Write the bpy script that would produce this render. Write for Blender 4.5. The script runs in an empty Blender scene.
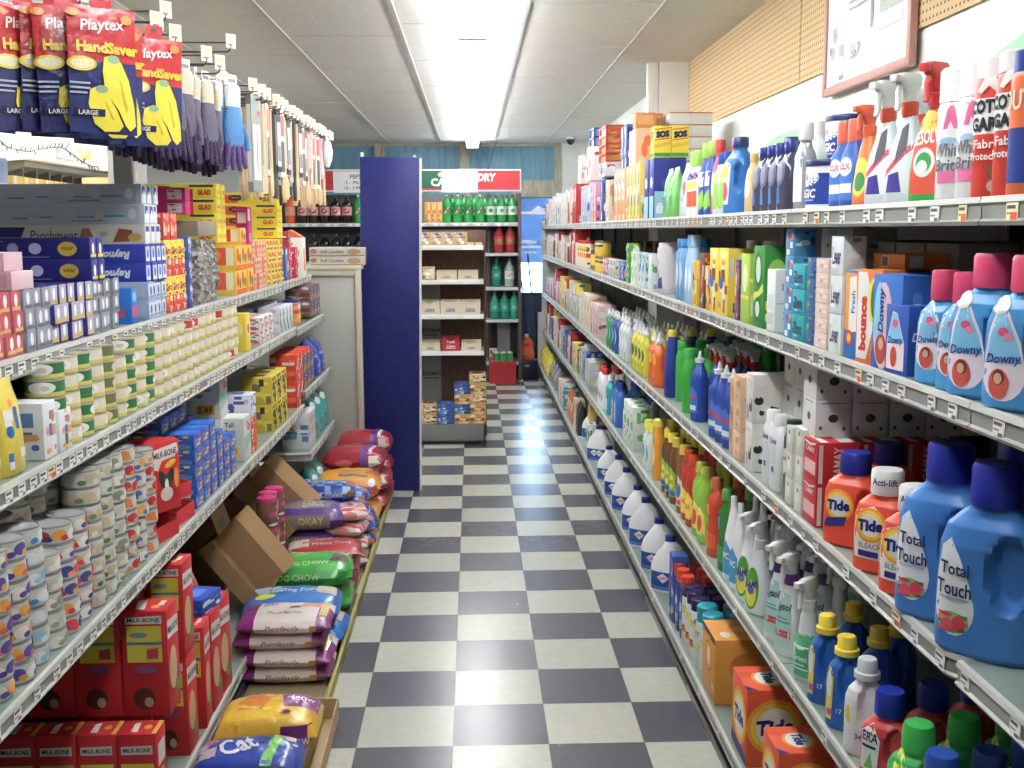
import bpy, bmesh, math, random
from mathutils import Vector, Matrix, Euler
SC = bpy.context.scene
COL = SC.collection
PI = math.pi
rnd = random.Random(7)

# ------------------------------------------------------------------ camera
F_PX, CAM_H, CAM_X = 1118.0, 1.6185, 0.0764
YAW, PITCH, ROLL = 0.0344, 0.1372, -0.004
def cam_axes():
    cy, sy = math.cos(YAW), math.sin(YAW)
    w = Vector((sy*math.cos(PITCH), cy*math.cos(PITCH), -math.sin(PITCH)))
    r = Vector((cy, -sy, 0)); u = r.cross(w)
    return r*math.cos(ROLL)+u*math.sin(ROLL), -r*math.sin(ROLL)+u*math.cos(ROLL), w
CR, CU, CW = cam_axes()
CC = Vector((CAM_X, 0, CAM_H))
def pjx(x, y, z):
    d = Vector((x, y, z))-CC
    return 512+F_PX*d.dot(CR)/d.dot(CW)
def yat(px, x, z):
    """distance down the aisle of the point of the line (x, *, z) seen in column px"""
    lo, hi = .8, 40.
    s = pjx(x, lo, z) > px
    for _ in range(50):
        m = (lo+hi)/2
        if (pjx(x, m, z) > px) == s: lo = m
        else: hi = m
    return lo
cam_d = bpy.data.cameras.new('camera'); cam = bpy.data.objects.new('camera', cam_d); COL.objects.link(cam)
cam_d.sensor_width = 36; cam_d.lens = F_PX/1024*36; cam_d.clip_start = .05; cam_d.clip_end = 200
m = Matrix((CR, CU, -CW)).transposed().to_4x4(); m.translation = CC
cam.matrix_world = m
SC.camera = cam

# ------------------------------------------------------------------ colours and materials
def lin(h):
    if isinstance(h, tuple): return h
    h = h.lstrip('#'); h = h if len(h) == 6 else ''.join(q*2 for q in h); o = []
    for i in (0, 2, 4):
        c = int(h[i:i+2], 16)/255
        o.append(c/12.92 if c <= .04045 else ((c+.055)/1.055)**2.4)
    g = .3*o[0]+.59*o[1]+.11*o[2]; o = [g+(c-g)*.9 for c in o]
    return (o[0], o[1], o[2], 1.)
def colour_mat(name, rough, spec=.5, coat=0, metal=0, bump=0, bscale=60, vary=.06, vscale=9, trans=0):
    """surface whose printed / moulded colours come from the colour attribute, with procedural variation on top"""
    m = bpy.data.materials.new(name); m.use_nodes = True
    nt = m.node_tree; b = nt.nodes['Principled BSDF']; L = nt.links.new
    a = nt.nodes.new('ShaderNodeVertexColor'); a.layer_name = 'Col'
    tc = nt.nodes.new('ShaderNodeTexCoord')
    n = nt.nodes.new('ShaderNodeTexNoise'); n.inputs['Scale'].default_value = vscale; n.inputs['Detail'].default_value = 3
    L(tc.outputs['Object'], n.inputs['Vector'])
    mr = nt.nodes.new('ShaderNodeMapRange'); mr.inputs['To Min'].default_value = 1-vary; mr.inputs['To Max'].default_value = 1+vary*.6
    L(n.outputs['Fac'], mr.inputs['Value'])
    mx = nt.nodes.new('ShaderNodeVectorMath'); mx.operation = 'SCALE'
    L(a.outputs['Color'], mx.inputs[0]); L(mr.outputs['Result'], mx.inputs['Scale'])
    L(mx.outputs['Vector'], b.inputs['Base Color'])
    b.inputs['Roughness'].default_value = rough; b.inputs['Metallic'].default_value = metal
    b.inputs['Specular IOR Level'].default_value = spec
    b.inputs['Coat Weight'].default_value = coat; b.inputs['Coat Roughness'].default_value = .08
    if trans: b.inputs['Transmission Weight'].default_value = trans
    if bump:
        n2 = nt.nodes.new('ShaderNodeTexNoise'); n2.inputs['Scale'].default_value = bscale; n2.inputs['Detail'].default_value = 4
        L(tc.outputs['Object'], n2.inputs['Vector'])
        bp = nt.nodes.new('ShaderNodeBump'); bp.inputs['Strength'].default_value = bump; bp.inputs['Distance'].default_value = .01
        L(n2.outputs['Fac'], bp.inputs['Height']); L(bp.outputs['Normal'], b.inputs['Normal'])
    return m
MP = colour_mat('moulded_plastic', .32, vary=.04)
MG = colour_mat('glossy_liquid_plastic', .12, coat=.5, vary=.1, vscale=20)
MK = colour_mat('printed_carton', .5, spec=.35, vary=.06)
MF = colour_mat('crinkled_film', .28, bump=.55, bscale=28, coat=.3)
MFC = colour_mat('clear_film', .15, bump=.9, bscale=22, coat=.5, trans=.55)
MT = colour_mat('brushed_steel', .3, metal=.9, vary=.1)
ME = colour_mat('painted_shelf_metal', .35, spec=.5, vary=.08, vscale=5)
MW = colour_mat('knitted_cloth', .9, spec=.2, bump=.6, bscale=160)
MB_ = colour_mat('corrugated_cardboard', .85, spec=.2, bump=.2, bscale=90)

# ------------------------------------------------------------------ mesh builder
_TXT = {}
def text_mesh(s, shear=0, bold=.0):
    k = (s, shear, bold)
    if k in _TXT: return _TXT[k]
    cu = bpy.data.curves.new('lettering', 'FONT'); cu.body = s; cu.resolution_u = 2; cu.shear = shear; cu.offset = bold
    o = bpy.data.objects.new('lettering', cu); COL.objects.link(o)
    dg = bpy.context.evaluated_depsgraph_get(); me = o.evaluated_get(dg).to_mesh()
    vs = [(v.co.x, v.co.y) for v in me.vertices]; fs = [tuple(p.vertices) for p in me.polygons]
    o.evaluated_get(dg).to_mesh_clear(); bpy.data.objects.remove(o); bpy.data.curves.remove(cu)
    if vs:
        x0 = min(v[0] for v in vs); x1 = max(v[0] for v in vs); y0 = min(v[1] for v in vs); y1 = max(v[1] for v in vs)
        h = max(y1-y0, .2)
        vs = [((x-(x0+x1)/2)/h, (y-(y0+y1)/2)/h) for x, y in vs]
        w = (x1-x0)/h
    else: w = 1
    _TXT[k] = (vs, fs, w); return _TXT[k]

class MB:
    def __init__(s): s.v = []; s.f = []; s.c = []; s.s = []
    def add(s, vs, fs, col, smooth=False, T=None):
        o = len(s.v)
        if T is not None: vs = [tuple(T @ Vector(v)) for v in vs]
        s.v += [tuple(v) for v in vs]
        multi = isinstance(col, list)
        for i, f in enumerate(fs):
            s.f.append(tuple(a+o for a in f)); s.c.append(lin(col[i] if multi else col)); s.s.append(smooth)
    def box(s, x0, y0, z0, x1, y1, z1, col, T=None, bev=0):
        if x0 > x1: x0, x1 = x1, x0
        if y0 > y1: y0, y1 = y1, y0
        if z0 > z1: z0, z1 = z1, z0
        if bev:
            b = min(bev, (x1-x0)*.45, (y1-y0)*.45, (z1-z0)*.45)
            bm = bmesh.new(); bmesh.ops.create_cube(bm, size=1)
            for v in bm.verts:
                v.co = Vector(((x0+x1)/2+v.co.x*(x1-x0), (y0+y1)/2+v.co.y*(y1-y0), (z0+z1)/2+v.co.z*(z1-z0)))
            bmesh.ops.bevel(bm, geom=list(bm.edges), offset=b, segments=2, profile=.5, affect='EDGES')
            bm.verts.ensure_lookup_table()
            s.add([v.co[:] for v in bm.verts], [tuple(v.index for v in f.verts) for f in bm.faces], col, False, T); bm.free()
            return
        vs = [(x, y, z) for z in (z0, z1) for y in (y0, y1) for x in (x0, x1)]
        s.add(vs, [(0, 2, 3, 1), (4, 5, 7, 6), (0, 1, 5, 4), (2, 6, 7, 3), (0, 4, 6, 2), (1, 3, 7, 5)], col, False, T)
    def loft(s, rings, seg=24, col='#ffffff', cap=(1, 1), smooth=True, T=None, warp=None):
        """rings: (z, rx, ry, n, cx, cy, [colour of the band above])"""
        vs = []; fs = []; cs = []
        for r in rings:
            z, rx, ry, n, cx, cy = r[:6]
            for i in range(seg):
                a = 2*PI*i/seg; c, t = math.cos(a), math.sin(a)
                x = cx+rx*math.copysign(abs(c)**(2/n), c); y = cy+ry*math.copysign(abs(t)**(2/n), t)
                p = (x, y, z)
                if warp: p = warp(p)
                vs.append(p)
        for k in range(len(rings)-1):
            cc = rings[k][6] if len(rings[k]) > 6 else col
            for i in range(seg):
                j = (i+1) % seg
                fs.append((k*seg+i, k*seg+j, (k+1)*seg+j, (k+1)*seg+i)); cs.append(cc)
        if cap[0]: fs.append(tuple(reversed(range(seg)))); cs.append(rings[0][6] if len(rings[0]) > 6 else col)
        if cap[1]: fs.append(tuple((len(rings)-1)*seg+i for i in range(seg))); cs.append(rings[-1][6] if len(rings[-1]) > 6 else col)
        s.add(vs, fs, cs, smooth, T)
    def tube(s, pts, r, col, seg=8, T=None, cap=True):
        pts = [Vector(p) for p in pts]; vs = []; fs = []
        rs = r if isinstance(r, (list, tuple)) else [r]*len(pts)
        up = None
        for i, p in enumerate(pts):
            d = (pts[min(i+1, len(pts)-1)]-pts[max(i-1, 0)]).normalized()
            if up is None: up = Vector((0, 0, 1)) if abs(d.z) < .9 else Vector((1, 0, 0))
            a = d.cross(up)
            if a.length < 1e-4: a = d.cross(Vector((0, 1, 0)))
            a.normalize(); b = a.cross(d).normalized(); up = b
            for k in range(seg):
                t = 2*PI*k/seg; vs.append(p+(a*math.cos(t)+b*math.sin(t))*rs[i])
        for i in range(len(pts)-1):
            for k in range(seg):
                j = (k+1) % seg; fs.append((i*seg+k, (i+1)*seg+k, (i+1)*seg+j, i*seg+j))
        if cap: fs += [tuple(range(seg)), tuple((len(pts)-1)*seg+k for k in reversed(range(seg)))]
        s.add(vs, fs, col, True, T)
    def art(s, surf, ops, lift=.0006, step=.012):
        """flat printed art laid on a surface: surf(u, v, lift) gives the point"""
        l = lift
        for op in ops:
            k = op[0]
            if k == 'r':
                _, u0, v0, u1, v1, c = op[:6]
                nu = max(1, min(24, math.ceil(abs(u1-u0)/step))) ; nv = max(1, min(12, math.ceil(abs(v1-v0)/(step*3))))
                vs = [surf(u0+(u1-u0)*i/nu, v0+(v1-v0)*j/nv, l) for j in range(nv+1) for i in range(nu+1)]
                fs = [(j*(nu+1)+i, j*(nu+1)+i+1, (j+1)*(nu+1)+i+1, (j+1)*(nu+1)+i) for j in range(nv) for i in range(nu)]
                s.add(vs, fs, c, True)
            elif k == 'e':
                _, cu, cv, ru, rv, c = op[:6]; rot = op[6] if len(op) > 6 else 0
                n = 18; vs = [surf(cu, cv, l)]; fs = []; Q = (.5, 1) if step > 1 or max(ru, rv) < .012 else (.25, .5, .75, 1)
                for q in Q:
                    for i in range(n):
                        a = 2*PI*i/n; x = ru*q*math.cos(a); y = rv*q*math.sin(a)
                        vs.append(surf(cu+x*math.cos(rot)-y*math.sin(rot), cv+x*math.sin(rot)+y*math.cos(rot), l))
                for i in range(n):
                    j = (i+1) % n; fs.append((0, 1+i, 1+j))
                    for r_ in range(len(Q)-1): o_ = 1+n*r_; fs.append((o_+i, o_+n+i, o_+n+j, o_+j))
                s.add(vs, fs, c, True)
            elif k == 'p':
                _, pts, c = op[:3]
                cu = sum(p[0] for p in pts)/len(pts); cv = sum(p[1] for p in pts)/len(pts)
                if step < 1:   # on a curved surface: short edges
                    dn = []
                    for p, p2 in zip(pts, list(pts[1:])+[pts[0]]):
                        m_ = max(1, math.ceil(math.hypot(p2[0]-p[0], p2[1]-p[1])/.012)); dn += [(p[0]+(p2[0]-p[0])*i/m_, p[1]+(p2[1]-p[1])*i/m_) for i in range(m_)]
                    pts = dn
                n = len(pts); Q = (.5, 1) if step > 1 else (.25, .5, .75, 1)
                vs = [surf(cu, cv, l)]+[surf(cu+(p[0]-cu)*q, cv+(p[1]-cv)*q, l) for q in Q for p in pts]
                fs = []
                for i in range(n):
                    j = (i+1) % n; fs.append((0, 1+i, 1+j))
                    for r_ in range(len(Q)-1): o_ = 1+n*r_; fs.append((o_+i, o_+n+i, o_+n+j, o_+j))
                s.add(vs, fs, c, True)
            elif k == 't':
                _, txt, cu, cv, hg, c = op[:6]
                ang = op[6] if len(op) > 6 else 0; mw = op[7] if len(op) > 7 else None
                sh = op[8] if len(op) > 8 else 0; bold = op[9] if len(op) > 9 else .02
                vs0, fs0, w = text_mesh(txt, sh, bold)
                sx = hg if mw is None or w*hg <= mw else mw/w
                vs = []
                for x, y in vs0:
                    x, y = x*sx, y*hg
                    vs.append(surf(cu+x*math.cos(ang)-y*math.sin(ang), cv+x*math.sin(ang)+y*math.cos(ang), l+(.0003 if step > 1 else .0011)))
                s.add(vs, fs0, c, True)
            elif k == 'b':
                _, u0, v0, u1, v1, cols, n, seed = op[:8]; q = random.Random(seed)
                for i in range(n):
                    a = q.uniform(u0, u1); b = q.uniform(v0, v1); w = (u1-u0)*q.uniform(.08, .25); h = (v1-v0)*q.uniform(.04, .16)
                    a0, a1, b0, b1 = max(u0, a-w), min(u1, a+w), max(v0, b-h), min(v1, b+h)
                    if q.random() < .5: s.art(surf, [('r', a0, b0, a1, b1, q.choice(cols))], l, step)
                    else: s.art(surf, [('e', (a0+a1)/2, (b0+b1)/2, (a1-a0)/2, (b1-b0)/2, q.choice(cols))], l, step)
                    l += .00004
            l += .0002
        return s
    def obj(s, name, mat, parent=None):
        me = bpy.data.meshes.new(name)
        me.from_pydata(s.v, [], s.f)
        me.polygons.foreach_set('use_smooth', s.s)
        at = me.color_attributes.new('Col', 'FLOAT_COLOR', 'CORNER')
        buf = []
        for f, c in zip(s.f, s.c): buf += list(c)*len(f)
        at.data.foreach_set('color', buf)
        me.materials.append(mat)
        try: me.set_sharp_from_angle(angle=math.radians(40))
        except Exception: pass
        me.update()
        o = bpy.data.objects.new(name, me)
        if parent: o.parent = parent
        return o

def rot_z(a): return Matrix.Rotation(a, 4, 'Z')
def tr(x, y, z): return Matrix.Translation((x, y, z))

# ------------------------------------------------------------------ things, copies, labels
KIDS = {}
class Proto:
    def __init__(s, root, w, d, h, kids=()):   # kids: objects or (object, [sub objects])
        s.root, s.w, s.d, s.h, s.kids = root, w, d, h, list(kids)
PROTOS = []
def P(root, w, d, h, kids=()):
    p = Proto(root, w, d, h, kids); PROTOS.append(p); return p
USED = {}
def fit(s):
    for a, b in ((' layer up', ' layer'), (' from the camera end', ' from camera end'), (' second row back', ' second row'), (' third row back', ' third row'), (' fourth row back', ' fourth row'), (' across from the side of the blue panel', ' from the blue panel')):
        if len(s.replace('-', ' ').split()) > 16: s = s.replace(a, b)
    return s
def place(p, loc, rz=0, label='', cat='', group=None, tilt=None, scale=None, name=None):
    r = p.root.copy(); COL.objects.link(r)
    if name: r.name = name
    label = fit(label)
    r.location = loc; r.rotation_euler = (tilt[0] if tilt else 0, tilt[1] if tilt else 0, rz)
    if scale: r.scale = scale if isinstance(scale, tuple) else (scale,)*3
    r['label'] = label; r['category'] = cat
    if group: r['group'] = group
    for k in p.kids:
        subs = []
        if isinstance(k, tuple): k, subs = k
        c = k.copy(); COL.objects.link(c); c.parent = r
        for g in subs:
            e = g.copy(); COL.objects.link(e); e.parent = c
    USED[label] = USED.get(label, 0)+1
    return r
def tag(o, label, cat, group=None):
    o['label'] = label; o['category'] = cat
    if group: o['group'] = group
    if o.name not in COL.objects: COL.objects.link(o)
    return o
def link_tree(o, *kids):
    for x in (o,)+kids:
        if x.name not in COL.objects: COL.objects.link(x)
    return o
def struct(name, mb, mat, parent=None):
    o = mb.obj(name, mat, parent); COL.objects.link(o)
    if parent is None: o['kind'] = 'structure'
    return o
def empty(name, loc=(0, 0, 0), rz=0):
    o = bpy.data.objects.new(name, None); o.location = loc; o.rotation_euler.z = rz; COL.objects.link(o); o.empty_display_size = .05
    return o
ORD = ['first', 'second', 'third', 'fourth', 'fifth', 'sixth', 'seventh', 'eighth', 'ninth', 'tenth', 'eleventh', 'twelfth', 'thirteenth',
       'fourteenth', 'fifteenth', 'sixteenth', 'seventeenth', 'eighteenth', 'nineteenth', 'twentieth', 'twenty-first', 'twenty-second',
       'twenty-third', 'twenty-fourth', 'twenty-fifth', 'twenty-sixth', 'twenty-seventh', 'twenty-eighth']
def which(i, n, b, nb, t, nt, what='in line'):
    s = ''
    if n > 1: s += ', '+(ORD[i]+' from the camera end')
    if nb > 1: s += ', '+('front row' if b == 0 else ORD[b]+' row back')
    if nt > 1: s += ', '+('bottom layer' if t == 0 else 'top layer' if t == nt-1 else ORD[t]+' layer up')
    return s

# shelf planes: x of the lip's aisle face, height of the deck
RS = {1: (.855, 1.662), 2: (.855, 1.345), 3: (.855, .925), 4: (.855, .512), 5: (.812, .125)}
LS = {1: (-.868, 1.358), 2: (-.808, 1.142), 3: (-.778, .752), 4: (-.74, .12)}
def rows(p, side, sh, start, n=1, pitch=None, nb=1, bp=None, nt=1, label='', cat='', group=None, px=True, rz=0, jit=.0, away=True, back=0, z0=0, skip=(), tiers=None, sc=None):
    """a block of identical goods on a shelf. start: image column of the first (camera end) one, or its distance if px is False"""
    lx, lz = (RS if side == 'R' else LS)[sh]
    sx = 1 if side == 'R' else -1
    S = sc or (1, 1, 1)
    pitch = pitch or p.w*S[0]*1.06; bp = bp or p.d*S[1]*1.06
    x = lx+sx*(.014+p.d*S[1]/2+back)
    y0 = yat(start, x, lz) if px else start
    for i in range(n):
        for b in range(nb):
            ntt = tiers[i] if tiers else nt
            for t in range(ntt):
                if (i, b, t) in skip: continue
                q = rnd.uniform(-1, 1)
                place(p, (x+sx*b*bp+q*jit*.2*.01, y0+i*pitch, lz+.0012+z0+t*p.h*S[2]*1.004), (-PI/2 if side == 'R' else PI/2)+rz+jit*rnd.uniform(-1, 1),
                      label+which(i, n, b, nb, t, ntt), cat, group if n*nb*nt > 1 or group else None, scale=S if sc else None)
    return y0+n*pitch

# ------------------------------------------------------------------ surfaces for art
def s_front(d):  return lambda u, v, l: (u, -d/2-l, v)
def s_back(d):   return lambda u, v, l: (-u, d/2+l, v)
def s_px(w):     return lambda u, v, l: (w/2+l, u, v)
def s_nx(w):     return lambda u, v, l: (-w/2-l, -u, v)
def s_top(h, d): return lambda u, v, l: (u, v-d/2, h+l)
def ring_at(rings, z):
    for a, b in zip(rings, rings[1:]):
        if a[0] <= z <= b[0] and b[0] > a[0]:
            t = (z-a[0])/(b[0]-a[0]); return [a[i]+(b[i]-a[i])*t for i in range(6)]
    return list((rings[0] if z < rings[0][0] else rings[-1])[:6])
def s_loft(rings, warp=None):
    """front (-y) of a lofted bottle; u is the sideways position"""
    def f(u, v, l):
        r = ring_at(rings, v); q = min(.995, abs(u-r[4])/r[1]); n = r[3]
        y = r[5]-r[2]*(1-q**n)**(1/n)
        p = (u, y, v)
        if warp: p = warp(p)
        return (p[0], p[1]-l, p[2])
    return f
def s_round(rings):
    """wrap-around label: u is the arc length from the front"""
    def f(u, v, l):
        r = ring_at(rings, v); a = u/max(.001, r[1]) - PI/2
        return (r[4]+(r[1]+l)*math.cos(a), r[5]+(r[2]+l)*math.sin(a), v)
    return f
def RR(r, z0, z1, bev=.004, n=2, top=None, ry=None):
    ry = ry or r
    return [(z0, r-bev, ry-bev, n, 0, 0), (z0+bev, r, ry, n, 0, 0), (z1-bev, r, ry, n, 0, 0), (z1, r-bev, ry-bev, n, 0, 0)]

# ------------------------------------------------------------------ cartons
def carton(name, w, d, h, col, front=(), side=(), top=(), mat=None, bev=.0012, edge=None):
    b = MB(); b.box(-w/2, -d/2, 0, w/2, d/2, h, col, bev=bev)
    if edge:   # flap seam on the top
        b.art(s_top(h, d), [('r', -w/2+.002, d*.48, w/2-.002, d*.5, edge)], step=9)
    b.art(s_front(d), front, step=9)
    b.art(s_px(w), side, step=9); b.art(s_nx(w), side, step=9)
    b.art(s_top(h, d), top, step=9)
    return P(b.obj(name, mat or MK), w, d, h)
def busy_carton(name, w, d, h, col, cols, seed=1, text=None, tcol='#ffffff'):
    f = [('b', -w/2*.94, h*.04, w/2*.94, h*.96, cols, 15, seed)]
    sd = [('b', -d/2*.9, h*.05, d/2*.9, h*.95, cols, 11, seed+5)]
    if text: f.append(('t', text, 0, h*.68, h*.1, tcol, 0, w*.85)); sd.append(('t', text, 0, h*.6, h*.09, tcol, 0, d*.8))
    return carton(name, w, d, h, col, f, sd, [('r', -w*.3, d*.3, w*.3, d*.7, cols[0])])

# ------------------------------------------------------------------ bottles
def cap_obj(rings, col, z, mat=None, ribs=True, cx=0, seg=20):
    b = MB(); b.loft(rings, seg, col)
    return b.obj('cap', mat or MP)
def bottle(name, w, d, h, body, capc, prof='cyl', cap=(.018, .03), n=2.4, label=(), mat=None, cap_rings=None, warp=None, offx=0, wrap=False, seg=28, labmat=None):
    """h includes the cap. prof: list of (fraction of shoulder height, width factor)"""
    cr, ch = cap
    hb = h-ch
    PR = {'cyl': [(0, .9), (.02, 1), (.8, 1), (.88, .92), (.95, .65), (1, .45)],
          'dish': [(0, .88), (.03, 1), (.25, .98), (.5, .86), (.68, .98), (.8, .92), (.9, .6), (.96, .36), (1, .34)],
          'round': [(0, .92), (.03, 1), (.6, 1), (.72, .96), (.82, .8), (.9, .55), (.96, .42), (1, .4)],
          'flask': [(0, .9), (.03, 1), (.45, .98), (.7, .88), (.85, .7), (.93, .5), (1, .42)],
          'aero': [(0, .96), (.015, 1), (.93, 1), (.97, .93), (1, .8)],
          'waist': [(0, .92), (.03, 1), (.3, .93), (.5, .82), (.7, .93), (.84, .86), (.93, .55), (1, .42)],
          'jug': [(0, .93), (.02, .98), (.05, 1), (.55, 1), (.72, .97), (.82, .84), (.9, .6), (.95, .42), (1, .4)],
          'taper': [(0, .93), (.03, 1), (.25, .96), (.6, .78), (.85, .58), (.95, .45), (1, .42)]}
    pr = PR[prof] if isinstance(prof, str) else prof
    R = []
    for fz, fw in pr:
        nn = n if fw > .7 else 2+(n-2)*max(0, (fw-.4)/.3)
        rx = max(w/2*fw, cr*.8) if fz > .6 else w/2*fw
        ry = max(d/2*min(1, fw*1.05), cr*.8) if fz > .6 else d/2*(fw if fz < .1 else min(1, fw*1.03))
        R.append((fz*hb, rx, ry, nn, offx*max(0, (fz-.6)/.4), 0))
    # resample so labels and dents follow the shape
    zs = sorted(set([r[0] for r in R]+[hb*i/44 for i in range(45)])) if warp else [r[0] for r in R]
    RRs = [tuple([z]+ring_at(R, z)[1:]) for z in zs]
    b = MB(); b.loft(RRs, 88 if warp else seg, body, warp=warp)
    root = b.obj(name, mat or MP)
    kids = []
    cg = cap_rings or [(0, cr*.97, 1), (.1, 1*cr, 1), (.9, cr*.98, 1), (1, cr*.88, 1)]
    c = MB(); c.loft([(hb-.002+f[0]*(ch+.002), f[1], f[1], 2, offx, 0) for f in cg], 20, capc)
    kids.append(c.obj('cap', MP))
    if label:
        l = MB(); l.art(s_round(R) if wrap else s_loft(R, warp), label); kids.append(l.obj('label', labmat or MK))
    return P(root, w, d, h, kids), R

def trigger_head(z, col, trig, collar, s=1.0, cr=.015):
    """spray head: collar, shroud, nozzle and trigger as head and lever"""
    h = MB()
    Y = -.012*s
    h.loft([(z-.002, cr, cr, 2, 0, 0), (z+.02*s, cr*1.02, cr*1.02, 2, 0, 0), (z+.022*s, cr*.8, cr*.8, 2, 0, 0)], 16, collar)
    h.loft([(z+.018*s, cr*.75, cr*.75, 2, 0, 0), (z+.04*s, cr*.7, cr*1.1, 2.6, 0, -.002), (z+.052*s, cr*.72, .03*s, 3, 0, -.006), (z+.066*s, cr*.72, .034*s, 3, 0, -.008), (z+.073*s, cr*.5, .026*s, 3, 0, -.004)], 18, col)
    h.box(-cr*.5, -.05*s, z+.055*s, cr*.5, -.036*s, z+.069*s, col, bev=.002)
    t = MB()
    t.tube([(0, -.026*s, z+.055*s), (0, -.033*s, z+.036*s), (0, -.031*s, z+.018*s), (0, -.036*s, z+.004*s)], [.006*s, .0065*s, .006*s, .005*s], trig, 8)
    return [h.obj('spray_head', MP), t.obj('trigger', MP)]
def spray(name, w, d, h, body, head, trig, collar, prof='taper', n=2.6, label=(), mat=None, hs=1.0, nr=.014):
    hb = h-.073*hs
    p, R = bottle(name, w, d, hb+.01, body, collar, prof, (nr, .01), n, label, mat)
    p.h = h; p.kids += trigger_head(hb+.005, head, trig, collar, hs, nr*1.12)
    return p
def dent_fn(cx, cz, rx, rz, depth, z_lim=None):
    """oval grip hollow pressed into both broad faces"""
    def f(p):
        x, y, z = p
        q = ((x-cx)/rx)**2+((z-cz)/rz)**2
        if q < 1:
            t = min(1, (1-q)/.5); k = t*t*(3-2*t)*depth*min(1, abs(y)/.02)*(1 if y < 0 else .5)
            y -= math.copysign(min(k, abs(y)*.8), y)
        return (x, y, z)
    return f

# ------------------------------------------------------------------ the building
HC = 2.63; YB = 13.5; XR = 1.42; XL = -3.9; YN = -3.0
def node_mat(name, rough=.5, spec=.5, metal=0):
    m = bpy.data.materials.new(name); m.use_nodes = True
    b = m.node_tree.nodes['Principled BSDF']; b.inputs['Roughness'].default_value = rough; b.inputs['Metallic'].default_value = metal
    b.inputs['Specular IOR Level'].default_value = spec
    return m, m.node_tree, b
def N(nt, t, **kw):
    n = nt.nodes.new(t)
    for k, v in kw.items():
        if k in n.inputs: n.inputs[k].default_value = v
        else: setattr(n, k, v)
    return n
# checkered floor
mf, nt, bs = node_mat('checkered_vinyl_floor', .16, .5)
L = nt.links.new
geo = N(nt, 'ShaderNodeNewGeometry'); sep = N(nt, 'ShaderNodeSeparateXYZ'); L(geo.outputs['Position'], sep.inputs[0])
T = .3048
def cell(axis, off):
    a = N(nt, 'ShaderNodeMath', operation='SUBTRACT'); L(sep.outputs[axis], a.inputs[0]); a.inputs[1].default_value = off
    d = N(nt, 'ShaderNodeMath', operation='DIVIDE'); L(a.outputs[0], d.inputs[0]); d.inputs[1].default_value = T
    f = N(nt, 'ShaderNodeMath', operation='FLOOR'); L(d.outputs[0], f.inputs[0])
    r = N(nt, 'ShaderNodeMath', operation='FRACT'); L(d.outputs[0], r.inputs[0])
    return f, r
fx, rx_ = cell('X', 0.0); fy, ry_ = cell('Y', 3.354)
sm = N(nt, 'ShaderNodeMath', operation='ADD'); L(fx.outputs[0], sm.inputs[0]); L(fy.outputs[0], sm.inputs[1])
pm = N(nt, 'ShaderNodeMath', operation='PINGPONG'); L(sm.outputs[0], pm.inputs[0]); pm.inputs[1].default_value = 1
comb = N(nt, 'ShaderNodeCombineXYZ'); L(fx.outputs[0], comb.inputs[0]); L(fy.outputs[0], comb.inputs[1])
wn = N(nt, 'ShaderNodeTexWhiteNoise', noise_dimensions='2D'); L(comb.outputs[0], wn.inputs['Vector'])
n1 = N(nt, 'ShaderNodeTexNoise', Scale=26., Detail=6., Roughness=.7); L(geo.outputs['Position'], n1.inputs['Vector'])
mixc = N(nt, 'ShaderNodeMix', data_type='RGBA'); L(pm.outputs[0], mixc.inputs['Factor'])
mixc.inputs['B'].default_value = lin('#b9bbae'); mixc.inputs['A'].default_value = lin('#53555f')
v1 = N(nt, 'ShaderNodeMapRange'); v1.inputs['To Min'].default_value = .8; v1.inputs['To Max'].default_value = 1.18; L(n1.outputs['Fac'], v1.inputs['Value'])
v2 = N(nt, 'ShaderNodeMapRange'); v2.inputs['To Min'].default_value = .92; v2.inputs['To Max'].default_value = 1.05; L(wn.outputs['Value'], v2.inputs['Value'])
mu = N(nt, 'ShaderNodeMath', operation='MULTIPLY'); L(v1.outputs[0], mu.inputs[0]); L(v2.outputs[0], mu.inputs[1])
# joints between tiles
def edge(r):
    a = N(nt, 'ShaderNodeMath', operation='PINGPONG'); L(r.outputs[0], a.inputs[0]); a.inputs[1].default_value = .5
    g = N(nt, 'ShaderNodeMath', operation='GREATER_THAN'); L(a.outputs[0], g.inputs[0]); g.inputs[1].default_value = .006
    return g
e1, e2 = edge(rx_), edge(ry_)
em = N(nt, 'ShaderNodeMath', operation='MULTIPLY'); L(e1.outputs[0], em.inputs[0]); L(e2.outputs[0], em.inputs[1])
er = N(nt, 'ShaderNodeMapRange'); er.inputs['To Min'].default_value = .62; L(em.outputs[0], er.inputs['Value'])
m2 = N(nt, 'ShaderNodeMath', operation='MULTIPLY'); L(mu.outputs[0], m2.inputs[0]); L(er.outputs[0], m2.inputs[1])
sc_ = N(nt, 'ShaderNodeVectorMath', operation='SCALE'); L(mixc.outputs['Result'], sc_.inputs[0]); L(m2.outputs[0], sc_.inputs['Scale'])
# pale scuffs and chips
n3 = N(nt, 'ShaderNodeTexVoronoi', Scale=3.3); L(geo.outputs['Position'], n3.inputs['Vector'])
lt = N(nt, 'ShaderNodeMath', operation='LESS_THAN'); L(n3.outputs['Distance'], lt.inputs[0]); lt.inputs[1].default_value = .02
mx2 = N(nt, 'ShaderNodeMix', data_type='RGBA'); L(lt.outputs[0], mx2.inputs['Factor']); L(sc_.outputs[0], mx2.inputs['A']); mx2.inputs['B'].default_value = lin('#a5a69f')
L(mx2.outputs['Result'], bs.inputs['Base Color'])
bs.inputs['Roughness'].default_value = .26
b = MB(); b.box(XL, YN, -.1, XR, YB, 0, '#ffffff'); struct('floor', b, mf)
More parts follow.
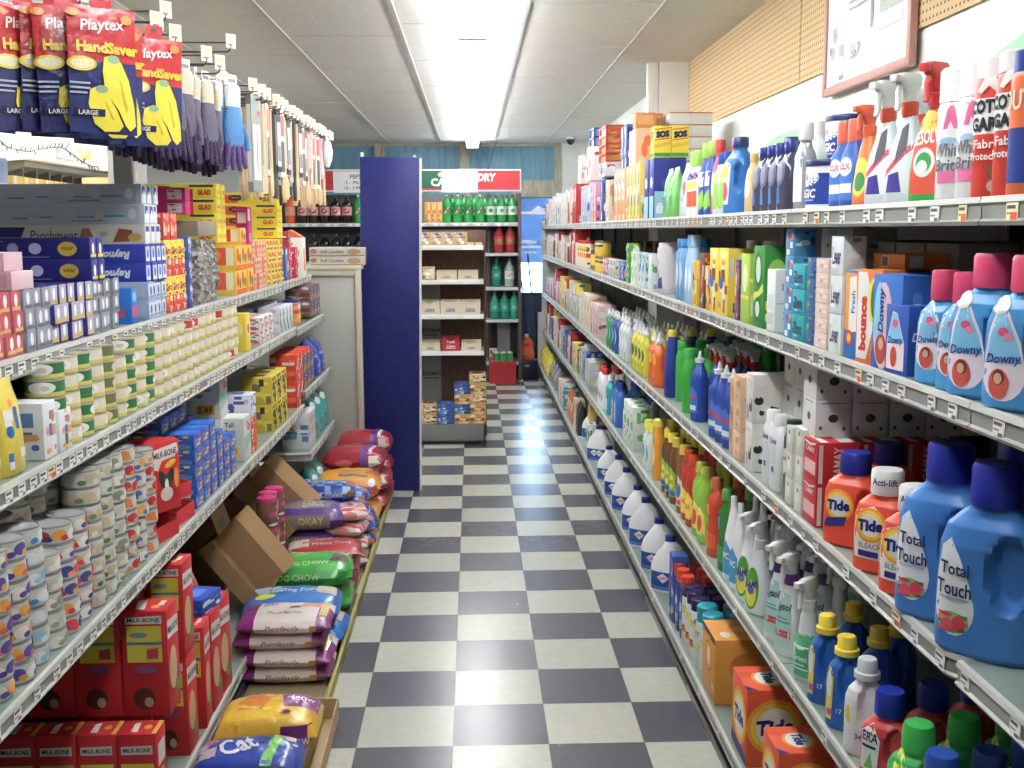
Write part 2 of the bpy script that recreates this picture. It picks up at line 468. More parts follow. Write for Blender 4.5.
# plain painted materials
def paint(name, c1, c2, sc=3, rough=.6, bump=0, stretch=None):
    m, nt, bs = node_mat(name, rough, .3)
    L = nt.links.new; tc = N(nt, 'ShaderNodeTexCoord'); mp = N(nt, 'ShaderNodeMapping'); L(tc.outputs['Object'], mp.inputs['Vector'])
    if stretch: mp.inputs['Scale'].default_value = stretch
    n = N(nt, 'ShaderNodeTexNoise', Scale=float(sc), Detail=5.); L(mp.outputs[0], n.inputs['Vector'])
    r = N(nt, 'ShaderNodeValToRGB'); r.color_ramp.elements[0].position = .3; r.color_ramp.elements[1].position = .7
    r.color_ramp.elements[0].color = lin(c1); r.color_ramp.elements[1].color = lin(c2)
    L(n.outputs['Fac'], r.inputs[0]); L(r.outputs[0], bs.inputs['Base Color'])
    if bump:
        bp = N(nt, 'ShaderNodeBump', Strength=bump, Distance=.01); L(n.outputs['Fac'], bp.inputs['Height']); L(bp.outputs[0], bs.inputs['Normal'])
    return m
m_wall = paint('white_wall_paint', '#e4e6df', '#eeefe9', 2)
m_blue = paint('faded_blue_boarding', '#5f8ba3', '#7ba3b6', 5, .7, stretch=(6, 6, .6))
m_wood = paint('weathered_beige_timber', '#9a9382', '#b9b29d', 6, .8, .2, (5, 5, 1))
m_dark = paint('dark_painted_panel', '#1d2338', '#2a3146', 4)
m_tile = paint('ceiling_board', '#d9d7d3', '#e4e2de', 40, .9, .3)
# ceiling with tile panels, each a separate face of the board, laid in a metal grid
b = MB(); b.box(XL, YN, HC, XR, YB, HC+.1, '#ffffff'); struct('ceiling', b, m_tile)
gx = [-.285-.61*i for i in range(5, -1, -1)]+[.335, .955]
b = MB()
for x in gx: b.box(x-.011, YN, HC-.006, x+.011, YB, HC, '#c7c5c0')
struct('trim_1', b, ME)
b = MB()
m_seam = '#cbc9c4'
k = 0
xs = [XL]+gx+[XR]
for a_, c_ in zip(xs, xs[1:]):
    off = [0, .55, .2, .9][k % 4]; k += 1
    y = YN+off
    while y < YB:
        b.box(a_+.011, y-.0025, HC-.002, c_-.011, y+.0025, HC, m_seam); y += 1.22
struct('trim_2', b, ME)
# walls
b = MB(); b.box(XR, YN, 0, XR+.1, YB, HC, '#fff'); struct('wall_right', b, m_wall)
b = MB(); b.box(XL-.1, YN, 0, XL, YB, HC, '#fff'); struct('wall_left', b, m_wall)
b = MB(); b.box(XL, YN-.1, 0, XR, YN, HC, '#fff'); struct('wall_front', b, m_wall)
# pale green hills painted on the right wall
b = MB()
ys = [2.2, 2.6, 3.1, 3.6, 4.0, 4.5, 5.0, 5.6, 6.2, 6.9]; zt = [2.12, 2.12, 2.02, 1.9, 1.93, 2.03, 2.02, 1.93, 1.86, 1.82]
for i in range(len(ys)-1):
    b.add([(XR-.0015, ys[i], 1.5), (XR-.0015, ys[i+1], 1.5), (XR-.0015, ys[i+1], zt[i+1]), (XR-.0015, ys[i], zt[i])], [(0, 1, 2, 3)], '#9fcfa6')
struct('trim_3', b, MK)
# pillar
b = MB(); b.box(1.23, 7.0, 0, XR, 7.35, HC, '#fff'); o = struct('pillar', b, m_wall)
b = MB(); b.box(1.16, 7.02, 2.2, 1.225, 7.08, HC-.0, '#eeeeea', bev=.004); o = b.obj('conduit_box', ME); tag(o, 'white upright conduit on the white pillar above the shelving', 'conduit')
# back wall: openings for the upper lights and the tall window by the shelving
WX0, WX1, WZ0, WZ1 = .62, 1.12, .86, 2.02
b = MB()
b.box(XL, YB, 0, -2.2, YB+.12, HC, '#fff'); b.box(-2.2, YB, 0, WX0-.02, YB+.12, 2.02, '#fff')
b.box(WX0-.02, YB, 0, WX1, YB+.12, WZ0, '#fff'); b.box(WX1, YB, 0, XR, YB+.12, HC, '#fff')
b.box(-2.2, YB, HC-.02, WX1, YB+.12, HC, '#fff')
struct('wall_back', b, m_wall)
b = MB(); b.box(-2.2, YB+.02, 2.02, WX1, YB+.06, HC-.02, '#fff'); struct('wall_transom', b, m_blue)
# mullions
mm = MB()
for x in (-2.2, -1.02, -.02, WX1-.01):
    mm.box(x-.05, YB-.04, 2.02, x+.03, YB+.02, HC, '#fff'); mm.box(x+.035, YB-.02, 2.02, x+.06, YB+.02, HC, '#fff')
mm.box(WX0-.07, YB-.05, 2.0, WX1+.02, YB+.01, 2.2, '#fff'); mm.box(-2.2, YB-.03, HC-.03, WX1, YB+.02, HC, '#fff')
struct('trim_4', mm, m_wood)
b = MB(); b.box(WX0-.02, YB-.025, 0, WX1+.1, YB-.0, WZ0, '#fff'); struct('trim_5', b, m_dark)
b = MB(); b.box(WX1+.02, YB-.03, 0, XR, YB-.0, HC, '#fff'); struct('trim_6', b, m_wall)
# window frame and glass
fr = MB()
fr.box(WX0-.02, YB-.01, WZ0-.02, WX0+.02, YB+.06, WZ1, '#3a4456'); fr.box(WX1-.03, YB-.01, WZ0-.02, WX1, YB+.06, WZ1, '#3a4456')
fr.box(WX0, YB-.01, WZ0-.03, WX1, YB+.06, WZ0+.01, '#3a4456'); fr.box(WX0, YB-.01, WZ1-.03, WX1, YB+.06, WZ1, '#3a4456')
wf = struct('window_1', fr, ME)
mg, nt, bs = node_mat('window_glass', .0, .5); bs.inputs['Base Color'].default_value = (.93, .97, 1, 1); bs.inputs['Transmission Weight'].default_value = 1; bs.inputs['IOR'].default_value = 1.02
b = MB(); b.box(WX0+.02, YB+.02, WZ0+.01, WX1-.03, YB+.026, WZ1-.03, '#fff'); o = b.obj('window_pane', mg, wf); COL.objects.link(o)
# blue tinted film on the upper glass with white painted lettering
mtf, nt, bs = node_mat('blue_window_film', .1, .3); bs.inputs['Base Color'].default_value = (.0045, .0058, .0095, 1); bs.inputs['Transmission Weight'].default_value = 1; bs.inputs['IOR'].default_value = 1.01
b = MB(); b.box(WX0+.02, YB+.012, 1.22, WX1-.03, YB+.016, WZ1-.03, '#fff'); o = b.obj('tinted_film', mtf, wf); COL.objects.link(o)
b = MB()
S = lambda u, v, l: (u, YB+.011-l, v)
b.art(S, [('r', WX0+.02, 1.80, WX1-.03, 1.835, '#ffffff'), ('p', [(.78, 1.84), (.86, 1.9), (.95, 1.86), (.9, 1.8), (.8, 1.81)], '#ffffff'), ('p', [(.62, 1.5), (.86, 1.48), (.84, 1.46), (.62, 1.47)], '#ffffff'), ('r', .62, 1.40, .9, 1.425, '#ffffff'), ('r', .62, 1.34, .84, 1.36, '#ffffff'), ('p', [(1.0, 1.9), (1.06, 1.86), (1.07, 1.55), (1.02, 1.7)], '#ffffff')], step=9)
o = b.obj('window_lettering', MK, wf); COL.objects.link(o)
# outside: pavement, road and a light facade across the street
m_road = paint('sunlit_pavement', '#c9c9c4', '#dcdbd6', 2)
b = MB(); b.box(-10, YB+.13, -.2, 14, YB+14, -.02, '#fff'); struct('pavement_outside', b, m_road)
# world
w = bpy.data.worlds.new('daylight'); SC.world = w; w.use_nodes = True
bg = w.node_tree.nodes['Background']
bg.inputs[0].default_value = (.45, .7, 1., 1); bg.inputs[1].default_value = 85.0
sun = bpy.data.lights.new('sun', 'SUN'); sun.energy = 25; sun.angle = .02; so = bpy.data.objects.new('sun', sun); COL.objects.link(so); so.rotation_euler = (math.radians(48), 0, math.radians(-150))

# pegboard on the right wall
mpg, nt, bs = node_mat('tan_pegboard', .7, .3)
L = nt.links.new; tc = N(nt, 'ShaderNodeTexCoord'); sp = N(nt, 'ShaderNodeSeparateXYZ'); L(tc.outputs['Object'], sp.inputs[0])
def holes(ax):
    a = N(nt, 'ShaderNodeMath', operation='DIVIDE'); L(sp.outputs[ax], a.inputs[0]); a.inputs[1].default_value = .0254
    f = N(nt, 'ShaderNodeMath', operation='FRACT'); L(a.outputs[0], f.inputs[0])
    s_ = N(nt, 'ShaderNodeMath', operation='SUBTRACT'); L(f.outputs[0], s_.inputs[0]); s_.inputs[1].default_value = .5
    q = N(nt, 'ShaderNodeMath', operation='POWER'); L(s_.outputs[0], q.inputs[0]); q.inputs[1].default_value = 2
    return q
qa, qb = holes('Y'), holes('Z')
ad = N(nt, 'ShaderNodeMath', operation='ADD'); L(qa.outputs[0], ad.inputs[0]); L(qb.outputs[0], ad.inputs[1])
lt = N(nt, 'ShaderNodeMath', operation='LESS_THAN'); L(ad.outputs[0], lt.inputs[0]); lt.inputs[1].default_value = .035
mx = N(nt, 'ShaderNodeMix', data_type='RGBA'); L(lt.outputs[0], mx.inputs['Factor']); mx.inputs['A'].default_value = lin('#c7a878'); mx.inputs['B'].default_value = lin('#4f3f28')
L(mx.outputs['Result'], bs.inputs['Base Color'])
for i, (y0, y1) in enumerate(((1.8, 4.62), (4.63, 7.0))):
    b = MB(); b.box(XR-.012, y0, 2.205, XR-.003, y1, HC-.001, '#fff')
    o = b.obj('pegboard', mpg); tag(o, ('tan pegboard panel on the wall behind the framed poster', 'tan pegboard panel on the wall beside the white pillar')[i], 'pegboard', 'pegboard panels on the wall')
# framed poster, hung from the top edge and leaning out
b = MB(); FR = '#b9847a'
PW, PH = .84, .54
fo = MB()
for a in ((-PW/2, 0, -PW/2+.03, PH), (PW/2-.03, 0, PW/2, PH), (-PW/2+.0301, 0, PW/2-.0301, .03), (-PW/2+.0301, PH-.03, PW/2-.0301, PH)):
    fo.box(a[0], -.012, a[1], a[2], .012, a[3], FR, bev=.003)
root = fo.obj('framed_poster', MK)
pa = MB(); pa.box(-PW/2+.025, -.004, .025, PW/2-.025, .006, PH-.025, '#e9ece8')
so_ = lambda u, v, l: (u, -.004-l, v)
ops = [('t', 'THANK', -.24, .36, .05, '#777b79', 0, .17), ('r', -.36, .04, -.2, .23, '#c5cbc7'), ('b', -.36, .04, -.2, .23, ['#9aa29d', '#d5dad6', '#7d837f', '#c2cbd0'], 18, 3),
       ('r', .14, .2, .36, .4, '#aeb8ae'), ('b', .14, .2, .36, .4, ['#8d948f', '#b2bdb0', '#e2e6e2', '#777d7a', '#9fb39e'], 14, 8), ('r', .06, .15, .34, .19, '#cdd3d6'), ('r', .06, .17, .085, .33, '#8a8f92'),
       ('t', '867', -.08, .12, .05, '#9b9f9d'), ('r', -.37, .43, -.22, .5, '#a9afac')]
for i in range(10): ops.append(('r', -.15, .46-i*.022, .04-(i % 3)*.012, .467-i*.022, '#9fa5a2'))
pa.art(so_, ops, step=9)
pp = pa.obj('poster_print', MK, root)
link_tree(root, pp)
root.location = (XR-.028, 3.81, 2.10); root.rotation_euler = (math.radians(0), math.radians(0), math.radians(-90)); tag(root, 'framed printed poster in a pinkish wooden frame above the top shelf', 'poster')

# ceiling light fixtures
m_tube, nt, bs = node_mat('fluorescent_tube', .3, .5)
bs.inputs['Emission Color'].default_value = (.96, .98, 1, 1); bs.inputs['Emission Strength'].default_value = 30
bs.inputs['Base Color'].default_value = (.9, .9, .9, 1)
def fixture(x, y0, y1, label, tube_mat=m_tube):
    ln = y1-y0
    b = MB()
    b.loft([(0, .018, ln/2, 20, 0, 0), (.03, .028, ln/2, 20, 0, 0), (.06, .03, ln/2, 20, 0, 0)], 12, '#f2f2ee', smooth=False)
    root = b.obj('ceiling_light', ME)
    kids = []
    for sx in (-1, 1):
        t = MB(); t.tube([(sx*.05, -ln/2+.03, -.0), (sx*.05, ln/2-.03, -.0)], .0165, '#ffffff', 10); kids.append(t.obj('fluorescent_tube', tube_mat, root))
    e = MB()
    for sy in (-1, 1): e.box(-.07, sy*(ln/2-.012)-.012, -.03, .07, sy*(ln/2-.012)+.012, .03, '#e9e9e4', bev=.003)
    kids.append(e.obj('lamp_holder', ME, root))
    link_tree(root, *kids); root.location = (x, (y0+y1)/2, HC-.061-.0)
    tag(root, label, 'ceiling light', 'fluorescent strip lights')
FX = .085
fixture(FX, 10.58, 13.0, 'white fluorescent strip light over the aisle, last one before the windows')
fixture(FX, 8.12, 10.56, 'white fluorescent strip light over the aisle, second one from the windows')
fixture(FX, 5.66, 8.10, 'white fluorescent strip light over the aisle, third one from the windows')
fixture(FX, 3.2, 5.64, 'white fluorescent strip light over the aisle, fourth one from the windows')
fixture(FX, .74, 3.18, 'white fluorescent strip light over the aisle, above the camera end')
fixture(-2.35, 4.1, 6.5, 'white fluorescent strip light over the neighbouring aisle, camera end of its line')
fixture(-2.35, 6.52, 8.9, 'white fluorescent strip light over the neighbouring aisle, farther along')

# hanging chain and security camera near the window
b = MB()
for i in range(16):
    b.tube([(0, 0, -i*.022), (.006*(-1)**i, 0, -i*.022-.011), (0, 0, -i*.022-.022)], .003, '#3b3d44', 6)
o = b.obj('hanging_chain', MT); o.location = (.36, 13.2, HC); o.rotation_euler = (0, .3, 0); tag(o, 'thin dark chain hanging from the ceiling in front of the blue boarding', 'chain')
cb = MB(); cb.loft([(0, .05, .05, 2, 0, 0), (-.02, .05, .05, 2, 0, 0), (-.03, .03, .03, 2, 0, 0)], 20, '#e8e8e4')
root = cb.obj('security_camera', MP)
d = MB(); d.loft([(-.085, .005, .005, 2, 0, 0), (-.075, .028, .028, 2, 0, 0), (-.05, .045, .045, 2, 0, 0), (-.025, .05, .05, 2, 0, 0)], 20, '#23252a'); k1 = d.obj('camera_dome', MG, root)
link_tree(root, k1); root.location = (1.17, 12.6, HC-.001); tag(root, 'small dark dome security camera on the ceiling by the windows', 'camera')

# ------------------------------------------------------------------ gondola shelving
DECK, LIPC, BACK = '#84958a', '#c3c4be', '#4f4b44'
TAGC = ['#f3f2ea', '#efeee4', '#f6f5f0', '#f1e9b8']
def tag_mesh(i, w=.036):
    b = MB(); b.box(-w/2, -.0012, -.0165, w/2, 0, .0165, TAGC[i % 4])
    S = lambda u, v, l: (u, -.0012-l, v)
    ops = [('r', -w*.42, .004, w*.3, .009, '#55555a'), ('r', -w*.42, -.004, w*.1, -.001, '#8c8c90')]
    if i == 3: ops += [('r', -w*.1, -.014, w*.45, -.001, '#e8622c')]
    else: ops += [('r', w*.0, -.012, w*.4, -.006, '#6a6a70')]
    b.art(S, ops, lift=.0003, step=9); return b.obj('price_tag', MK)
TAGS = [tag_mesh(i) for i in range(4)]
def shelf(side, lx, z, y0, y1, depth, tags, parent, name='shelf', round_near=False, kick=0):
    sx = 1 if side == 'R' else -1
    L_ = y1-y0-.004
    b = MB()
    # deck (local: x along depth away from aisle, y along the aisle)
    if round_near:
        r = .05; pts = [(sx*depth, 0), (sx*r, 0)]+[(sx*(r-r*math.sin(a)), r-r*math.cos(a)) for a in [PI/2*i/6 for i in range(1, 7)]]+[(0, L_), (sx*depth, L_)]
    else: pts = [(sx*depth, 0), (0, 0), (0, L_), (sx*depth, L_)]
    n = len(pts)
    # thin deck and a channel lip following the outline
    vs = [(x, y, 0) for x, y in pts]+[(x, y, -.012) for x, y in pts]
    fs = [tuple(range(n)), tuple(range(2*n-1, n-1, -1))]+[(i, (i+1) % n, n+(i+1) % n, n+i) for i in range(n)]
    b.add(vs, fs, DECK)
    lp = pts[:-1] if round_near else pts[1:-1]
    prof = [(0.004, .004), (-.004, .003), (-.006, -.006), (-.002, -.010), (-.002, -.030), (-.007, -.034), (-.003, -.040), (.004, -.040)]
    vs = []; fs = []
    for i, (x, y) in enumerate(lp):
        a = Vector(lp[max(0, i-1)]); c = Vector(lp[min(len(lp)-1, i+1)]); d = (c-a).normalized()
        nrm = Vector((d.y, -d.x))
        if nrm.dot(Vector((-sx, -.4))) < 0: nrm = -nrm
        for q, zz in prof: vs.append((x-nrm.x*q, y-nrm.y*q, zz))
    m_ = len(prof)
    for i in range(len(lp)-1):
        for k in range(m_-1): fs.append((i*m_+k, i*m_+k+1, (i+1)*m_+k+1, (i+1)*m_+k))
    b.add(vs, fs, [LIPC if (k % (m_-1)) not in (2, 3, 4) else '#8d8f8a' for k in range(len(fs))])
    o = b.obj(name, ME, parent); COL.objects.link(o); o.location = (lx-parent.location.x, y0+.002-parent.location.y, z)
    for (ty, ti) in tags:
        t = TAGS[ti].copy(); t.parent = o; COL.objects.link(t)
        t.rotation_euler = (0, 0, -PI/2 if side == 'R' else PI/2); t.location = (-sx*.0033, ty-y0, -.0205)
        t.scale = (rnd.uniform(.8, 1.15), 1, 1)
    return o
def section(side, y0, y1, shelves, back_x, top, label, kickx, base_z, first=False, upr=True):
    sx = 1 if side == 'R' else -1
    root = empty('gondola_section', (back_x, y0, 0)); tag(root, label, 'shelving unit', 'wall shelving sections' if side == 'R' else 'centre aisle shelving sections')
    b = MB(); L_ = y1-y0
    b.box(0, .002, 0, -sx*.012, L_-.002, top, BACK)
    for k in range(int(top/.1)): b.box(-sx*.012, .004, k*.1+.098, -sx*.0125, L_-.004, k*.1+.1, '#3c3933')
    COL.objects.link(b.obj('back_panel', ME, root))
    for yy in (.0, L_-.02) if upr else ():
        u = MB(); u.box(-sx*.012, yy, 0, -sx*.035, yy+.02, top, '#75776f')
        for k in range(int(top/.06)): u.box(-sx*.0352, yy+.007, .04+k*.06, -sx*.0356, yy+.013, .06+k*.06, '#33342f')
        COL.objects.link(u.obj('upright', ME, root))
    k = MB(); k.box(kickx+sx*.02-back_x, .001, 0, kickx+sx*.035-back_x, L_-.001, base_z-.04, '#6d6a62', bev=.002)
    k.box(kickx+sx*.008-back_x, .001, 0, kickx+sx*.022-back_x, L_-.001, .028, '#4e4a44', bev=.002)
    COL.objects.link(k.obj('kick_plate', ME, root))
    for s_ in shelves:
        lx, z, a, c, dens, nm, rn = s_
        tags = []; y = y0+.06
        while y < y1-.03:
            tags.append((y, 3 if rnd.random() < .07 else rnd.randrange(3))); y += dens*rnd.uniform(.6, 1.5)
        o = shelf(side, lx, z, y0, y1, abs(back_x-lx)-.014, tags, root, nm, rn)
        o['category'] = ''; del o['category']
YR = [.86, 1.70, 2.72, 3.75, 4.71, 5.61, 6.51, 7.41, 8.31, 9.35, 10.4, 11.45, 12.5]
nm_ = ['at the camera end', 'second from the camera end', 'third from the camera end', 'fourth from the camera end', 'fifth from the camera end', 'sixth from the camera end', 'sixth from the window end', 'fifth from the window end',
       'fourth from the window end', 'third from the window end', 'second from the window end', 'last one before the window']
for i in range(12):
    y0, y1 = YR[i], YR[i+1]
    sh = [(RS[1][0], RS[1][1], 0, 0, .075 if y0 > 2.5 else .11, 'shelf', False), (RS[2][0], RS[2][1], 0, 0, .09, 'shelf', False),
          (RS[3][0], RS[3][1], 0, 0, .14, 'shelf', i == 1), (RS[4][0], RS[4][1], 0, 0, .2, 'shelf', i == 1), (RS[5][0], RS[5][1], 0, 0, .34, 'base_deck', False)]
    section('R', y0, y1, sh, XR-.004, 1.7, 'white wall shelving section along the aisle, '+nm_[i], RS[5][0], .125)
YL = [.8, 1.75, 2.70, 3.65, 4.62, 5.58]
nl = ['at the camera end', 'second from the camera end', 'third from the camera end', 'with kitchen bag cartons', 'with coffee and cereal bags']
nl = ['at the camera end', 'second from the camera end', 'third from the camera end', 'fourth from the camera end', 'fifth from the camera end']
for i in range(5):
    y0, y1 = YL[i], YL[i+1]
    sh = [(LS[1][0], LS[1][1], 0, 0, .07, 'shelf', False), (LS[2][0], LS[2][1], 0, 0, .055, 'shelf', False), (LS[3][0], LS[3][1], 0, 0, .07, 'shelf', False), (LS[4][0], LS[4][1], 0, 0, .5, 'base_deck', False)]
    section('L', y0, y1, sh, -1.29, 1.42, 'low centre shelving section beside the pet food, '+nl[i], LS[4][0], .12)
# last section: shelves set at other heights
section('L', 5.58, 6.58, [(LS[1][0], LS[1][1]+.004, 0, 0, .07, 'shelf', False), (LS[2][0]+.004, LS[2][1]-.01, 0, 0, .06, 'shelf', False), (-.772, .815, 0, 0, .09, 'shelf', False), (-.755, .50, 0, 0, .09, 'shelf', True), (LS[4][0], LS[4][1], 0, 0, .5, 'base_deck', False)],
        -1.29, 1.42, 'low centre shelving section at the blue panel end', LS[4][0], .12)
# end of the wall run
b = MB(); b.box(RS[1][0]-.01, 12.5, 0, XR-.01, 12.53, 1.72, '#e6e7e3', bev=.003); b.box(.8, 12.505, 0, .86, 12.53, .7, '#e0e1dc')
o = b.obj('shelf_end_panel', ME); tag(o, 'white end panel closing the wall shelving by the window', 'end panel')
# overhead hanging rail of the centre shelving
root = empty('hanging_rail', (-1.2, 2.2, 0)); tag(root, 'dark metal overhead rail holding rows of display hooks above the foil boxes', 'rail')
b = MB()
for z in (2.02, 2.115, 2.21): b.tube([(0, 0, z), (0, 4.4, z)], .008, '#6b6b6a')
COL.objects.link(b.obj('rail_bar', MT, root))
for y in (2.2, 4.22, 6.46):
    b = MB(); b.box(-.035, y-2.2-.015, 1.42, .035, y-2.2+.015, 2.25, '#8b8c86', bev=.003); COL.objects.link(b.obj('upright', ME, root))
def hook(ln):
    b = MB(); b.tube([(0, 0, 0), (ln-.012, 0, 0), (ln-.003, 0, .006), (ln, 0, .02)], .0033, '#77777a', 6)
    b.tube([(0, 0, .03), (ln-.005, 0, .03), (ln-.003, 0, .03)], .0025, '#77777a', 6)
    root = b.obj('display_hook', MT)
    t = MB(); TF = tr(ln, 0, .018) @ rot_z(-.75); t.box(-.001, -.019, -.006, .001, .019, .04, '#f1ead0', T=TF); t.art(lambda u, v, l: tuple(TF @ Vector((.001+l, u, v))), [('r', -.015, .016, .013, .034, '#e0cfa4'), ('r', -.013, .002, .006, .008, '#8b8270')], step=9)
    return P(root, .01, ln, .06, [t.obj('price_flag', MK)])
HK = hook(.47); HK2 = hook(.40)
HOOKY = []
y = 2.62; i = 0
while y < 6.55:
    z = (2.115, 2.21, 2.115)[i % 3] if y < 4.3 else 2.115
    ex = (-.73 if y > 4.3 else -.74)
    place(HK if i % 4 else HK2, (-1.2+.006 if i % 4 else -1.2+.006, y, z), 0, 'metal display hook with a cream price flag'+', '+(ORD[i] if i < 28 else 'number '+str(i+1))+' from the camera end', 'hook', 'display hooks on the overhead rail')
    HOOKY.append((y, z)); i += 1
    y += .18 if y < 4.3 else .105

# ------------------------------------------------------------------ goods on the wall shelving: prototypes
WH = '#f4f4f2'
# big blue softener bottle with an oval grip hollow
def tide(name, w, d, h, body, capc, cap, label, off=0):
    prof = [(0, .9), (.03, 1), (.12, 1.02), (.45, 1.0), (.72, .97), (.85, .86), (.93, .62), (.97, .48), (1, .46)]
    warp = dent_fn(w*.22, h*.46, w*.19, h*.21, .028)
    if 'detergent' in name: warp = dent_fn(w*.31, h*.46, w*.13, h*.19, .02)
    p, R = bottle(name, w, d, h, body, capc, prof, cap, 2.7, label, None, None, warp)
    return p
cap_big = (.034, .062)
def fab_label(x, cz, txt, lab, k=1.):
    def q(pts): return [(x+a*k, cz+c*k) for a, c in pts]
    return [('e', x, cz-.032*k, .036*k, .042*k, lab), ('p', q([(-.036, -.03), (.036, -.03), (.026, .02), (.008, .06), (-.004, .085), (-.016, .07), (-.028, .03)]), lab),
            ('p', q([(-.03, -.012), (.03, -.012), (.022, .016), (.006, .054), (-.004, .076), (-.014, .062), (-.024, .026)]), '#7cc3e6'),
            ('e', x-.002*k, cz+.036*k, .009*k, .007*k, '#e24d77'), ('e', x+.006*k, cz+.028*k, .008*k, .006*k, '#f08aa8'), ('t', txt, x, cz-.008*k, .02*k, '#2b3f92', .05, .058*k, .2),
            ('e', x-.006*k, cz-.046*k, .017*k, .024*k, '#d9584a'), ('e', x-.006*k, cz-.036*k, .010*k, .012*k, '#5a3a30'), ('e', x-.007*k, cz-.038*k, .007*k, .009*k, '#dba684')]
SOFT_L = tide('softener_bottle', .13, .085, .232, '#3f97d8', '#d63a6b', (.034, .052), fab_label(-.026, .085, 'Downy', '#f3e4ec', .95)+[('e', -.036, .158, .014, .014, WH)])
SOFT_S = tide('softener_bottle', .088, .062, .2, '#4aa3dd', '#d63a6b', (.024, .05), fab_label(-.012, .085, 'Downy', '#f6e8ee', .8))
TOUCH = tide('fabric_softener_jug', .168, .095, .318, '#3a7fce', '#1b2a9c', (.04, .066),
    [('e', -.045, .078, .034, .045, '#f1f4f6'), ('p', [(-.079, .08), (-.011, .08), (-.02, .12), (-.038, .165), (-.055, .195), (-.07, .18), (-.078, .13)], '#f1f4f6'), ('e', -.046, .055, .028, .018, '#8db86a'),
     ('b', -.072, .038, -.02, .07, ['#d9304f', '#e8506d', '#3f8a3c', '#f07a90', '#f4f4f2'], 18, 4), ('e', -.035, .056, .011, .012, '#d9304f'), ('e', -.055, .05, .011, .011, '#e04a68'), ('t', 'Total', -.046, .145, .021, '#2b3560', 0, .05), ('t', 'Touch', -.046, .112, .024, '#2b3560', 0, .06), ('r', -.07, .094, -.02, .097, '#9fb4cc')])
def tide_ops(x, cz, sub=None):
    o = [('e', x, cz, .036, .036, '#f7a11e'), ('e', x, cz, .030, .030, '#fbd22c'), ('e', x, cz, .023, .024, '#f6f2ea'), ('t', 'Tide', x, cz, .024, '#17307f', .08, .058, .1, .05)]
    return o+(sub or [])
TIDE1 = tide('detergent_bottle', .13, .09, .207, '#e8482a', '#1d2a96', (.034, .045), tide_ops(-.016, .092, [('p', [(-.055, .04), (.0, .05), (.006, .07), (-.045, .06)], '#2b2f86')]))
TIDE2 = tide('detergent_bottle', .125, .08, .212, '#ea4a2c', '#f2f2f0', (.033, .048),
    [('p', [(-.05, .03), (.02, .03), (.03, .06), (.025, .11), (-.01, .14), (-.05, .125), (-.056, .08)], '#f1f0ea'), ('p', [(-.0, .055), (.03, .05), (.026, .1), (.008, .11)], '#c8d76a')]+tide_ops(-.015, .1)+
    [('t', 'BLEACH', -.014, .058, .011, '#8a8f9c', 0, .05), ('r', -.04, .035, .005, .047, '#3a2f86')])
b_ = MB(); b_.art(s_round([(0, .0335, .0335, 2, 0, 0), (.3, .0335, .0335, 2, 0, 0)]), [('t', 'Acti-lift', .008, .19, .014, '#27336f', 0, .05)], lift=.0008); TIDE2.kids.append(b_.obj('cap_lettering', MK))
def yb(col, cc, lab, w=.085, d=.06, h=.212): return bottle('detergent_bottle', w, d, h, col, cc, 'jug', (.021, .04), 2.6, lab, None, [(0, .027, 1), (.3, .027, 1), (.34, .0215, 1), (.92, .02, 1), (1, .017, 1)], dent_fn(.014, .11, .018, .06, .014))[0]
YBLUE = yb('#1c63bd', '#f0d31c', [('p', [(-.035, .02), (-.018, .02), (-.014, .12), (-.03, .15)], '#f0d53c'), ('e', -.026, .1, .008, .03, '#f5f3e0'), ('r', -.03, .03, -.016, .045, '#c86ab0'), ('t', '17', .002, .045, .012, WH)])
WBOT = yb('#eceef0', '#dfe3e8', [('p', [(-.038, .02), (-.01, .02), (-.006, .09), (-.03, .13)], '#f3f4f5'), ('p', [(-.037, .07), (-.02, .07), (-.024, .11), (-.034, .11)], '#e9dc4b'), ('t', '34', .0, .045, .012, '#4a5bb0')], .088, .062, .21)
def bigcap(col, cc, lab, w=.11, d=.08, h=.185): return bottle('detergent_bottle', w, d, h, col, cc, 'jug', (.031, .048), 2.5, lab, None, [(0, .03, 1), (.1, .031, 1), (.85, .0295, 1), (1, .026, 1)], dent_fn(.026, .08, .018, .04, .014))[0]
REDB = bigcap('#d3353f', '#1f2f9e', [('p', [(-.045, .02), (-.005, .02), (.0, .09), (-.02, .12), (-.043, .1)], '#f0efea'), ('t', 'ERA', -.022, .092, .02, '#1d2c6b', 0, .036), ('p', [(-.035, .025), (-.012, .025), (-.02, .06)], '#7ec46c'), ('r', -.04, .068, -.008, .074, '#1d2c6b')])
GREENB = bigcap('#29b455', '#2fbf52', [('p', [(-.036, .02), (-.002, .02), (.0, .1), (-.03, .14)], '#f0ea3e'), ('t', 'GAIN', -.018, .07, .02, '#e2562c', 0, .034)], h=.182)
BLUEC = bigcap('#e4ebf4', '#2451ae', [('p', [(-.036, .02), (-.002, .02), (.0, .1), (-.03, .14)], '#2f66c0'), ('t', 'all', -.018, .07, .022, WH, 0, .034)], h=.175)
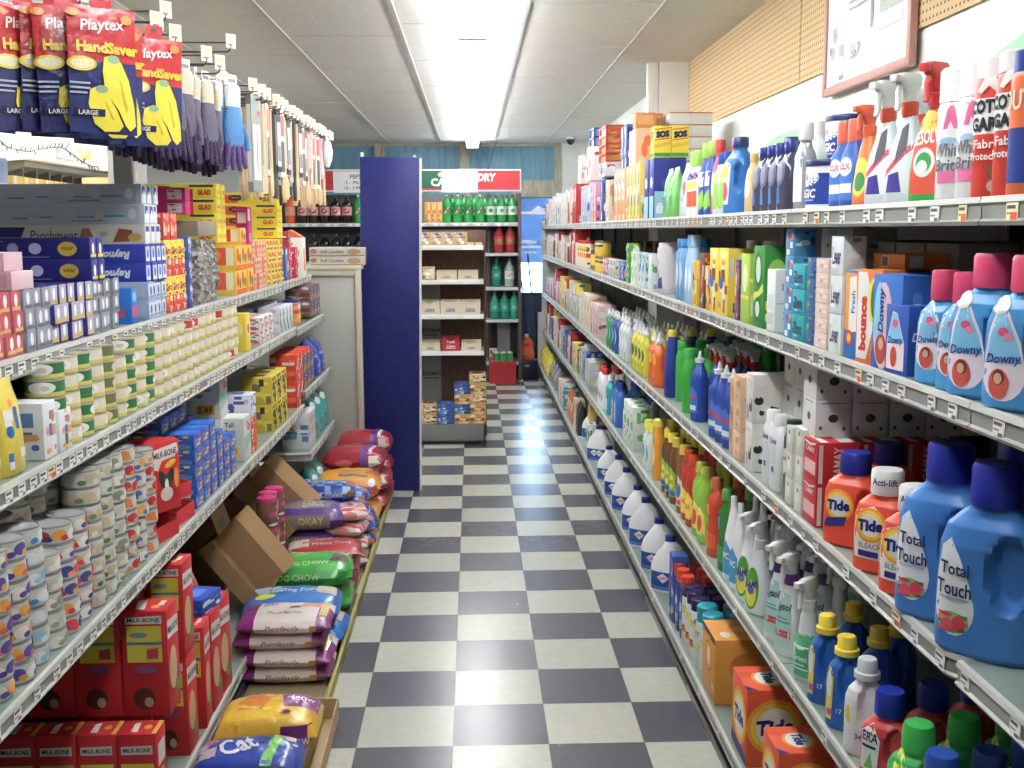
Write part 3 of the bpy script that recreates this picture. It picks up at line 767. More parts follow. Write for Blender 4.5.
# sprays
LYS = spray('spray_bottle', .078, .055, .268, '#eef0f0', '#f1f1ef', '#f1f1ef', '#5d2f83', [(0, .92), (.03, 1), (.3, 1), (.55, .88), (.75, .66), (.9, .5), (1, .42)], 2.8,
    [('p', [(-.034, .02), (.024, .02), (.022, .11), (.012, .165), (-.018, .17), (-.032, .12)], '#a9cfc9'), ('r', -.032, .052, .023, .07, '#cf3a3c'), ('t', 'Lysol', -.004, .13, .026, '#25306e', 0, .046, .1), ('r', -.026, .09, .018, .094, '#4f8f97'), ('r', -.026, .1, .012, .103, '#4f8f97')], hs=1.05, nr=.017)
GLAB = spray('spray_bottle', .085, .055, .265, '#eef1f6', '#f2f2f2', '#f2f2f2', '#e9e9e9', [(0, .9), (.03, 1), (.35, .98), (.6, .8), (.8, .55), (1, .38)], 2.6,
    [('e', -.006, .075, .028, .062, '#4fa62e'), ('e', -.006, .062, .02, .04, '#e6e23a'), ('t', 'BAM!', -.006, .09, .022, '#3a3b8e', .1, .044, .1, .04), ('e', -.006, .072, .013, .013, '#6f6fc0')], hs=1.0, nr=.014)
WBLU = bottle('toilet_cleaner_bottle', .075, .05, .27, '#f1f3f6', '#eef0f2', [(0, .9), (.03, 1), (.3, 1), (.6, .8), (.8, .55), (.93, .4), (1, .3)], (.010, .03), 2.6, [('p', [(-.028, .02), (.024, .02), (.022, .1), (-.01, .13), (-.026, .1)], '#3f98d2'), ('t', 'WC', -.004, .08, .02, WH, 0, .04)])[0]
CLXG = spray('spray_bottle', .07, .052, .255, '#e9efec', '#f4f4f2', '#f4f4f2', '#f0f0ee', [(0, .92), (.03, 1), (.45, 1), (.5, .96), (.52, .8), (.9, .6), (1, .45)], 2.6,
    [('r', -.032, .012, .032, .12, '#46b47a'), ('e', -.004, .1, .022, .02, '#e9f3ee'), ('t', 'CLX', -.004, .1, .014, '#c8384a', 0, .034), ('t', 'Green', -.004, .06, .016, '#e9f6ee', 0, .044), ('r', -.024, .03, .02, .034, '#dff1e6'), ('r', -.024, .04, .012, .044, '#dff1e6')], hs=1.05, nr=.016)
RIBW = spray('spray_bottle', .075, .06, .27, '#eff0ef', '#f6f6f4', '#f6f6f4', '#f4f4f2', 'taper', 2.2, [('r', -.024, .03, .024, .12, '#e3e7ea')], hs=1.1, nr=.02)
WSPR = spray('spray_bottle', .085, .06, .236, '#dfeaf0', '#eef2f4', '#e6ecee', '#d5452c', [(0, .9), (.03, 1), (.35, .98), (.6, .82), (.85, .5), (1, .36)], 2.6,
    [('p', [(-.03, .02), (.03, .02), (.02, .1), (-.01, .13), (-.03, .1)], '#e9eef2'), ('p', [(-.03, .05), (.026, .1), (.026, .115), (-.03, .065)], '#d8456a'), ('p', [(-.026, .022), (.012, .022), (.004, .06), (-.02, .055)], '#4a3f9c'), ('p', [(-.008, .075), (.016, .1), (.01, .15), (-.002, .14)], '#59595f')])
RESOLVE = spray('spray_bottle', .09, .06, .238, '#37b94f', '#dc2f31', '#dc2f31', '#d62c2e', [(0, .9), (.03, 1), (.35, .98), (.6, .82), (.85, .5), (1, .36)], 2.6,
    [('p', [(-.034, .015), (.03, .015), (.026, .12), (.004, .165), (-.03, .14)], '#e2503a'), ('e', -.002, .14, .026, .02, '#f2c329'), ('t', 'RESOLVE', -.002, .115, .026, '#ffffff', .1, .062), ('e', -.004, .07, .022, .026, '#f0f0ea'), ('e', -.004, .07, .016, .018, '#3ba24c'), ('e', -.006, .062, .011, .012, '#f0f0ea')])
def aero(name, r, h, col, capc, lab, capr=None, ch=.045, mat=None): return bottle(name, 2*r, 2*r, h, col, capc, 'aero', (capr or r*.92, ch), 2, lab, mat, [(0, (capr or r*.92), 1), (.9, (capr or r*.92), 1), (1, (capr or r*.92)*.85, 1)], wrap=True)[0]
SCG = aero('aerosol_can', .033, .218, '#d9392b', '#f3f0ee', [('r', -.1, .1, .1, .155, '#f3f2ef'), ('t', 'SCOTCH-', .0, .142, .022, '#24262c', 0, .09, 0, .05), ('t', 'GARD', .0, .115, .022, '#24262c', 0, .06, 0, .05), ('t', 'Fabric', .0, .085, .014, '#f7efe8', 0, .05), ('t', 'Protector', .0, .066, .012, '#f7efe8', 0, .06),
    ('p', [(-.02, .165), (.0, .2), (.02, .165), (.012, .162), (.0, .185), (-.012, .162)], '#f2e9e2'), ('e', .012, .042, .012, .012, '#8b5a3c'), ('e', .014, .02, .011, .01, '#b9b3ab')], .031, .03)
SHOUT = aero('aerosol_can', .034, .222, '#f1f1f2', '#f4f4f4', [('p', [(-.012, .12), (.002, .175), (.016, .12), (.008, .12), (.002, .145), (-.004, .12)], '#e9639b'), ('t', 'White', .0, .085, .022, '#6b6b74', 0, .05, .1), ('t', 'Brite', .0, .06, .02, '#6b6b74', 0, .05, .1), ('r', -.02, .03, .026, .05, '#e06aa0'), ('e', .0, .1, .018, .006, '#9fc4dd')], .033, .055)
ORGB = aero('aerosol_can', .03, .212, '#e2662e', '#27408e', [('r', -.1, .02, .1, .1, '#27408e'), ('t', 'OUT', 0, .14, .03, '#f6e9d6', 0, .05)], .028, .03)
BIGAIR = bottle('air_freshener_can', .12, .12, .215, '#cfc9cf', '#dcd7dc', [(0, .97), (.02, 1), (.95, 1), (1, .94)], (.056, .02), 2, [('r', -.16, .02, .16, .17, '#d9d3da'), ('e', .0, .13, .02, .02, '#b8aebd'), ('p', [(-.04, .02), (.0, .02), (-.01, .09), (-.035, .08)], '#3460b8'), ('p', [(.01, .02), (.045, .02), (.04, .07), (.015, .06)], '#3b3f8e'), ('p', [(-.01, .12), (.0, .12), (.035, .05), (.028, .05)], '#6b6170')], wrap=True)[0]
TUBW = bottle('wipes_tub', .112, .112, .118, '#f0f1f3', '#232c5e', [(0, .95), (.03, 1), (.93, 1), (1, .98)], (.058, .014), 2, [('r', -.11, .012, .11, .085, '#2647a4'), ('e', .0, .075, .045, .022, '#e9ecf4'), ('t', 'CLX', -.005, .076, .014, '#d23b3e', 0, .05), ('t', 'MAGIC', .0, .038, .022, WH, 0, .075, .1, .04), ('r', -.04, .02, .03, .024, '#9db2e6')], None, [(0, .058, 1), (.6, .059, 1), (.9, .057, 1), (1, .05, 1)], wrap=True)[0]
TOILB = bottle('toilet_cleaner_bottle', .07, .045, .185, '#2f5cb0', '#e86a4c', [(0, .9), (.03, 1), (.6, 1), (.8, .86), (.93, .55), (1, .5)], (.016, .045), 2.6, [('p', [(-.028, .015), (.024, .015), (.024, .1), (-.012, .12), (-.028, .1)], '#3f78d0'), ('e', -.002, .085, .022, .02, '#eef0f4'), ('t', 'CLX', -.002, .086, .013, '#d23b3e', 0, .036), ('r', -.02, .03, .02, .05, '#f0f2f6')], None, None)[0]
ORSP = spray('spray_bottle', .07, .05, .2, '#ee7a35', '#e85a34', '#e85a34', '#e85a34', 'taper', 2.5, [('e', 0, .06, .026, .04, '#f4d24a'), ('e', .002, .05, .016, .02, '#3c8a4a')], hs=.8, nr=.012)
MRCL = bottle('bleach_bottle', .11, .08, .225, '#e9f0ee', '#f4f4f2', 'jug', (.018, .035), 2.5, [('r', -.04, .03, .04, .1, '#4a564a'), ('e', .01, .055, .02, .014, '#8fa36a'), ('t', 'Lib', 0, .085, .02, '#f1f1ec')])[0]
CLEARW = bottle('clear_bottle', .06, .045, .21, '#9b9dad', '#f1f1f0', 'round', (.018, .04), 2.6, [('r', -.022, .02, .018, .16, '#f3f4f6')], MG)[0]
DARKB = bottle('glass_cleaner_bottle', .075, .06, .18, '#4a4a63', '#2a378e', 'round', (.016, .028), 2.3, [('e', 0, .1, .022, .035, '#6a6a86'), ('e', 0, .1, .014, .024, '#8d8fb0'), ('p', [(-.014, .02), (.006, .02), (.0, .07), (-.012, .06)], '#3d7fc4')], MG)[0]
BLUJ = bottle('cleaner_jug', .11, .075, .235, '#2a74bf', '#2b3f7c', 'jug', (.026, .03), 2.6, [('p', [(-.05, .03), (-.01, .03), (.0, .15), (-.03, .17), (-.05, .14)], '#dfe6f0'), ('e', -.03, .13, .016, .022, '#f0cf3b'), ('e', -.03, .07, .016, .03, '#d24b6a')], None, None, dent_fn(.03, .11, .018, .05, .016))[0]
S409 = bottle('cleaner_bottle', .072, .05, .235, '#f2f2f4', '#9bd553', 'round', (.018, .055), 2.6, [('t', '409', 0, .145, .03, '#5a2f8a', 0, .056, .1, .05), ('r', -.03, .1, .03, .125, '#f3d23c'), ('r', -.028, .035, .024, .09, '#e2552f')])[0]
BLIME = bottle('cleaner_bottle', .065, .05, .25, '#2a55b4', '#a6dd4c', 'flask', (.016, .05), 2.6, [('p', [(-.028, .01), (.026, .03), (.02, .09), (-.02, .06)], '#8fd04a'), ('r', -.024, .1, .02, .15, '#e8edf4')])[0]
REDC = bottle('cleaner_bottle', .062, .05, .245, '#e5556b', '#d8352f', 'flask', (.018, .05), 2.6, [('e', 0, .1, .02, .04, '#f2e3e6')])[0]
YGRN = bottle('cleaner_bottle', .062, .05, .2, '#e8eef0', '#2d56b6', 'flask', (.013, .035), 2.6, [('p', [(-.026, .02), (.024, .02), (.02, .1), (-.02, .12)], '#8fce4e'), ('e', -.002, .12, .014, .02, '#f2d63e')])[0]
PALEY = bottle('cleaner_bottle', .058, .045, .17, '#e8c984', '#d9b36b', 'flask', (.012, .025), 2.5, [('e', 0, .07, .018, .03, '#f4ead0')])[0]
# thin and small far goods
def soapbar_stack(col, cols, seed, w=.095, d=.06, h=.034, text=None):
    return carton('soap_box', w, d, h, col, [('b', -w*.44, .004, w*.44, h-.004, cols, 5, seed)]+([('t', text, 0, h/2, h*.45, '#3b3f6e', 0, w*.7)] if text else []), [('b', -d*.42, .004, d*.42, h-.004, cols, 4, seed+1), ('e', .0, h/2, .014, .008, cols[0])])
PINKS = soapbar_stack('#e9cfc2', ['#efe3da', '#d9a99b', '#8b7ab5', '#f2e9e2'], 3)
TEALS = soapbar_stack('#dfe9ea', ['#f2f6f6', '#86c4c2', '#eef2f2'], 5, .08, .05, .085, 'Lever')
BLUES = soapbar_stack('#4f8fc0', ['#f1f3f6', '#3a3f96', '#1fa0a0', '#e06a3c', '#f4f6f6'], 6, .09, .055, .075)
TEALB = soapbar_stack('#12a6ad', ['#1bb5b8', '#7adcd8', '#2f6fb8'], 7, .1, .07, .062, 'Zest')
BGY = soapbar_stack('#2f5f9e', ['#6fae3e', '#f0d23c', '#28478e', '#9fcbe0'], 8, .09, .06, .06)
SOAPW = soapbar_stack('#e6e9e6', ['#f4f4f2', '#c7d6cf', '#3f5fa8'], 9, .085, .06, .115)
GREYC = carton('shipping_carton', .16, .12, .08, '#8f877b', [('t', 'Lever', 0, .04, .018, '#5b5f78', 0, .06)], [('t', 'Lever', 0, .04, .016, '#5b5f78', 0, .05), ('r', -.05, .005, .05, .007, '#847c71')], edge='#7d766c')
GREYD = carton('shipping_carton', .11, .11, .1, '#b4b4b0', [('e', 0, .05, .012, .006, '#6d6d72')], [('e', 0, .05, .014, .006, '#62626a'), ('r', -.03, .07, .03, .072, '#8b8b8e')], edge='#8b8b88')
WCART = carton('soap_carton', .1, .085, .088, '#dedfdc', [('e', 0, .045, .012, .01, '#55565e'), ('r', -.03, .08, .03, .083, '#9b9ca4')], [('e', 0, .045, .012, .01, '#3f4048'), ('e', .026, .02, .004, .005, '#55565e'), ('e', -.03, .022, .004, .005, '#55565e'), ('r', -.03, .08, .03, .083, '#9b9ca4')], edge='#b9bab6')
CAMAY = carton('soap_box', .1, .1, .1, '#c8202c', [('t', 'CAMAY', 0, .078, .014, '#f3e9e6', 0, .08), ('r', -.042, .02, .042, .052, '#e9b9b8'), ('p', [(-.04, .095), (.0, .09), (.04, .098), (.04, .093), (.0, .086), (-.04, .09)], '#f0e3df')],
    [('t', 'CAMAY', 0, .05, .022, '#f0d9d4', PI/2, .08), ('r', -.046, .004, -.036, .095, '#e8e4df')], [('p', [(-.046, .01), (.046, .01), (.046, .03), (-.046, .02)], '#f1e6e2'), ('r', -.046, .055, .046, .09, '#ece6e2')])
WPRINT = carton('soap_carton', .075, .09, .14, '#e9e6e0', [('b', -.034, .01, .034, .13, ['#f4f2ee', '#b9b9c0', '#efe9e0', '#53535a', '#d9d3ca'], 10, 2)], [('b', -.04, .01, .04, .13, ['#f4f2ee', '#c3c0bc', '#35353b', '#efe6da'], 10, 4)], edge='#c3c0ba')
PEACH = carton('soap_carton', .085, .1, .085, '#e6c09c', [('b', -.038, .008, .038, .078, ['#c99a72', '#efd6bd', '#a87a55'], 7, 6)], [('t', 'Ivory', 0, .05, .02, '#8f6a48', 0, .06, .2), ('r', -.04, .01, .04, .02, '#d3a780')], edge='#c99f7c')
PEACHT = carton('soap_carton', .05, .09, .24, '#dcb78e', [('b', -.022, .02, .022, .22, ['#b98b5f', '#ecd2b0', '#c98f5e', '#8f6a48'], 16, 8)], [('b', -.04, .02, .04, .22, ['#e6cba9', '#cfa377', '#b98b5f'], 8, 9)])
SOAPT = carton('soap_box', .06, .08, .07, '#d6d9cd', [('e', 0, .04, .015, .018, '#e9ebe4'), ('e', .0, .055, .006, .006, '#c04a4a')], [('e', 0, .04, .018, .02, '#8fa093'), ('e', 0, .05, .006, .006, '#d9c04a')])
REDWC = SOAPT
WTALL = bottle('body_wash_bottle', .075, .045, .205, '#eef0f2', '#f4f4f4', [(0, .9), (.03, 1), (.7, 1), (.9, .9), (.97, .7), (1, .6)], (.02, .03), 2.8, [('r', -.02, .07, .016, .12, '#dfe6ee'), ('t', 'Dove', -.002, .135, .018, '#41588f', 0, .04), ('r', -.01, .05, .008, .066, '#4f9cc8')])[0]
DKGR = bottle('body_wash_bottle', .06, .045, .21, '#0f4f3b', '#1c3c30', [(0, .9), (.03, 1), (.85, 1), (.95, .92), (1, .8)], (.02, .035), 2.8, [('p', [(-.02, .06), (.016, .08), (.016, .14), (-.02, .13)], '#e3ece6'), ('t', 'Spring', -.002, .11, .014, '#1c5a46', .2, .034)])[0]
BABY_A = carton('dryer_sheet_box', .075, .04, .185, '#2f7fc8', [('r', -.034, .06, .034, .18, '#f1a33c'), ('p', [(-.016, .055), (.022, .06), (.012, .175), (-.016, .17)], '#f4f2ea'), ('t', 'Fresh', .002, .12, .016, '#2f66b8', PI/2, .08), ('e', -.012, .045, .015, .016, '#e8552f'), ('e', -.012, .045, .008, .009, '#f6d24a')], [('r', -.02, 0, .02, .185, '#ef9a3c')], [('r', -.034, .004, .034, .036, '#f0a04a')])
BOUNCE = carton('dryer_sheet_box', .1, .05, .19, '#ee7423', [('p', [(-.045, .01), (-.005, .01), (.03, .1), (-.01, .185), (-.045, .185)], '#f4f1ec'), ('e', .018, .13, .02, .045, '#f4d63c'), ('e', .022, .13, .013, .036, '#2c7a45'), ('t', 'bounce', -.02, .082, .03, '#d8321f', PI/2, .15, 0, .06)], [('r', -.022, .1, .022, .17, '#ef7f33')], [('r', -.04, .01, .04, .04, '#ef8a3c')])
DOWNB = carton('dryer_sheet_box', .115, .06, .185, '#2f6fc6', [('e', -.014, .085, .038, .085, '#eac2d2'), ('e', -.03, .1, .02, .07, '#8fd0ec'), ('t', 'Downy', -.018, .115, .028, '#22398e', PI/2, .11, .2, .04), ('e', -.018, .04, .022, .03, '#b5453a'), ('e', -.018, .05, .01, .012, '#e2b08e')], [('e', 0, .14, .01, .012, '#5c96dc'), ('r', -.03, .0, .03, .03, '#2559ad')], [])
DOWNS = carton('dryer_sheet_box', .085, .085, .13, '#2a58b4', [('p', [(-.036, .008), (.03, .008), (.03, .06), (.0, .115), (-.016, .118), (-.036, .06)], '#f1dce6'), ('p', [(-.034, .055), (.028, .06), (.0, .112), (-.014, .114)], '#7cc6ea'), ('t', 'Downy', -.003, .062, .018, '#22398e', .05, .06, .2), ('e', -.008, .032, .012, .02, '#d2452f'), ('e', -.004, .095, .01, .008, '#e0507c')], [('t', 'Downy', 0, .07, .022, '#e9eef8', 0, .07, .2), ('e', -.01, .03, .014, .012, '#7db1e6')], [('p', [(-.03, .02), (.02, .03), (.0, .05)], '#e9eef8')])
ORFLAT = carton('dryer_sheet_box', .14, .16, .032, '#ee8126', [('r', -.03, .004, .0, .028, '#f0efe9'), ('r', -.028, .006, -.002, .026, '#6b6b6e')], [('r', -.07, .004, -.04, .028, '#f0efe9'), ('r', -.02, .004, .07, .01, '#f5a04a')], [('r', -.06, .02, .06, .14, '#f08a33')])
ORCAR = carton('shipping_carton', .16, .12, .062, '#c9641f', [('r', -.02, .008, .015, .054, '#e9e4dc'), ('r', -.018, .01, .012, .05, '#7a7672')], [('r', -.02, .008, .015, .054, '#e4ded4'), ('b', -.018, .01, .013, .052, ['#6b6762', '#e4ded4'], 8, 3)], edge='#a04f18')
def scene_box(name, w, d, h, col, cols, seed, top=None): return busy_carton(name, w, d, h, col, cols, seed)
GRBOX = carton('duster_box', .115, .07, .225, '#2f8f3a', [('e', -.005, .16, .04, .05, '#1c6f2c'), ('e', -.005, .16, .026, .036, '#d9ecd2'), ('p', [(-.05, .07), (.05, .1), (.05, .125), (.0, .1), (-.05, .095)], '#cfd94a'), ('e', -.005, .05, .036, .034, '#1c6f2c'), ('e', -.005, .05, .024, .022, '#d9ecd2')], [('e', 0, .15, .026, .04, '#9fd05a'), ('p', [(-.03, .05), (.03, .08), (.03, .1), (-.03, .075)], '#f1e24a'), ('r', -.03, .02, .03, .04, '#f0f0e6')], [('r', -.04, .01, .03, .06, '#e8eae2')])
YGBOX = carton('duster_box', .1, .07, .2, '#a9cf3c', [('e', 0, .13, .03, .04, '#e9f3c8'), ('r', -.048, .07, .048, .08, '#f2d63e')], [('p', [(-.03, .02), (.03, .05), (.03, .11), (-.03, .08)], '#e9e6da'), ('r', -.034, .12, .034, .13, '#f2e03e')])
YELB = busy_carton('mop_pad_box', .13, .08, .21, '#f5d91f', ['#f4f2e6', '#2f66c0', '#8a4a2c', '#e6902e', '#f5d91f'], 12)
YELC = busy_carton('mop_pad_box', .07, .07, .16, '#f2d51e', ['#efe9da', '#6b3f2c', '#d24a3a', '#3f6a3a', '#f0c32c'], 14)
BRNB = busy_carton('mop_pad_box', .07, .07, .19, '#8a5132', ['#d9902f', '#efe2c8', '#b5322c', '#2f4a3c'], 16)
ORNB = busy_carton('mop_pad_box', .075, .07, .15, '#f09a2f', ['#f6efdc', '#f2cf3a', '#3a66b5', '#a85a2c'], 18)
PURB = busy_carton('mop_pad_box', .05, .07, .18, '#5a3a86', ['#e06a33', '#8a4a5c', '#efe6ee', '#f0c94a'], 20)
WTXT = carton('mop_pad_box', .08, .07, .165, '#e9eeee', [('r', -.03, .02, .03, .05, '#cdd6d6'), ('r', -.03, .06, .03, .1, '#d6dede')], [('t', '123', 0, .12, .02, '#8f9a9c'), ('t', '28', 0, .045, .02, '#8f9a9c'), ('r', -.03, .075, .03, .078, '#86c4b4')], [])
SPONGE = [busy_carton('sponge_pack', .09, .06, .1, c, cs, i) for i, (c, cs) in enumerate((('#3a63b8', ['#e6a4b8', '#f2f2f4', '#7fa8dc']), ('#57b04a', ['#f3f3ee', '#f0dc3c', '#2f6fb0']), ('#d9d9de', ['#5fa05a', '#4f78c2', '#e7d24a']), ('#d87a9a', ['#f3f0f4', '#4f5fae', '#f0d23c'])))]
PACKW = [busy_carton('cloth_pack', .085, .06, .16, c, cs, 30+i) for i, (c, cs) in enumerate((('#dfe8e2', ['#5fae62', '#f3f5f3', '#7fc0d8']), ('#cfe2ea', ['#3f8fae', '#e9f0f2', '#58a85a']), ('#e9ecea', ['#62b05c', '#a9d39f', '#f2f2f0'])))]
def far_box(w, d, h, col, cols, seed): return busy_carton('boxed_goods', w, d, h, col, cols, seed)
FAR = {k: far_box(w, d, h, c, cs, s_) for k, (w, d, h, c, cs, s_) in {
 'white': (.09, .12, .24, '#dedbd6', ['#c9b9b5', '#efece8', '#b5a9a9'], 41), 'pink': (.08, .12, .22, '#e5c9c6', ['#c8525a', '#f0e9e6', '#7a5a86'], 42),
 'red': (.17, .12, .3, '#b5262c', ['#c63a3a', '#efd9d0', '#a01f28'], 43), 'blue': (.1, .12, .26, '#c9d3e4', ['#5a74b8', '#f0f0f2', '#c05a8a'], 44),
 'purple': (.1, .12, .26, '#cf8fae', ['#f0c93c', '#9a3f8e', '#f0e6ea', '#d9453c'], 45), 'cream': (.14, .12, .24, '#ddd0b8', ['#c98b6a', '#efe6d4', '#b8a888'], 46),
 'orange': (.12, .12, .27, '#ecb184', ['#e8702f', '#f4ece0', '#f0c43c', '#d2d6dc'], 47), 'yellow': (.1, .12, .27, '#f0d64a', ['#f6f0dc', '#e5572f', '#9fc54a', '#4a6ab8'], 48),
 'navy': (.1, .12, .22, '#4d62a8', ['#eef0f4', '#2a3f8e', '#c9d6e6'], 49), 'dark': (.09, .12, .18, '#5c463c', ['#8a6a4a', '#2f2a2a', '#a8402f'], 50),
 'green': (.1, .12, .2, '#5aa05a', ['#e8efe0', '#2f7f4a', '#e6d23c'], 51), 'redw': (.09, .12, .19, '#e9e2e0', ['#c9262f', '#f3efee', '#cf4a52'], 52),
 'grey': (.12, .12, .2, '#b5b9bd', ['#d9dbde', '#8d929a', '#d0cd6a'], 53), 'teal': (.09, .12, .19, '#3f93a3', ['#c9e3e6', '#2f6f8e', '#e7d8ae'], 54)}.items()}
TINR = bottle('scouring_powder_can', .075, .075, .19, '#e6d9c0', '#c02a2c', [(0, .97), (.02, 1), (.97, 1), (1, .98)], (.036, .02), 2, [('b', -.06, .02, .06, .15, ['#d23a32', '#f0d23c', '#f4f0e6', '#8a3f2c'], 9, 3)], wrap=True)[0]
TIND = bottle('polish_tin', .08, .08, .13, '#8a6a3c', '#4a3a36', [(0, .97), (.02, 1), (.97, 1), (1, .98)], (.038, .02), 2, [('r', -.06, .03, .06, .1, '#e2b23a')], wrap=True)[0]
TINY = bottle('polish_tin', .09, .09, .1, '#f0c832', '#7a7670', [(0, .97), (.02, 1), (.97, 1), (1, .98)], (.042, .016), 2, [('b', -.06, .02, .06, .075, ['#f4ecd0', '#3a4a8e', '#f0c832'], 6, 9)], wrap=True)[0]
BLUEB = bottle('spray_starch_bottle', .07, .06, .235, '#6ea8dc', '#2f86c6', 'cyl', (.026, .03), 2.2, [('e', 0, .1, .022, .05, '#cfe2f2')])[0]
LBLU = bottle('spray_starch_bottle', .06, .05, .25, '#a9cbe8', '#8fb9e0', 'flask', (.018, .04), 2.4, [('e', 0, .09, .02, .045, '#eef4f8')])[0]
WCAPB = bottle('cleaner_bottle', .075, .06, .235, '#5c8a4a', '#f1efec', 'cyl', (.024, .035), 2.2, [])[0]
def dish(col, capc, lab, w=.075, d=.05, h=.235, mat=None, prof='dish', cr=.012, ch=.04): return bottle('dish_soap_bottle', w, d, h, col, capc, prof, (cr, ch), 2.3, lab, mat, [(0, cr*1.5, 1), (.3, cr*1.5, 1), (.36, cr*.9, 1), (.8, cr*.7, 1), (1, cr*.5, 1)])[0]
DYEL = dish('#d7cf1f', '#eceef0', [('e', 0, .1, .024, .05, '#e6e04a'), ('e', 0, .1, .015, .03, '#3f6a3c')], mat=MG)
DORG = dish('#ef6a1f', '#eceef0', [('e', 0, .12, .02, .03, '#f2b32c'), ('e', 0, .07, .024, .03, '#e2541c')], w=.085, d=.055, mat=MG)
DWHT = dish('#d3dde4', '#f2f3f4', [('e', 0, .1, .022, .05, '#f1f3f5')], mat=MG)
DGRN = dish('#1f8a5a', '#eceeec', [('e', 0, .1, .022, .05, '#5cc08c')], mat=MG)
DBLU = dish('#2a4f9e', '#e6e8ec', [('e', 0, .1, .022, .05, '#8fb1e0')], mat=MG)
NAVY = bottle('powder_cleanser_bottle', .078, .065, .28, '#2a3a9c', '#e8d92c', [(0, .9), (.03, 1), (.5, .95), (.7, .9), (.9, .72), (1, .5)], (.021, .026), 2.2, [('p', [(-.03, .05), (.02, .1), (.03, .2), (-.02, .15)], '#3a4fb5')])[0]
GRNB = bottle('cleanser_bottle', .072, .062, .245, '#2fae3c', '#2ca23a', [(0, .92), (.03, 1), (.8, 1), (.88, .9), (.93, .78), (1, .7)], (.027, .035), 2.1, [('e', -.004, .13, .018, .06, '#3fbf4a')])[0]
AJAX = bottle('glass_cleaner_bottle', .078, .055, .255, '#1d4cae', '#dfe6ec', 'round', (.012, .04), 2.5, [('p', [(-.032, .03), (.028, .03), (.026, .1), (.0, .13), (-.03, .11)], '#2f6fd0'), ('t', 'AJAX', -.002, .085, .022, '#e33a3a', .15, .052, .1, .05), ('r', -.026, .04, .02, .058, '#e4ecf4')], MG, [(0, .018, 1), (.35, .018, 1), (.4, .009, 1), (.85, .005, 1), (1, .003, 1)])[0]
WIN = spray('glass_cleaner_spray', .078, .055, .275, '#1f50b4', '#f1f3f5', '#d5302c', '#d5302c', 'round', 2.5, [('p', [(-.03, .02), (.028, .02), (.024, .1), (-.006, .13), (-.03, .1)], '#efeae0'), ('t', 'WINDEX', -.002, .1, .014, '#d23b2c', .2, .05), ('r', -.024, .03, .02, .07, '#d8c9a4'), ('r', -.02, .035, .012, .045, '#2a3a8e')], MG, hs=.9)
def mult(col, capc, lab, h=.27, w=.085, d=.06, cr=.022, ch=.035): return bottle('floor_cleaner_bottle', w, d, h, col, capc, 'waist', (cr, ch), 2.4, lab, MG)[0]
PINE = mult('#7a4a1c', '#ead22a', [('p', [(-.036, .03), (.034, .03), (.034, .12), (.0, .15), (-.034, .12)], '#7ec03c'), ('e', 0, .09, .022, .03, '#f2d63e'), ('t', 'PINE', 0, .09, .016, '#2f6a2c', .1, .04), ('r', -.03, .035, .03, .055, '#2f5fae')])
PINE2 = mult('#8a5a24', '#ead22a', [('p', [(-.036, .03), (.034, .03), (.034, .12), (.0, .15), (-.034, .12)], '#e7d8a4'), ('e', 0, .09, .022, .03, '#4f6fc0'), ('r', -.03, .035, .03, .055, '#d8453c')])
ORLID = mult('#f2a21f', '#eedf52', [('e', 0, .11, .02, .05, '#f6c94a')], h=.27, cr=.03, ch=.03)
FABR = mult('#c62f1c', '#dd3b25', [('p', [(-.036, .03), (.034, .03), (.034, .1), (.0, .13), (-.034, .1)], '#f0d33a'), ('t', 'MAX', 0, .075, .02, '#b52a3c', .1, .044)])
LIME = mult('#93c82c', '#b6bd3c', [('p', [(-.036, .03), (.034, .03), (.034, .1), (.0, .13), (-.034, .1)], '#e8e45a'), ('e', 0, .07, .02, .03, '#e2532f')])
ORR = mult('#d8481e', '#d4683c', [('e', -.01, .16, .014, .02, '#e9703c'), ('p', [(-.036, .03), (.034, .03), (.034, .08), (-.034, .09)], '#e35a2c')])
DGR = mult('#2c7f2f', '#5a9e4a', [('p', [(-.034, .12), (-.002, .14), (.0, .18), (-.03, .17)], '#4f9ad2'), ('p', [(-.036, .03), (.034, .03), (.034, .08), (-.034, .09)], '#3f9a3f')])
REDCW = bottle('bleach_bottle', .08, .06, .25, '#e9eaec', '#c9252c', 'jug', (.02, .035), 2.4, [('r', -.03, .03, .03, .1, '#d9dde4'), ('e', 0, .07, .02, .02, '#c8323a')])[0]
BLUL = bottle('detergent_bottle', .105, .07, .25, '#2a66b8', '#2a3c9e', 'jug', (.022, .035), 2.5, [('p', [(-.045, .03), (-.005, .03), (.0, .13), (-.03, .16), (-.045, .13)], '#e9eef6'), ('e', -.025, .1, .014, .018, '#d8433c')])[0]
TEALL = bottle('detergent_bottle', .09, .065, .24, '#2f9aa6', '#dfe7ea', 'jug', (.02, .035), 2.5, [('r', -.03, .03, .03, .1, '#bfe3e2')])[0]
WNAV = bottle('cleaner_bottle', .075, .055, .23, '#e4e8ee', '#2a3560', 'round', (.018, .03), 2.4, [('r', -.026, .03, .026, .1, '#c3cfe4')])[0]
GWST = busy_carton('freezer_bag_box', .09, .1, .22, '#dfe8e0', ['#3f9a4a', '#f2f4f2', '#6fc070', '#2f7fae'], 60)
YLAB = bottle('cleaner_bottle', .075, .055, .22, '#dfe6e2', '#e7dd3a', 'round', (.022, .04), 2.4, [('e', 0, .08, .024, .04, '#5aa8b8')])[0]
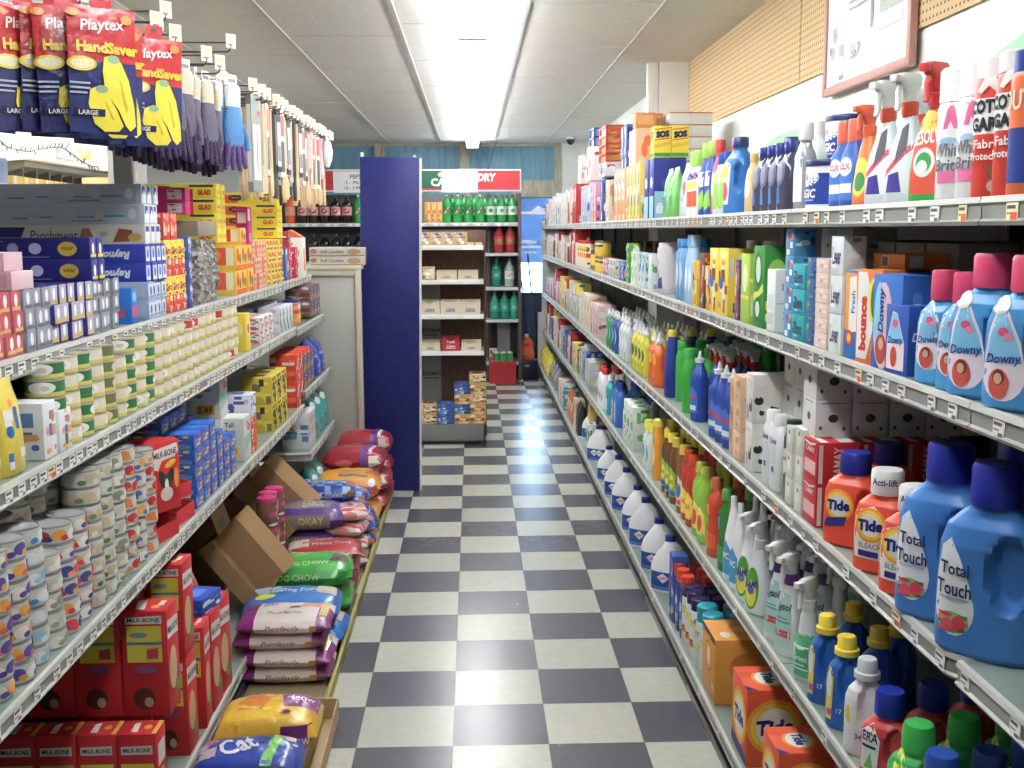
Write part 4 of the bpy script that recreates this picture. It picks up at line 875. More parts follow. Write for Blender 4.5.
SOS = carton('soap_pad_box', .075, .1, .135, '#f3d51f', [('r', -.036, .004, .036, .02, '#3fa03a'), ('t', 'SOS', 0, .1, .03, '#24305e', .12, .06, .1, .08), ('p', [(-.036, .118), (.036, .126), (.036, .13), (-.036, .122)], '#d8392c'), ('p', [(-.036, .072), (.036, .082), (.036, .086), (-.036, .076)], '#d8392c'), ('p', [(-.036, .04), (.036, .055), (.036, .07), (-.036, .055)], '#e9b92c')],
    [('r', -.048, .004, .048, .02, '#3fa03a'), ('t', 'SOS', 0, .1, .034, '#24305e', .12, .08, .1, .08), ('p', [(-.048, .118), (.048, .126), (.048, .131), (-.048, .123)], '#d8392c'), ('p', [(-.048, .07), (.048, .08), (.048, .085), (-.048, .075)], '#d8392c')], [('r', -.03, .02, .03, .08, '#f5e04a')])
def soft_pack(name, w, d, h, col, cols, seed, text=None, tcol='#fff'):
    """plastic pouch standing up: pinched at the top"""
    b = MB(); R = [(0, w*.46, d*.42, 3.5, 0, 0), (.006, w*.5, d*.5, 3, 0, 0), (h*.4, w*.5, d*.5, 2.6, 0, 0), (h*.75, w*.48, d*.36, 2.4, 0, 0), (h*.93, w*.47, d*.1, 2.2, 0, 0), (h, w*.47, d*.04, 2, 0, 0)]
    b.loft(R, 24, col)
    f = [('b', -w*.38, h*.08, w*.38, h*.8, cols, 8, seed)]
    if text: f.append(('t', text, 0, h*.6, h*.13, tcol, 0, w*.7))
    b.art(s_loft(R), f); b.art(lambda u, v, l: (lambda p: (-p[0], -p[1], p[2]))(s_loft(R)(u, v, l)), f)
    return P(b.obj(name, MF), w, d, h)
GPOU = soft_pack('dish_wipe_pouch', .11, .06, .2, '#6fbf5a', ['#dff0e0', '#4fa84a', '#bfe6ee', '#3f8fae', '#e2453c'], 71)
WPOU = soft_pack('dish_wipe_pouch', .12, .06, .2, '#d6e6ee', ['#8fd09a', '#f2f6f6', '#5fb0c8', '#e04a42'], 73)
BLUBX = carton('scouring_pad_box', .13, .12, .265, '#2c3a8e', [('r', -.062, .005, .062, .12, '#8fc6de'), ('e', .0, .15, .035, .03, '#3f52b0'), ('b', -.055, .01, .055, .1, ['#dfe9f0', '#5fb0a0', '#d84a3c'], 7, 5)], [('r', -.055, .005, .055, .1, '#9fd0e4'), ('e', 0, .16, .03, .025, '#e9eef6')])
YBAG = soft_pack('charcoal_bag', .16, .12, .22, '#e6d31f', ['#f0e46a', '#4a4a42', '#f2f0e6'], 75)
GBAG = soft_pack('charcoal_bag', .16, .12, .2, '#8f949c', ['#c8ccd2', '#6a6f78', '#d9cf3a'], 77)

# ------------------------------------------------------------------ goods on the wall shelving: placement
def one(p, side, sh, px, label, cat, back=0, rz=0, z0=0, group=None, sc=None, name=None, y=None):
    lx, lz = (RS if side == 'R' else LS)[sh]; sx = 1 if side == 'R' else -1
    x = lx+sx*(.014+p.d*(sc[1] if sc else 1)/2+back)
    yy = y if y is not None else yat(px, x, lz)
    return place(p, (x, yy, lz+.0012+z0), (-PI/2 if side == 'R' else PI/2)+rz, label, cat, group, scale=sc, name=name)
TW = .78      # goods near the camera are turned a little towards the door end
# ---- top shelf
T1 = 'top wall shelf'
rows(SCG, 'R', 1, 1014, 2, .072, 1, label='red and white fabric protector aerosol can, '+T1, cat='aerosol can', group='fabric protector cans', rz=.75)
one(ORGB, 'R', 1, 1027, 'orange and blue aerosol can beside the red fabric protector cans', 'aerosol can', rz=.3)
rows(SHOUT, 'R', 1, 976, 2, .08, 1, label='white stain remover can with pink lettering, '+T1, cat='aerosol can', group='white stain remover cans', rz=.7)
one(RESOLVE, 'R', 1, 933, 'green carpet cleaner bottle with red trigger on the top wall shelf', 'spray bottle', rz=.6)
rows(WSPR, 'R', 1, 906, 2, .11, 1, label='white trigger bottle with red collar, '+T1, cat='spray bottle', group='white red-collared spray bottles', rz=.5)
one(WSPR, 'R', 1, 921, 'white trigger bottle with red collar standing behind the green trigger bottle', 'spray bottle', back=.12, rz=.2)
one(ORSP, 'R', 1, 867, 'small orange trigger bottle on the top wall shelf', 'spray bottle', rz=.3)
rows(TOILB, 'R', 1, 853, 2, .07, 1, label='blue toilet cleaner bottle with orange cap', cat='bottle', group='blue bottles with orange caps', rz=.3)
rows(TUBW, 'R', 1, 846, 1, nt=2, label='white and blue wipes tub with dark blue lid', cat='tub', group='stacked wipes tubs', back=.1)
one(TUBW, 'R', 1, 829, 'white and blue wipes tub in front of the stacked pair', 'tub', back=.01)
one(MRCL, 'R', 1, 815, 'white bleach bottle with grey-green label beside the wipes tubs', 'bottle', back=.05, rz=.2)
one(CLEARW, 'R', 1, 804, 'clear bottle with white cap and white label on the top wall shelf', 'bottle', rz=.3)
rows(DARKB, 'R', 1, 789, 4, .085, 2, .075, label='smoky clear bottle with blue cap', cat='bottle', group='smoky bottles with blue caps', rz=.2)
one(PALEY, 'R', 1, 753, 'small yellow bottle beside the big blue jug, top wall shelf', 'bottle', rz=.2)
rows(BLUJ, 'R', 1, 739, 1, nb=2, bp=.16, label='big blue cleaner jug, '+T1, cat='jug', group='big blue cleaner jugs', rz=.5)
rows(YGRN, 'R', 1, 727, 2, .09, 2, label='small blue-capped bottle with green and yellow label', cat='bottle', group='small blue-capped bottles', rz=.2)
rows(REDC, 'R', 1, 719, 1, nb=2, label='pink bottle with red cap, '+T1, cat='bottle', group='pink bottles with red caps', rz=.2)
rows(BLIME, 'R', 1, 712, 2, .1, 1, label='blue bottle with lime green cap, '+T1, cat='bottle', group='blue bottles with lime caps', rz=.2)
rows(S409, 'R', 1, 699, 2, .09, 1, label='white cleaner bottle with lime cap, '+T1, cat='bottle', group='white bottles with lime caps', rz=.2)
rows(WPOU, 'R', 1, 688, 1, label='pale green wipes pouch beside the lime-capped bottles', cat='pouch')
rows(GPOU, 'R', 1, 677, 2, .14, 1, label='green and white wipes pouch, '+T1, cat='pouch', group='green wipes pouches on the top shelf')
for i in range(2): place(BLUBX, (.945, 5.02+i*.15, RS[1][1]+.0012), 0, 'tall blue and pale blue scouring pad box, '+('camera end', 'window end')[i], 'box', 'tall blue scouring pad boxes', scale=(1.1, 1, 1))
for i in range(2):
    place(SOS, (.912+i*.078, 5.02, RS[1][1]+.268), 0, 'yellow soap pad box on top of the tall blue boxes, '+('aisle side' if i == 0 else 'wall side'), 'box', 'yellow soap pad boxes')
rows(FAR['yellow'], 'R', 1, 650, 4, .115, 1, label='yellow and white boxed cleaner, '+T1, cat='box', group='yellow boxes on the top shelf')
rows(FAR['orange'], 'R', 1, 634, 3, .15, 1, label='orange and white boxed cleaner, '+T1, cat='box', group='orange boxes on the top shelf')
rows(FAR['cream'], 'R', 1, 617, 1, label='cream box with rust red edging, top wall shelf', cat='box')
rows(FAR['navy'], 'R', 1, 611, 1, label='white and navy box next to the cream one, top wall shelf', cat='box', sc=(1, 1, 1.15))
rows(FAR['purple'], 'R', 1, 604, 2, .14, 1, label='pink and purple box, '+T1, cat='box', group='pink and purple boxes on the top shelf')
rows(FAR['blue'], 'R', 1, 594, 3, .14, 1, label='pale blue and white box, '+T1, cat='box', group='pale blue boxes on the top shelf')
rows(FAR['red'], 'R', 1, 583, 2, .19, 1, label='tall dark red box, '+T1, cat='box', group='dark red boxes on the top shelf')
rows(FAR['yellow'], 'R', 1, 573, 1, label='narrow yellow box beside the dark red boxes, top wall shelf', cat='box')
# second tier on the top shelf
def mixed(sh, y0, y1, kinds, shelfname, seed, wsc=.62, hs=(.75, 1.15)):
    q = random.Random(seed); y = y0; i = 0
    lx_, lz_ = RS[sh]
    while y < y1:
        k = q.choice(kinds); p = FAR[k]; s_ = (wsc*q.uniform(.8, 1.4), 1, q.uniform(*hs))
        place(p, (lx_+.016+p.d/2+q.uniform(0, .02), y+p.w*s_[0]/2, lz_+.0012), -PI/2, FARN[k]+' box toward the window, '+shelfname+', '+(ORD[i] if i < 28 else ORD[i-28]+' past the twenty-eighth')+' in line', 'box', 'mixed boxes toward the window, '+shelfname, scale=s_)
        y += p.w*s_[0]*1.08+q.uniform(0, .02)+.02; i += 1
FARN = {'white': 'off-white', 'pink': 'pinkish', 'red': 'dark red', 'blue': 'pale blue', 'purple': 'pink and purple', 'cream': 'cream', 'orange': 'orange', 'yellow': 'yellow', 'navy': 'navy', 'dark': 'dark brown', 'green': 'green', 'redw': 'red and white', 'grey': 'grey', 'teal': 'teal'}
mixed(1, 9.2, 12.3, ['white', 'white', 'pink', 'cream', 'grey', 'white', 'blue', 'dark'], 'top shelf', 1, 1.1, (.9, 1.15))
mixed(2, 8.6, 12.3, ['white', 'pink', 'redw', 'grey', 'dark', 'red', 'white'], 'second shelf', 2, .9, (.7, 1.0))
mixed(3, 7.9, 12.3, ['white', 'pink', 'redw', 'purple', 'grey', 'dark', 'yellow', 'blue', 'red'], 'third shelf', 3, .85, (.7, 1.05))
mixed(4, 7.9, 12.3, ['white', 'redw', 'teal', 'navy', 'grey', 'dark', 'red', 'cream', 'yellow'], 'fourth shelf', 4, .85, (.8, 1.2))
def tier(p, px, n, pitch, z, label, cat, group=None, x=.97, sc=None):
    y = yat(px, x, RS[1][1]+z)
    for i in range(n): place(p, (x, y+i*pitch, RS[1][1]+z), -PI/2, label+which(i, n, 0, 1, 0, 1), cat, group, scale=sc)
tier(FAR['white'], 588, 2, .13, .303, 'white box standing on the dark red boxes', 'box', 'white boxes on the dark red ones', sc=(1, 1, .9))
tier(FAR['redw'], 600, 2, .14, .265, 'white and red box resting on the lower row of boxes', 'box', 'red and white boxes on the lower row', sc=(1, 1, 1.15))
tier(FAR['navy'], 616, 2, .13, .253, 'small navy box resting on the lower row', 'box', 'small navy boxes', sc=(.8, 1, .6))
tier(FAR['navy'], 636, 2, .13, .275, 'navy and white box resting on the orange boxes', 'box', 'navy boxes on the orange ones', sc=(1, 1, 1.1))
# wire case crates on the boxes
def crate(name, w, d, h, colr, fill, seed, nx=2, nz=3):
    b = MB(); t = .006
    for x in [-w/2+w*i/nx for i in range(nx+1)]:
        for y in (-d/2, d/2): b.box(x-t, y-t, 0, x+t, y+t, h, colr)
    for z in [h*i/nz for i in range(nz+1)]:
        for y in (-d/2, d/2): b.box(-w/2, y-t, z-t*(z > 0), w/2, y+t, z+t*(z < h), colr)
        for x in (-w/2, w/2): b.box(x-t, -d/2, z-t*(z > 0), x+t, d/2, z+t*(z < h), colr)
    root = b.obj(name, ME)
    f = MB(); f.box(-w/2+t+.001, -d/2+t+.001, .002, w/2-t-.001, d/2-t-.001, h-.004, fill)
    if seed:
        cs = ['#e99a44', '#c98a3c', '#e8c06a', '#a8693c', '#d6452f']
        f.art(s_front(d-.014), [('b', -w/2+.02, .01, w/2-.02, h-.02, cs, 26, seed)], step=9); f.art(s_px(w-.014), [('b', -d/2+.02, .01, d/2-.02, h-.02, cs, 20, seed+1)], step=9)
    return P(root, w, d, h, [f.obj('packed_boxes', MK)])
CR1 = crate('display_case', .22, .34, .215, '#d4452f', '#c98a4a', 5, 2, 4)
place(CR1, (.99, 6.95, RS[1][1]+.358), 0, 'red-edged open case of orange packets high on the top shelf boxes', 'case')
LIFT = busy_carton('boxed_goods', .34, .22, .085, '#cfd4de', ['#5a74b8', '#f0f0f2', '#c05a4a', '#e9a04a'], 90)
place(LIFT, (.985, 6.95, RS[1][1]+.2725), -PI/2, 'pale box lying flat under the red-edged open case', 'box')
UND = busy_carton('boxed_goods', .34, .2, .27, '#b9a58a', ['#8a6a4a', '#e2d6c0', '#b5452a', '#5a6a9a'], 89)
place(UND, (1.2, 6.95, RS[1][1]+.0012), -PI/2, 'brownish carton against the wall behind the red-edged case', 'carton')
CR2 = crate('display_case', .15, .24, .12, '#3a55b0', '#b5c0d4', 0, 2, 2)
place(CR2, (.96, 7.62, RS[1][1]+.50), 0, 'small blue-edged open case beside the red-edged one', 'case')
LIFT2 = busy_carton('boxed_goods', .26, .2, .22, '#e6dcd8', ['#c8323a', '#f4f0ee', '#8a5a9a'], 93)
place(LIFT2, (.96, 7.62, RS[1][1]+.279), -PI/2, 'white and red box under the small blue-edged case', 'box')
WCASE = carton('shipping_carton', .34, .22, .06, '#d9d8d2', [('r', -.17, .054, .17, .06, '#c9694a')], [('r', -.11, .054, .11, .06, '#c9694a'), ('r', -.001, 0, .001, .054, '#b5b3ac')])
for i in range(9):
    place(WCASE, (1.19, 5.94, RS[1][1]+.0012+i*.0603), -PI/2, 'pale case with red-brown edge stacked before the pillar'+which(0, 1, 0, 1, i, 9), 'carton', 'pale cases before the pillar')
ORC = carton('shipping_carton', .1, .1, .085, '#d98a4c', [('r', -.04, .02, .04, .07, '#e5a86c')], [('r', -.04, .02, .04, .07, '#c9773c')])
ORB = busy_carton('boxed_goods', .24, .16, .46, '#e3b08c', ['#e9702f', '#f4ece0', '#d8cfc6', '#f0c43c'], 91)
place(ORB, (.985, 5.86, RS[1][1]+.0012), -PI/2, 'tall orange and white carton carrying the small orange cartons', 'carton')
for i in range(2): place(ORC, (.955+.06*i, 5.80+i*.12, RS[1][1]+.463), 0, ('small orange carton at the aisle side on the tall carton', 'small orange carton at the wall side on the tall carton')[i], 'carton', scale=(1, 1, 1-.1*(1-i)))
# ---- second shelf
T2 = 'second wall shelf'
one(SOFT_L, 'R', 2, 1028, 'large blue softener bottle with pink cap at the camera end of the second shelf', 'bottle', rz=TW)
one(SOFT_L, 'R', 2, 989, 'large blue softener bottle with pink cap next to the two small ones', 'bottle', rz=TW)
one(SOFT_S, 'R', 2, 963, 'small blue softener bottle with pink cap beside the large one', 'bottle', rz=TW)
one(SOFT_S, 'R', 2, 941, 'small blue softener bottle with pink cap beside the blue carton', 'bottle', rz=TW)
one(DOWNS, 'R', 2, 916, 'short blue softener carton beside the small pink-capped bottles', 'box', rz=.12)
one(SOFT_S, 'R', 2, 918, 'small blue bottle with red-and-white cap behind the short blue carton', 'bottle', back=.13, rz=.2)
one(DOWNB, 'R', 2, 899, 'tall blue dryer sheet box with pink oval, second wall shelf', 'box', rz=.12)
one(DOWNB, 'R', 2, 905, 'tall blue dryer sheet box standing behind its twin', 'box', back=.07, rz=.12)
one(BOUNCE, 'R', 2, 878, 'orange dryer sheet box with big red lettering, second wall shelf', 'box', rz=.15)
one(BABY_A, 'R', 2, 860, 'blue and orange dryer sheet box beside the orange one', 'box', rz=.15)
place(ORFLAT, (1.02, yat(915, 1.0, 1.345+.187), RS[2][1]+.189), -PI/2+.1, 'flat orange box lying on the tall blue boxes', 'box')
for i in range(4): place(ORCAR, (1.24, 2.05-.0*i, RS[2][1]+.0012+i*.0625), -PI/2, 'orange-brown carton stacked behind the softener bottles'+which(0, 1, 0, 1, i, 4), 'carton', 'orange-brown cartons', scale=(1, 1, 1))
place(ORCAR, (1.24, 1.86, RS[2][1]+.0012), -PI/2, 'orange-brown carton alone at the camera end behind the softener', 'carton')
for i in range(3): place(ORCAR, (1.14, 1.87, RS[2][1]+.0012+i*.0625), -PI/2, 'orange-brown carton in the shorter pile behind the softener'+which(0, 1, 0, 1, i, 3), 'carton', 'orange-brown cartons in the shorter pile') if i else None
for c in range(5):
    for b in range(2):
        for t in range(3): place(GREYC, (1.10+b*.13, 2.28+c*.172, RS[2][1]+.0012+t*.0805), -PI/2, 'grey-brown soap carton behind the dryer sheets'+which(c, 5, b, 2, t, 3), 'carton', 'grey-brown cartons of the second shelf')
rows(TEALS, 'R', 2, 845, 1, nb=1, nt=3, label='white and teal soap box', cat='box', group='white and teal soap boxes')
rows(PINKS, 'R', 2, 832, 1, nb=2, nt=6, label='pinkish soap box, '+T2, cat='box', group='pinkish soap boxes')
rows(BGY, 'R', 2, 822, 1, nb=2, nt=4, label='blue, green and yellow soap box', cat='box', group='blue, green and yellow soap boxes', sc=(.8, 1, .85))
rows(TEALB, 'R', 2, 811, 1, nb=1, nt=3, label='teal soap box, '+T2, cat='box', group='teal soap boxes')
rows(BLUES, 'R', 2, 798, 1, nb=1, nt=4, label='blue and white soap box, '+T2, cat='box', group='blue and white soap boxes', sc=(.8, 1, .9))
for c in range(2): place(GREYD, (1.03, 2.80+c*.12-.1, RS[2][1]+.0012+.187), -PI/2, 'grey carton resting on the teal soap boxes, '+('camera end', 'window end')[c], 'carton', 'grey cartons on the teal soap', scale=(1, 1, .85))
for c in range(2): place(GREYD, (1.03, 2.80+c*.12-.1, RS[2][1]+.0012), -PI/2, 'grey carton at shelf level behind the teal soap, '+('camera end', 'window end')[c], 'carton', 'grey cartons at shelf level', scale=(1, .5, 1.86))
rows(WTXT, 'R', 2, 783, 1, label='white box with faint lettering beside the green duster box', cat='box')
rows(GRBOX, 'R', 2, 770, 1, label='dark green duster box with oval emblems, second wall shelf', cat='box')
rows(YGBOX, 'R', 2, 756, 1, label='light green duster box beside the dark green one', cat='box')
rows(WCAPB, 'R', 2, 769, 1, nb=1, back=.09, label='bottle with white cap behind the dark green duster box', cat='bottle')
rows(WCAPB, 'R', 2, 752, 1, nb=1, back=.09, label='bottle with white cap behind the light green duster box', cat='bottle')
rows(PURB, 'R', 2, 748, 1, label='purple and orange mop pad box, second wall shelf', cat='box')
rows(YELB, 'R', 2, 735, 2, .14, label='big yellow mop pad box, '+T2, cat='box', group='big yellow mop pad boxes')
rows(ORNB, 'R', 2, 718, 1, label='orange mop pad box beside the big yellow ones', cat='box')
rows(BRNB, 'R', 2, 711, 1, label='brown mop pad box, second wall shelf', cat='box')
rows(YELC, 'R', 2, 704, 1, label='short yellow mop pad box beside the brown one', cat='box')
rows(LBLU, 'R', 2, 695, 2, .07, 1, label='pale blue bottle, '+T2, cat='bottle', group='pale blue bottles of the second shelf')
rows(BLUEB, 'R', 2, 687, 2, .08, 2, label='blue bottle with darker cap, '+T2, cat='bottle', group='blue bottles of the second shelf')
rows(BIGAIR, 'R', 2, 671, 1, label='broad pale grey canister beside the blue bottles, second wall shelf', cat='canister')
rows(PACKW[0], 'R', 2, 656, 1, label='white and green cloth pack beside the grey canister', cat='pack')
rows(PACKW[1], 'R', 2, 650, 2, .1, label='pale blue cloth pack, '+T2, cat='pack', group='pale blue cloth packs')
rows(PACKW[2], 'R', 2, 641, 2, .1, label='white cloth pack with green print, '+T2, cat='pack', group='white and green cloth packs')
rows(SPONGE[1], 'R', 2, 633, 1, label='green sponge pack', cat='pack', nt=2, group='green sponge packs')
rows(SPONGE[0], 'R', 2, 628, 2, .12, nt=1, label='blue and pink sponge pack', cat='pack', group='blue sponge packs')
rows(SPONGE[2], 'R', 2, 619, 3, .12, nt=1, label='grey sponge pack, '+T2, cat='pack', group='grey sponge packs')
rows(SPONGE[3], 'R', 2, 611, 2, .12, nt=1, label='pink sponge pack, '+T2, cat='pack', group='pink sponge packs')
rows(TINY, 'R', 2, 606, 3, .12, nt=1, tiers=[1, 2, 2], label='yellow polish tin', cat='tin', group='yellow polish tins')
rows(TIND, 'R', 2, 598, 2, .11, nb=2, nt=1, label='dark polish tin, '+T2, cat='tin', group='dark polish tins', back=.02)
rows(TINR, 'R', 2, 590, 5, .14, nb=2, label='red-topped scouring powder can', cat='can', group='red-topped scouring powder cans')
# darker goods at the back of the second shelf, far part
rows(FAR['dark'], 'R', 2, 700, 6, .35, label='dark brown box at the back of the second wall shelf', cat='box', group='dark boxes at the back', back=.26, sc=(1, 1, 1.1))
# ---- third shelf
T3 = 'third wall shelf'
one(TOUCH, 'R', 3, 988, 'large blue fabric softener jug at the camera end of the third wall shelf', 'jug', rz=TW+.05)
one(TOUCH, 'R', 3, 943, 'large blue fabric softener jug beside the orange bottles', 'jug', rz=TW+.05)
one(TOUCH, 'R', 3, 1012, 'large blue fabric softener jug standing behind the front pair', 'jug', rz=TW, back=.16)
one(TIDE2, 'R', 3, 912, 'orange-red detergent bottle with white cap beside the large blue jug', 'bottle', rz=TW)
one(TIDE2, 'R', 3, 884, 'orange-red detergent bottle with white cap beside the blue-capped ones', 'bottle', rz=TW)
one(TIDE2, 'R', 3, 944, 'orange-red detergent bottle with white cap behind the front pair', 'bottle', rz=TW, back=.14)
one(TIDE1, 'R', 3, 853, 'orange-red detergent bottle with blue cap in front of the red soap boxes', 'bottle', rz=TW)
one(TIDE1, 'R', 3, 886, 'orange-red detergent bottle with blue cap standing one row back', 'bottle', rz=TW, back=.11)
rows(CAMAY, 'R', 3, 829, 1, nb=3, bp=.105, nt=2, label='red soap box with white lettering', cat='box', group='red soap boxes')
for b in range(5):
    for t in range(2): place(WCART, (.925+b*.089, 2.63, RS[3][1]+.0012+.2015+t*.0885), -PI/2, 'white soap carton on the red soap boxes, '+ORD[b]+' from the aisle'+which(0, 1, 0, 1, t, 2), 'carton', 'white cartons on the red soap boxes')
for c in range(3):
    for b in range(4):
        for t in range(4): place(WCART, (1.0+b*.089, 2.86+c*.105, RS[3][1]+.0012+t*.0885), -PI/2, 'white soap carton beyond the red boxes'+which(c, 3, b, 4, t, 4), 'carton', 'white soap cartons beyond the red boxes')
for b in range(3):
    for t in range(2): place(WCART, (1.25, 2.18+b*.104, RS[3][1]+.0012+t*.0885), -PI/2, 'white soap carton behind the orange bottles'+which(b, 3, 0, 1, t, 2), 'carton', 'white cartons behind the orange bottles')
rows(SOAPT, 'R', 3, 813, 1, nb=2, nt=3, label='pale green soap box', cat='box', group='pale green soap boxes')
rows(SOAPT, 'R', 3, 803, 1, nb=2, nt=3, label='pale green soap box of the inner column', cat='box', group='pale green soap boxes, inner column', sc=(.9, 1, .95))
one(DKGR, 'R', 3, 792, 'dark green body wash bottle beside the pale green soap boxes', 'bottle')
rows(WTALL, 'R', 3, 780, 2, .08, label='tall white body wash bottle', cat='bottle', group='tall white body wash bottles', rz=.15)
rows(WPRINT, 'R', 3, 763, 1, nb=3, nt=2, label='white patterned soap carton', cat='carton', group='white patterned soap cartons')
rows(PEACH, 'R', 3, 752, 1, nb=3, nt=3, label='peach soap carton, '+T3, cat='carton', group='peach soap cartons')
rows(PEACHT, 'R', 3, 745, 1, nb=1, label='tall narrow tan soap carton, third wall shelf', cat='carton')
rows(AJAX, 'R', 3, 732, 3, .10, 1, label='blue glass cleaner bottle with squirt cap', cat='bottle', group='blue glass cleaner bottles', rz=.35)
rows(WIN, 'R', 3, 729, 3, .10, 2, .085, label='blue glass cleaner spray, white head and red collar', cat='spray bottle', group='blue glass cleaner sprays', rz=.3, back=.07)
one(AJAX, 'R', 3, 699, 'blue squirt bottle standing against the green cleanser bottle', 'bottle', rz=.3)
rows(GRNB, 'R', 3, 690, 1, nb=5, bp=.075, label='green cleanser bottle with green cap', cat='bottle', group='green cleanser bottles')
rows(GRNB, 'R', 3, 683, 1, nb=5, bp=.075, label='green cleanser bottle of the window side line', cat='bottle', group='green cleanser bottles, window side', back=.03)
rows(NAVY, 'R', 3, 672, 1, nb=4, bp=.08, label='navy cleanser bottle with yellow cap', cat='bottle', group='navy bottles with yellow caps')
rows(DORG, 'R', 3, 659, 2, .11, 4, .07, label='orange dish soap bottle', cat='bottle', group='orange dish soap bottles', rz=.2)
rows(DYEL, 'R', 3, 647, 4, .11, 4, .07, label='yellow dish soap bottle', cat='bottle', group='yellow dish soap bottles', rz=.2)
rows(DWHT, 'R', 3, 629, 3, .11, 3, .07, label='clear dish soap bottle', cat='bottle', group='clear dish soap bottles')
rows(DBLU, 'R', 3, 619, 2, .12, 3, .08, label='dark blue dish soap bottle', cat='bottle', group='dark blue dish soap bottles')
rows(DGRN, 'R', 3, 613, 2, .12, 3, .08, label='green dish soap bottle', cat='bottle', group='green dish soap bottles')
rows(FAR['pink'], 'R', 3, 606, 3, .16, nb=1, label='pinkish box, '+T3, cat='box', group='pinkish boxes of the third shelf', sc=(1, 1, .95))
rows(FAR['cream'], 'R', 3, 597, 3, .2, label='cream box, '+T3, cat='box', group='cream boxes of the third shelf')
# ---- fourth shelf
T4 = 'fourth wall shelf'
def near(p, px, label, cat, back, rz=TW): return one(p, 'R', 4, px, label, cat, back=back, rz=rz)
for k, (px, bk) in enumerate(((938, .0), (985, .09), (1024, .18))): near(BLUEC, px, 'white detergent bottle with blue cap at the camera end, '+('in the front row', 'one row back', 'two rows back')[k], 'bottle', bk)
for k, (px, bk) in enumerate(((915, .0), (960, .10), (1008, .20))): near(GREENB, px, 'green detergent bottle with green cap, '+('in the front row', 'one row back', 'two rows back')[k], 'bottle', bk)
for k, (px, bk) in enumerate(((887, .0), (930, .10), (972, .20), (1012, .29))): near(REDB, px, 'red detergent bottle with blue cap, '+('in the front row', 'one row back', 'two rows back', 'three rows back')[k], 'bottle', bk)
near(WBOT, 864, 'white detergent bottle with frosted cap beside the red one', 'bottle', .0)
for k, (px, bk) in enumerate(((844, .0), (825, .0), (876, .09), (851, .09), (896, .16))): near(YBLUE, px, 'blue detergent bottle with yellow cap, '+('front row, camera end', 'front row, window end', 'second row back, camera end', 'second row back, window end', 'rearmost of the five')[k], 'bottle', bk)
near(CLXG, 807, 'white spray bottle with green label beside the yellow-capped bottles', 'spray bottle', 0, .6)
rows(RIBW, 'R', 4, 838, 2, .11, 1, label='plain ribbed white trigger bottle, one row back', cat='spray bottle', group='plain white trigger bottles', back=.12, rz=.3)
rows(LYS, 'R', 4, 789, 2, .11, 3, .085, label='white spray bottle with purple collar', cat='spray bottle', group='purple-collared spray bottles', rz=.6)
rows(GLAB, 'R', 4, 758, 2, .115, 2, .09, label='white spray bottle with oval green label', cat='spray bottle', group='spray bottles with oval green labels', rz=.6)
rows(WBLU, 'R', 4, 739, 2, .09, 4, .07, label='white angled-neck bottle with blue label', cat='bottle', group='white bottles with blue labels', rz=.3)
rows(DGR, 'R', 4, 727, 1, nb=5, bp=.075, label='dark green floor cleaner bottle', cat='bottle', group='dark green floor cleaner bottles', rz=.2)
rows(ORR, 'R', 4, 716, 1, nb=5, bp=.075, label='orange-red floor cleaner bottle', cat='bottle', group='orange-red floor cleaner bottles', rz=.2)
rows(LIME, 'R', 4, 706, 2, .095, 5, .075, label='lime green floor cleaner bottle', cat='bottle', group='lime green floor cleaner bottles', rz=.2)
rows(FABR, 'R', 4, 694, 2, .095, 5, .075, label='red floor cleaner bottle with red cap', cat='bottle', group='red floor cleaner bottles', rz=.2)
rows(PINE2, 'R', 4, 684, 1, nb=5, bp=.075, label='brown pine cleaner bottle with pale label', cat='bottle', group='brown bottles with pale labels', rz=.2)
rows(PINE, 'R', 4, 677, 3, .1, 5, .075, label='brown pine cleaner bottle with green label', cat='bottle', group='brown bottles with green labels', rz=.2)
rows(ORLID, 'R', 4, 659, 1, nb=2, label='orange bottle with broad yellow lid, '+T4, cat='bottle', group='orange bottles with yellow lids')
rows(YLAB, 'R', 4, 652, 2, .1, 3, .08, label='pale bottle with yellow cap, '+T4, cat='bottle', group='pale bottles with yellow caps')
rows(GWST, 'R', 4, 641, 3, .12, label='green and white box, '+T4, cat='box', group='green and white boxes of the fourth shelf')
rows(WNAV, 'R', 4, 628, 1, nb=3, bp=.07, label='white bottle with navy cap', cat='bottle', group='white bottles with navy caps')
rows(BLUL, 'R', 4, 621, 2, .12, 3, .09, label='blue detergent bottle, '+T4, cat='bottle', group='blue detergent bottles of the fourth shelf', rz=.2)
rows(TEALL, 'R', 4, 611, 1, nb=2, label='teal detergent bottle, '+T4, cat='bottle', group='teal detergent bottles')
rows(REDCW, 'R', 4, 606, 3, .1, 3, .075, label='white bleach bottle with red cap', cat='bottle', group='white bottles with red caps')
rows(FAR['grey'], 'R', 4, 597, 2, .15, label='grey box, '+T4, cat='box', group='grey boxes of the fourth shelf')
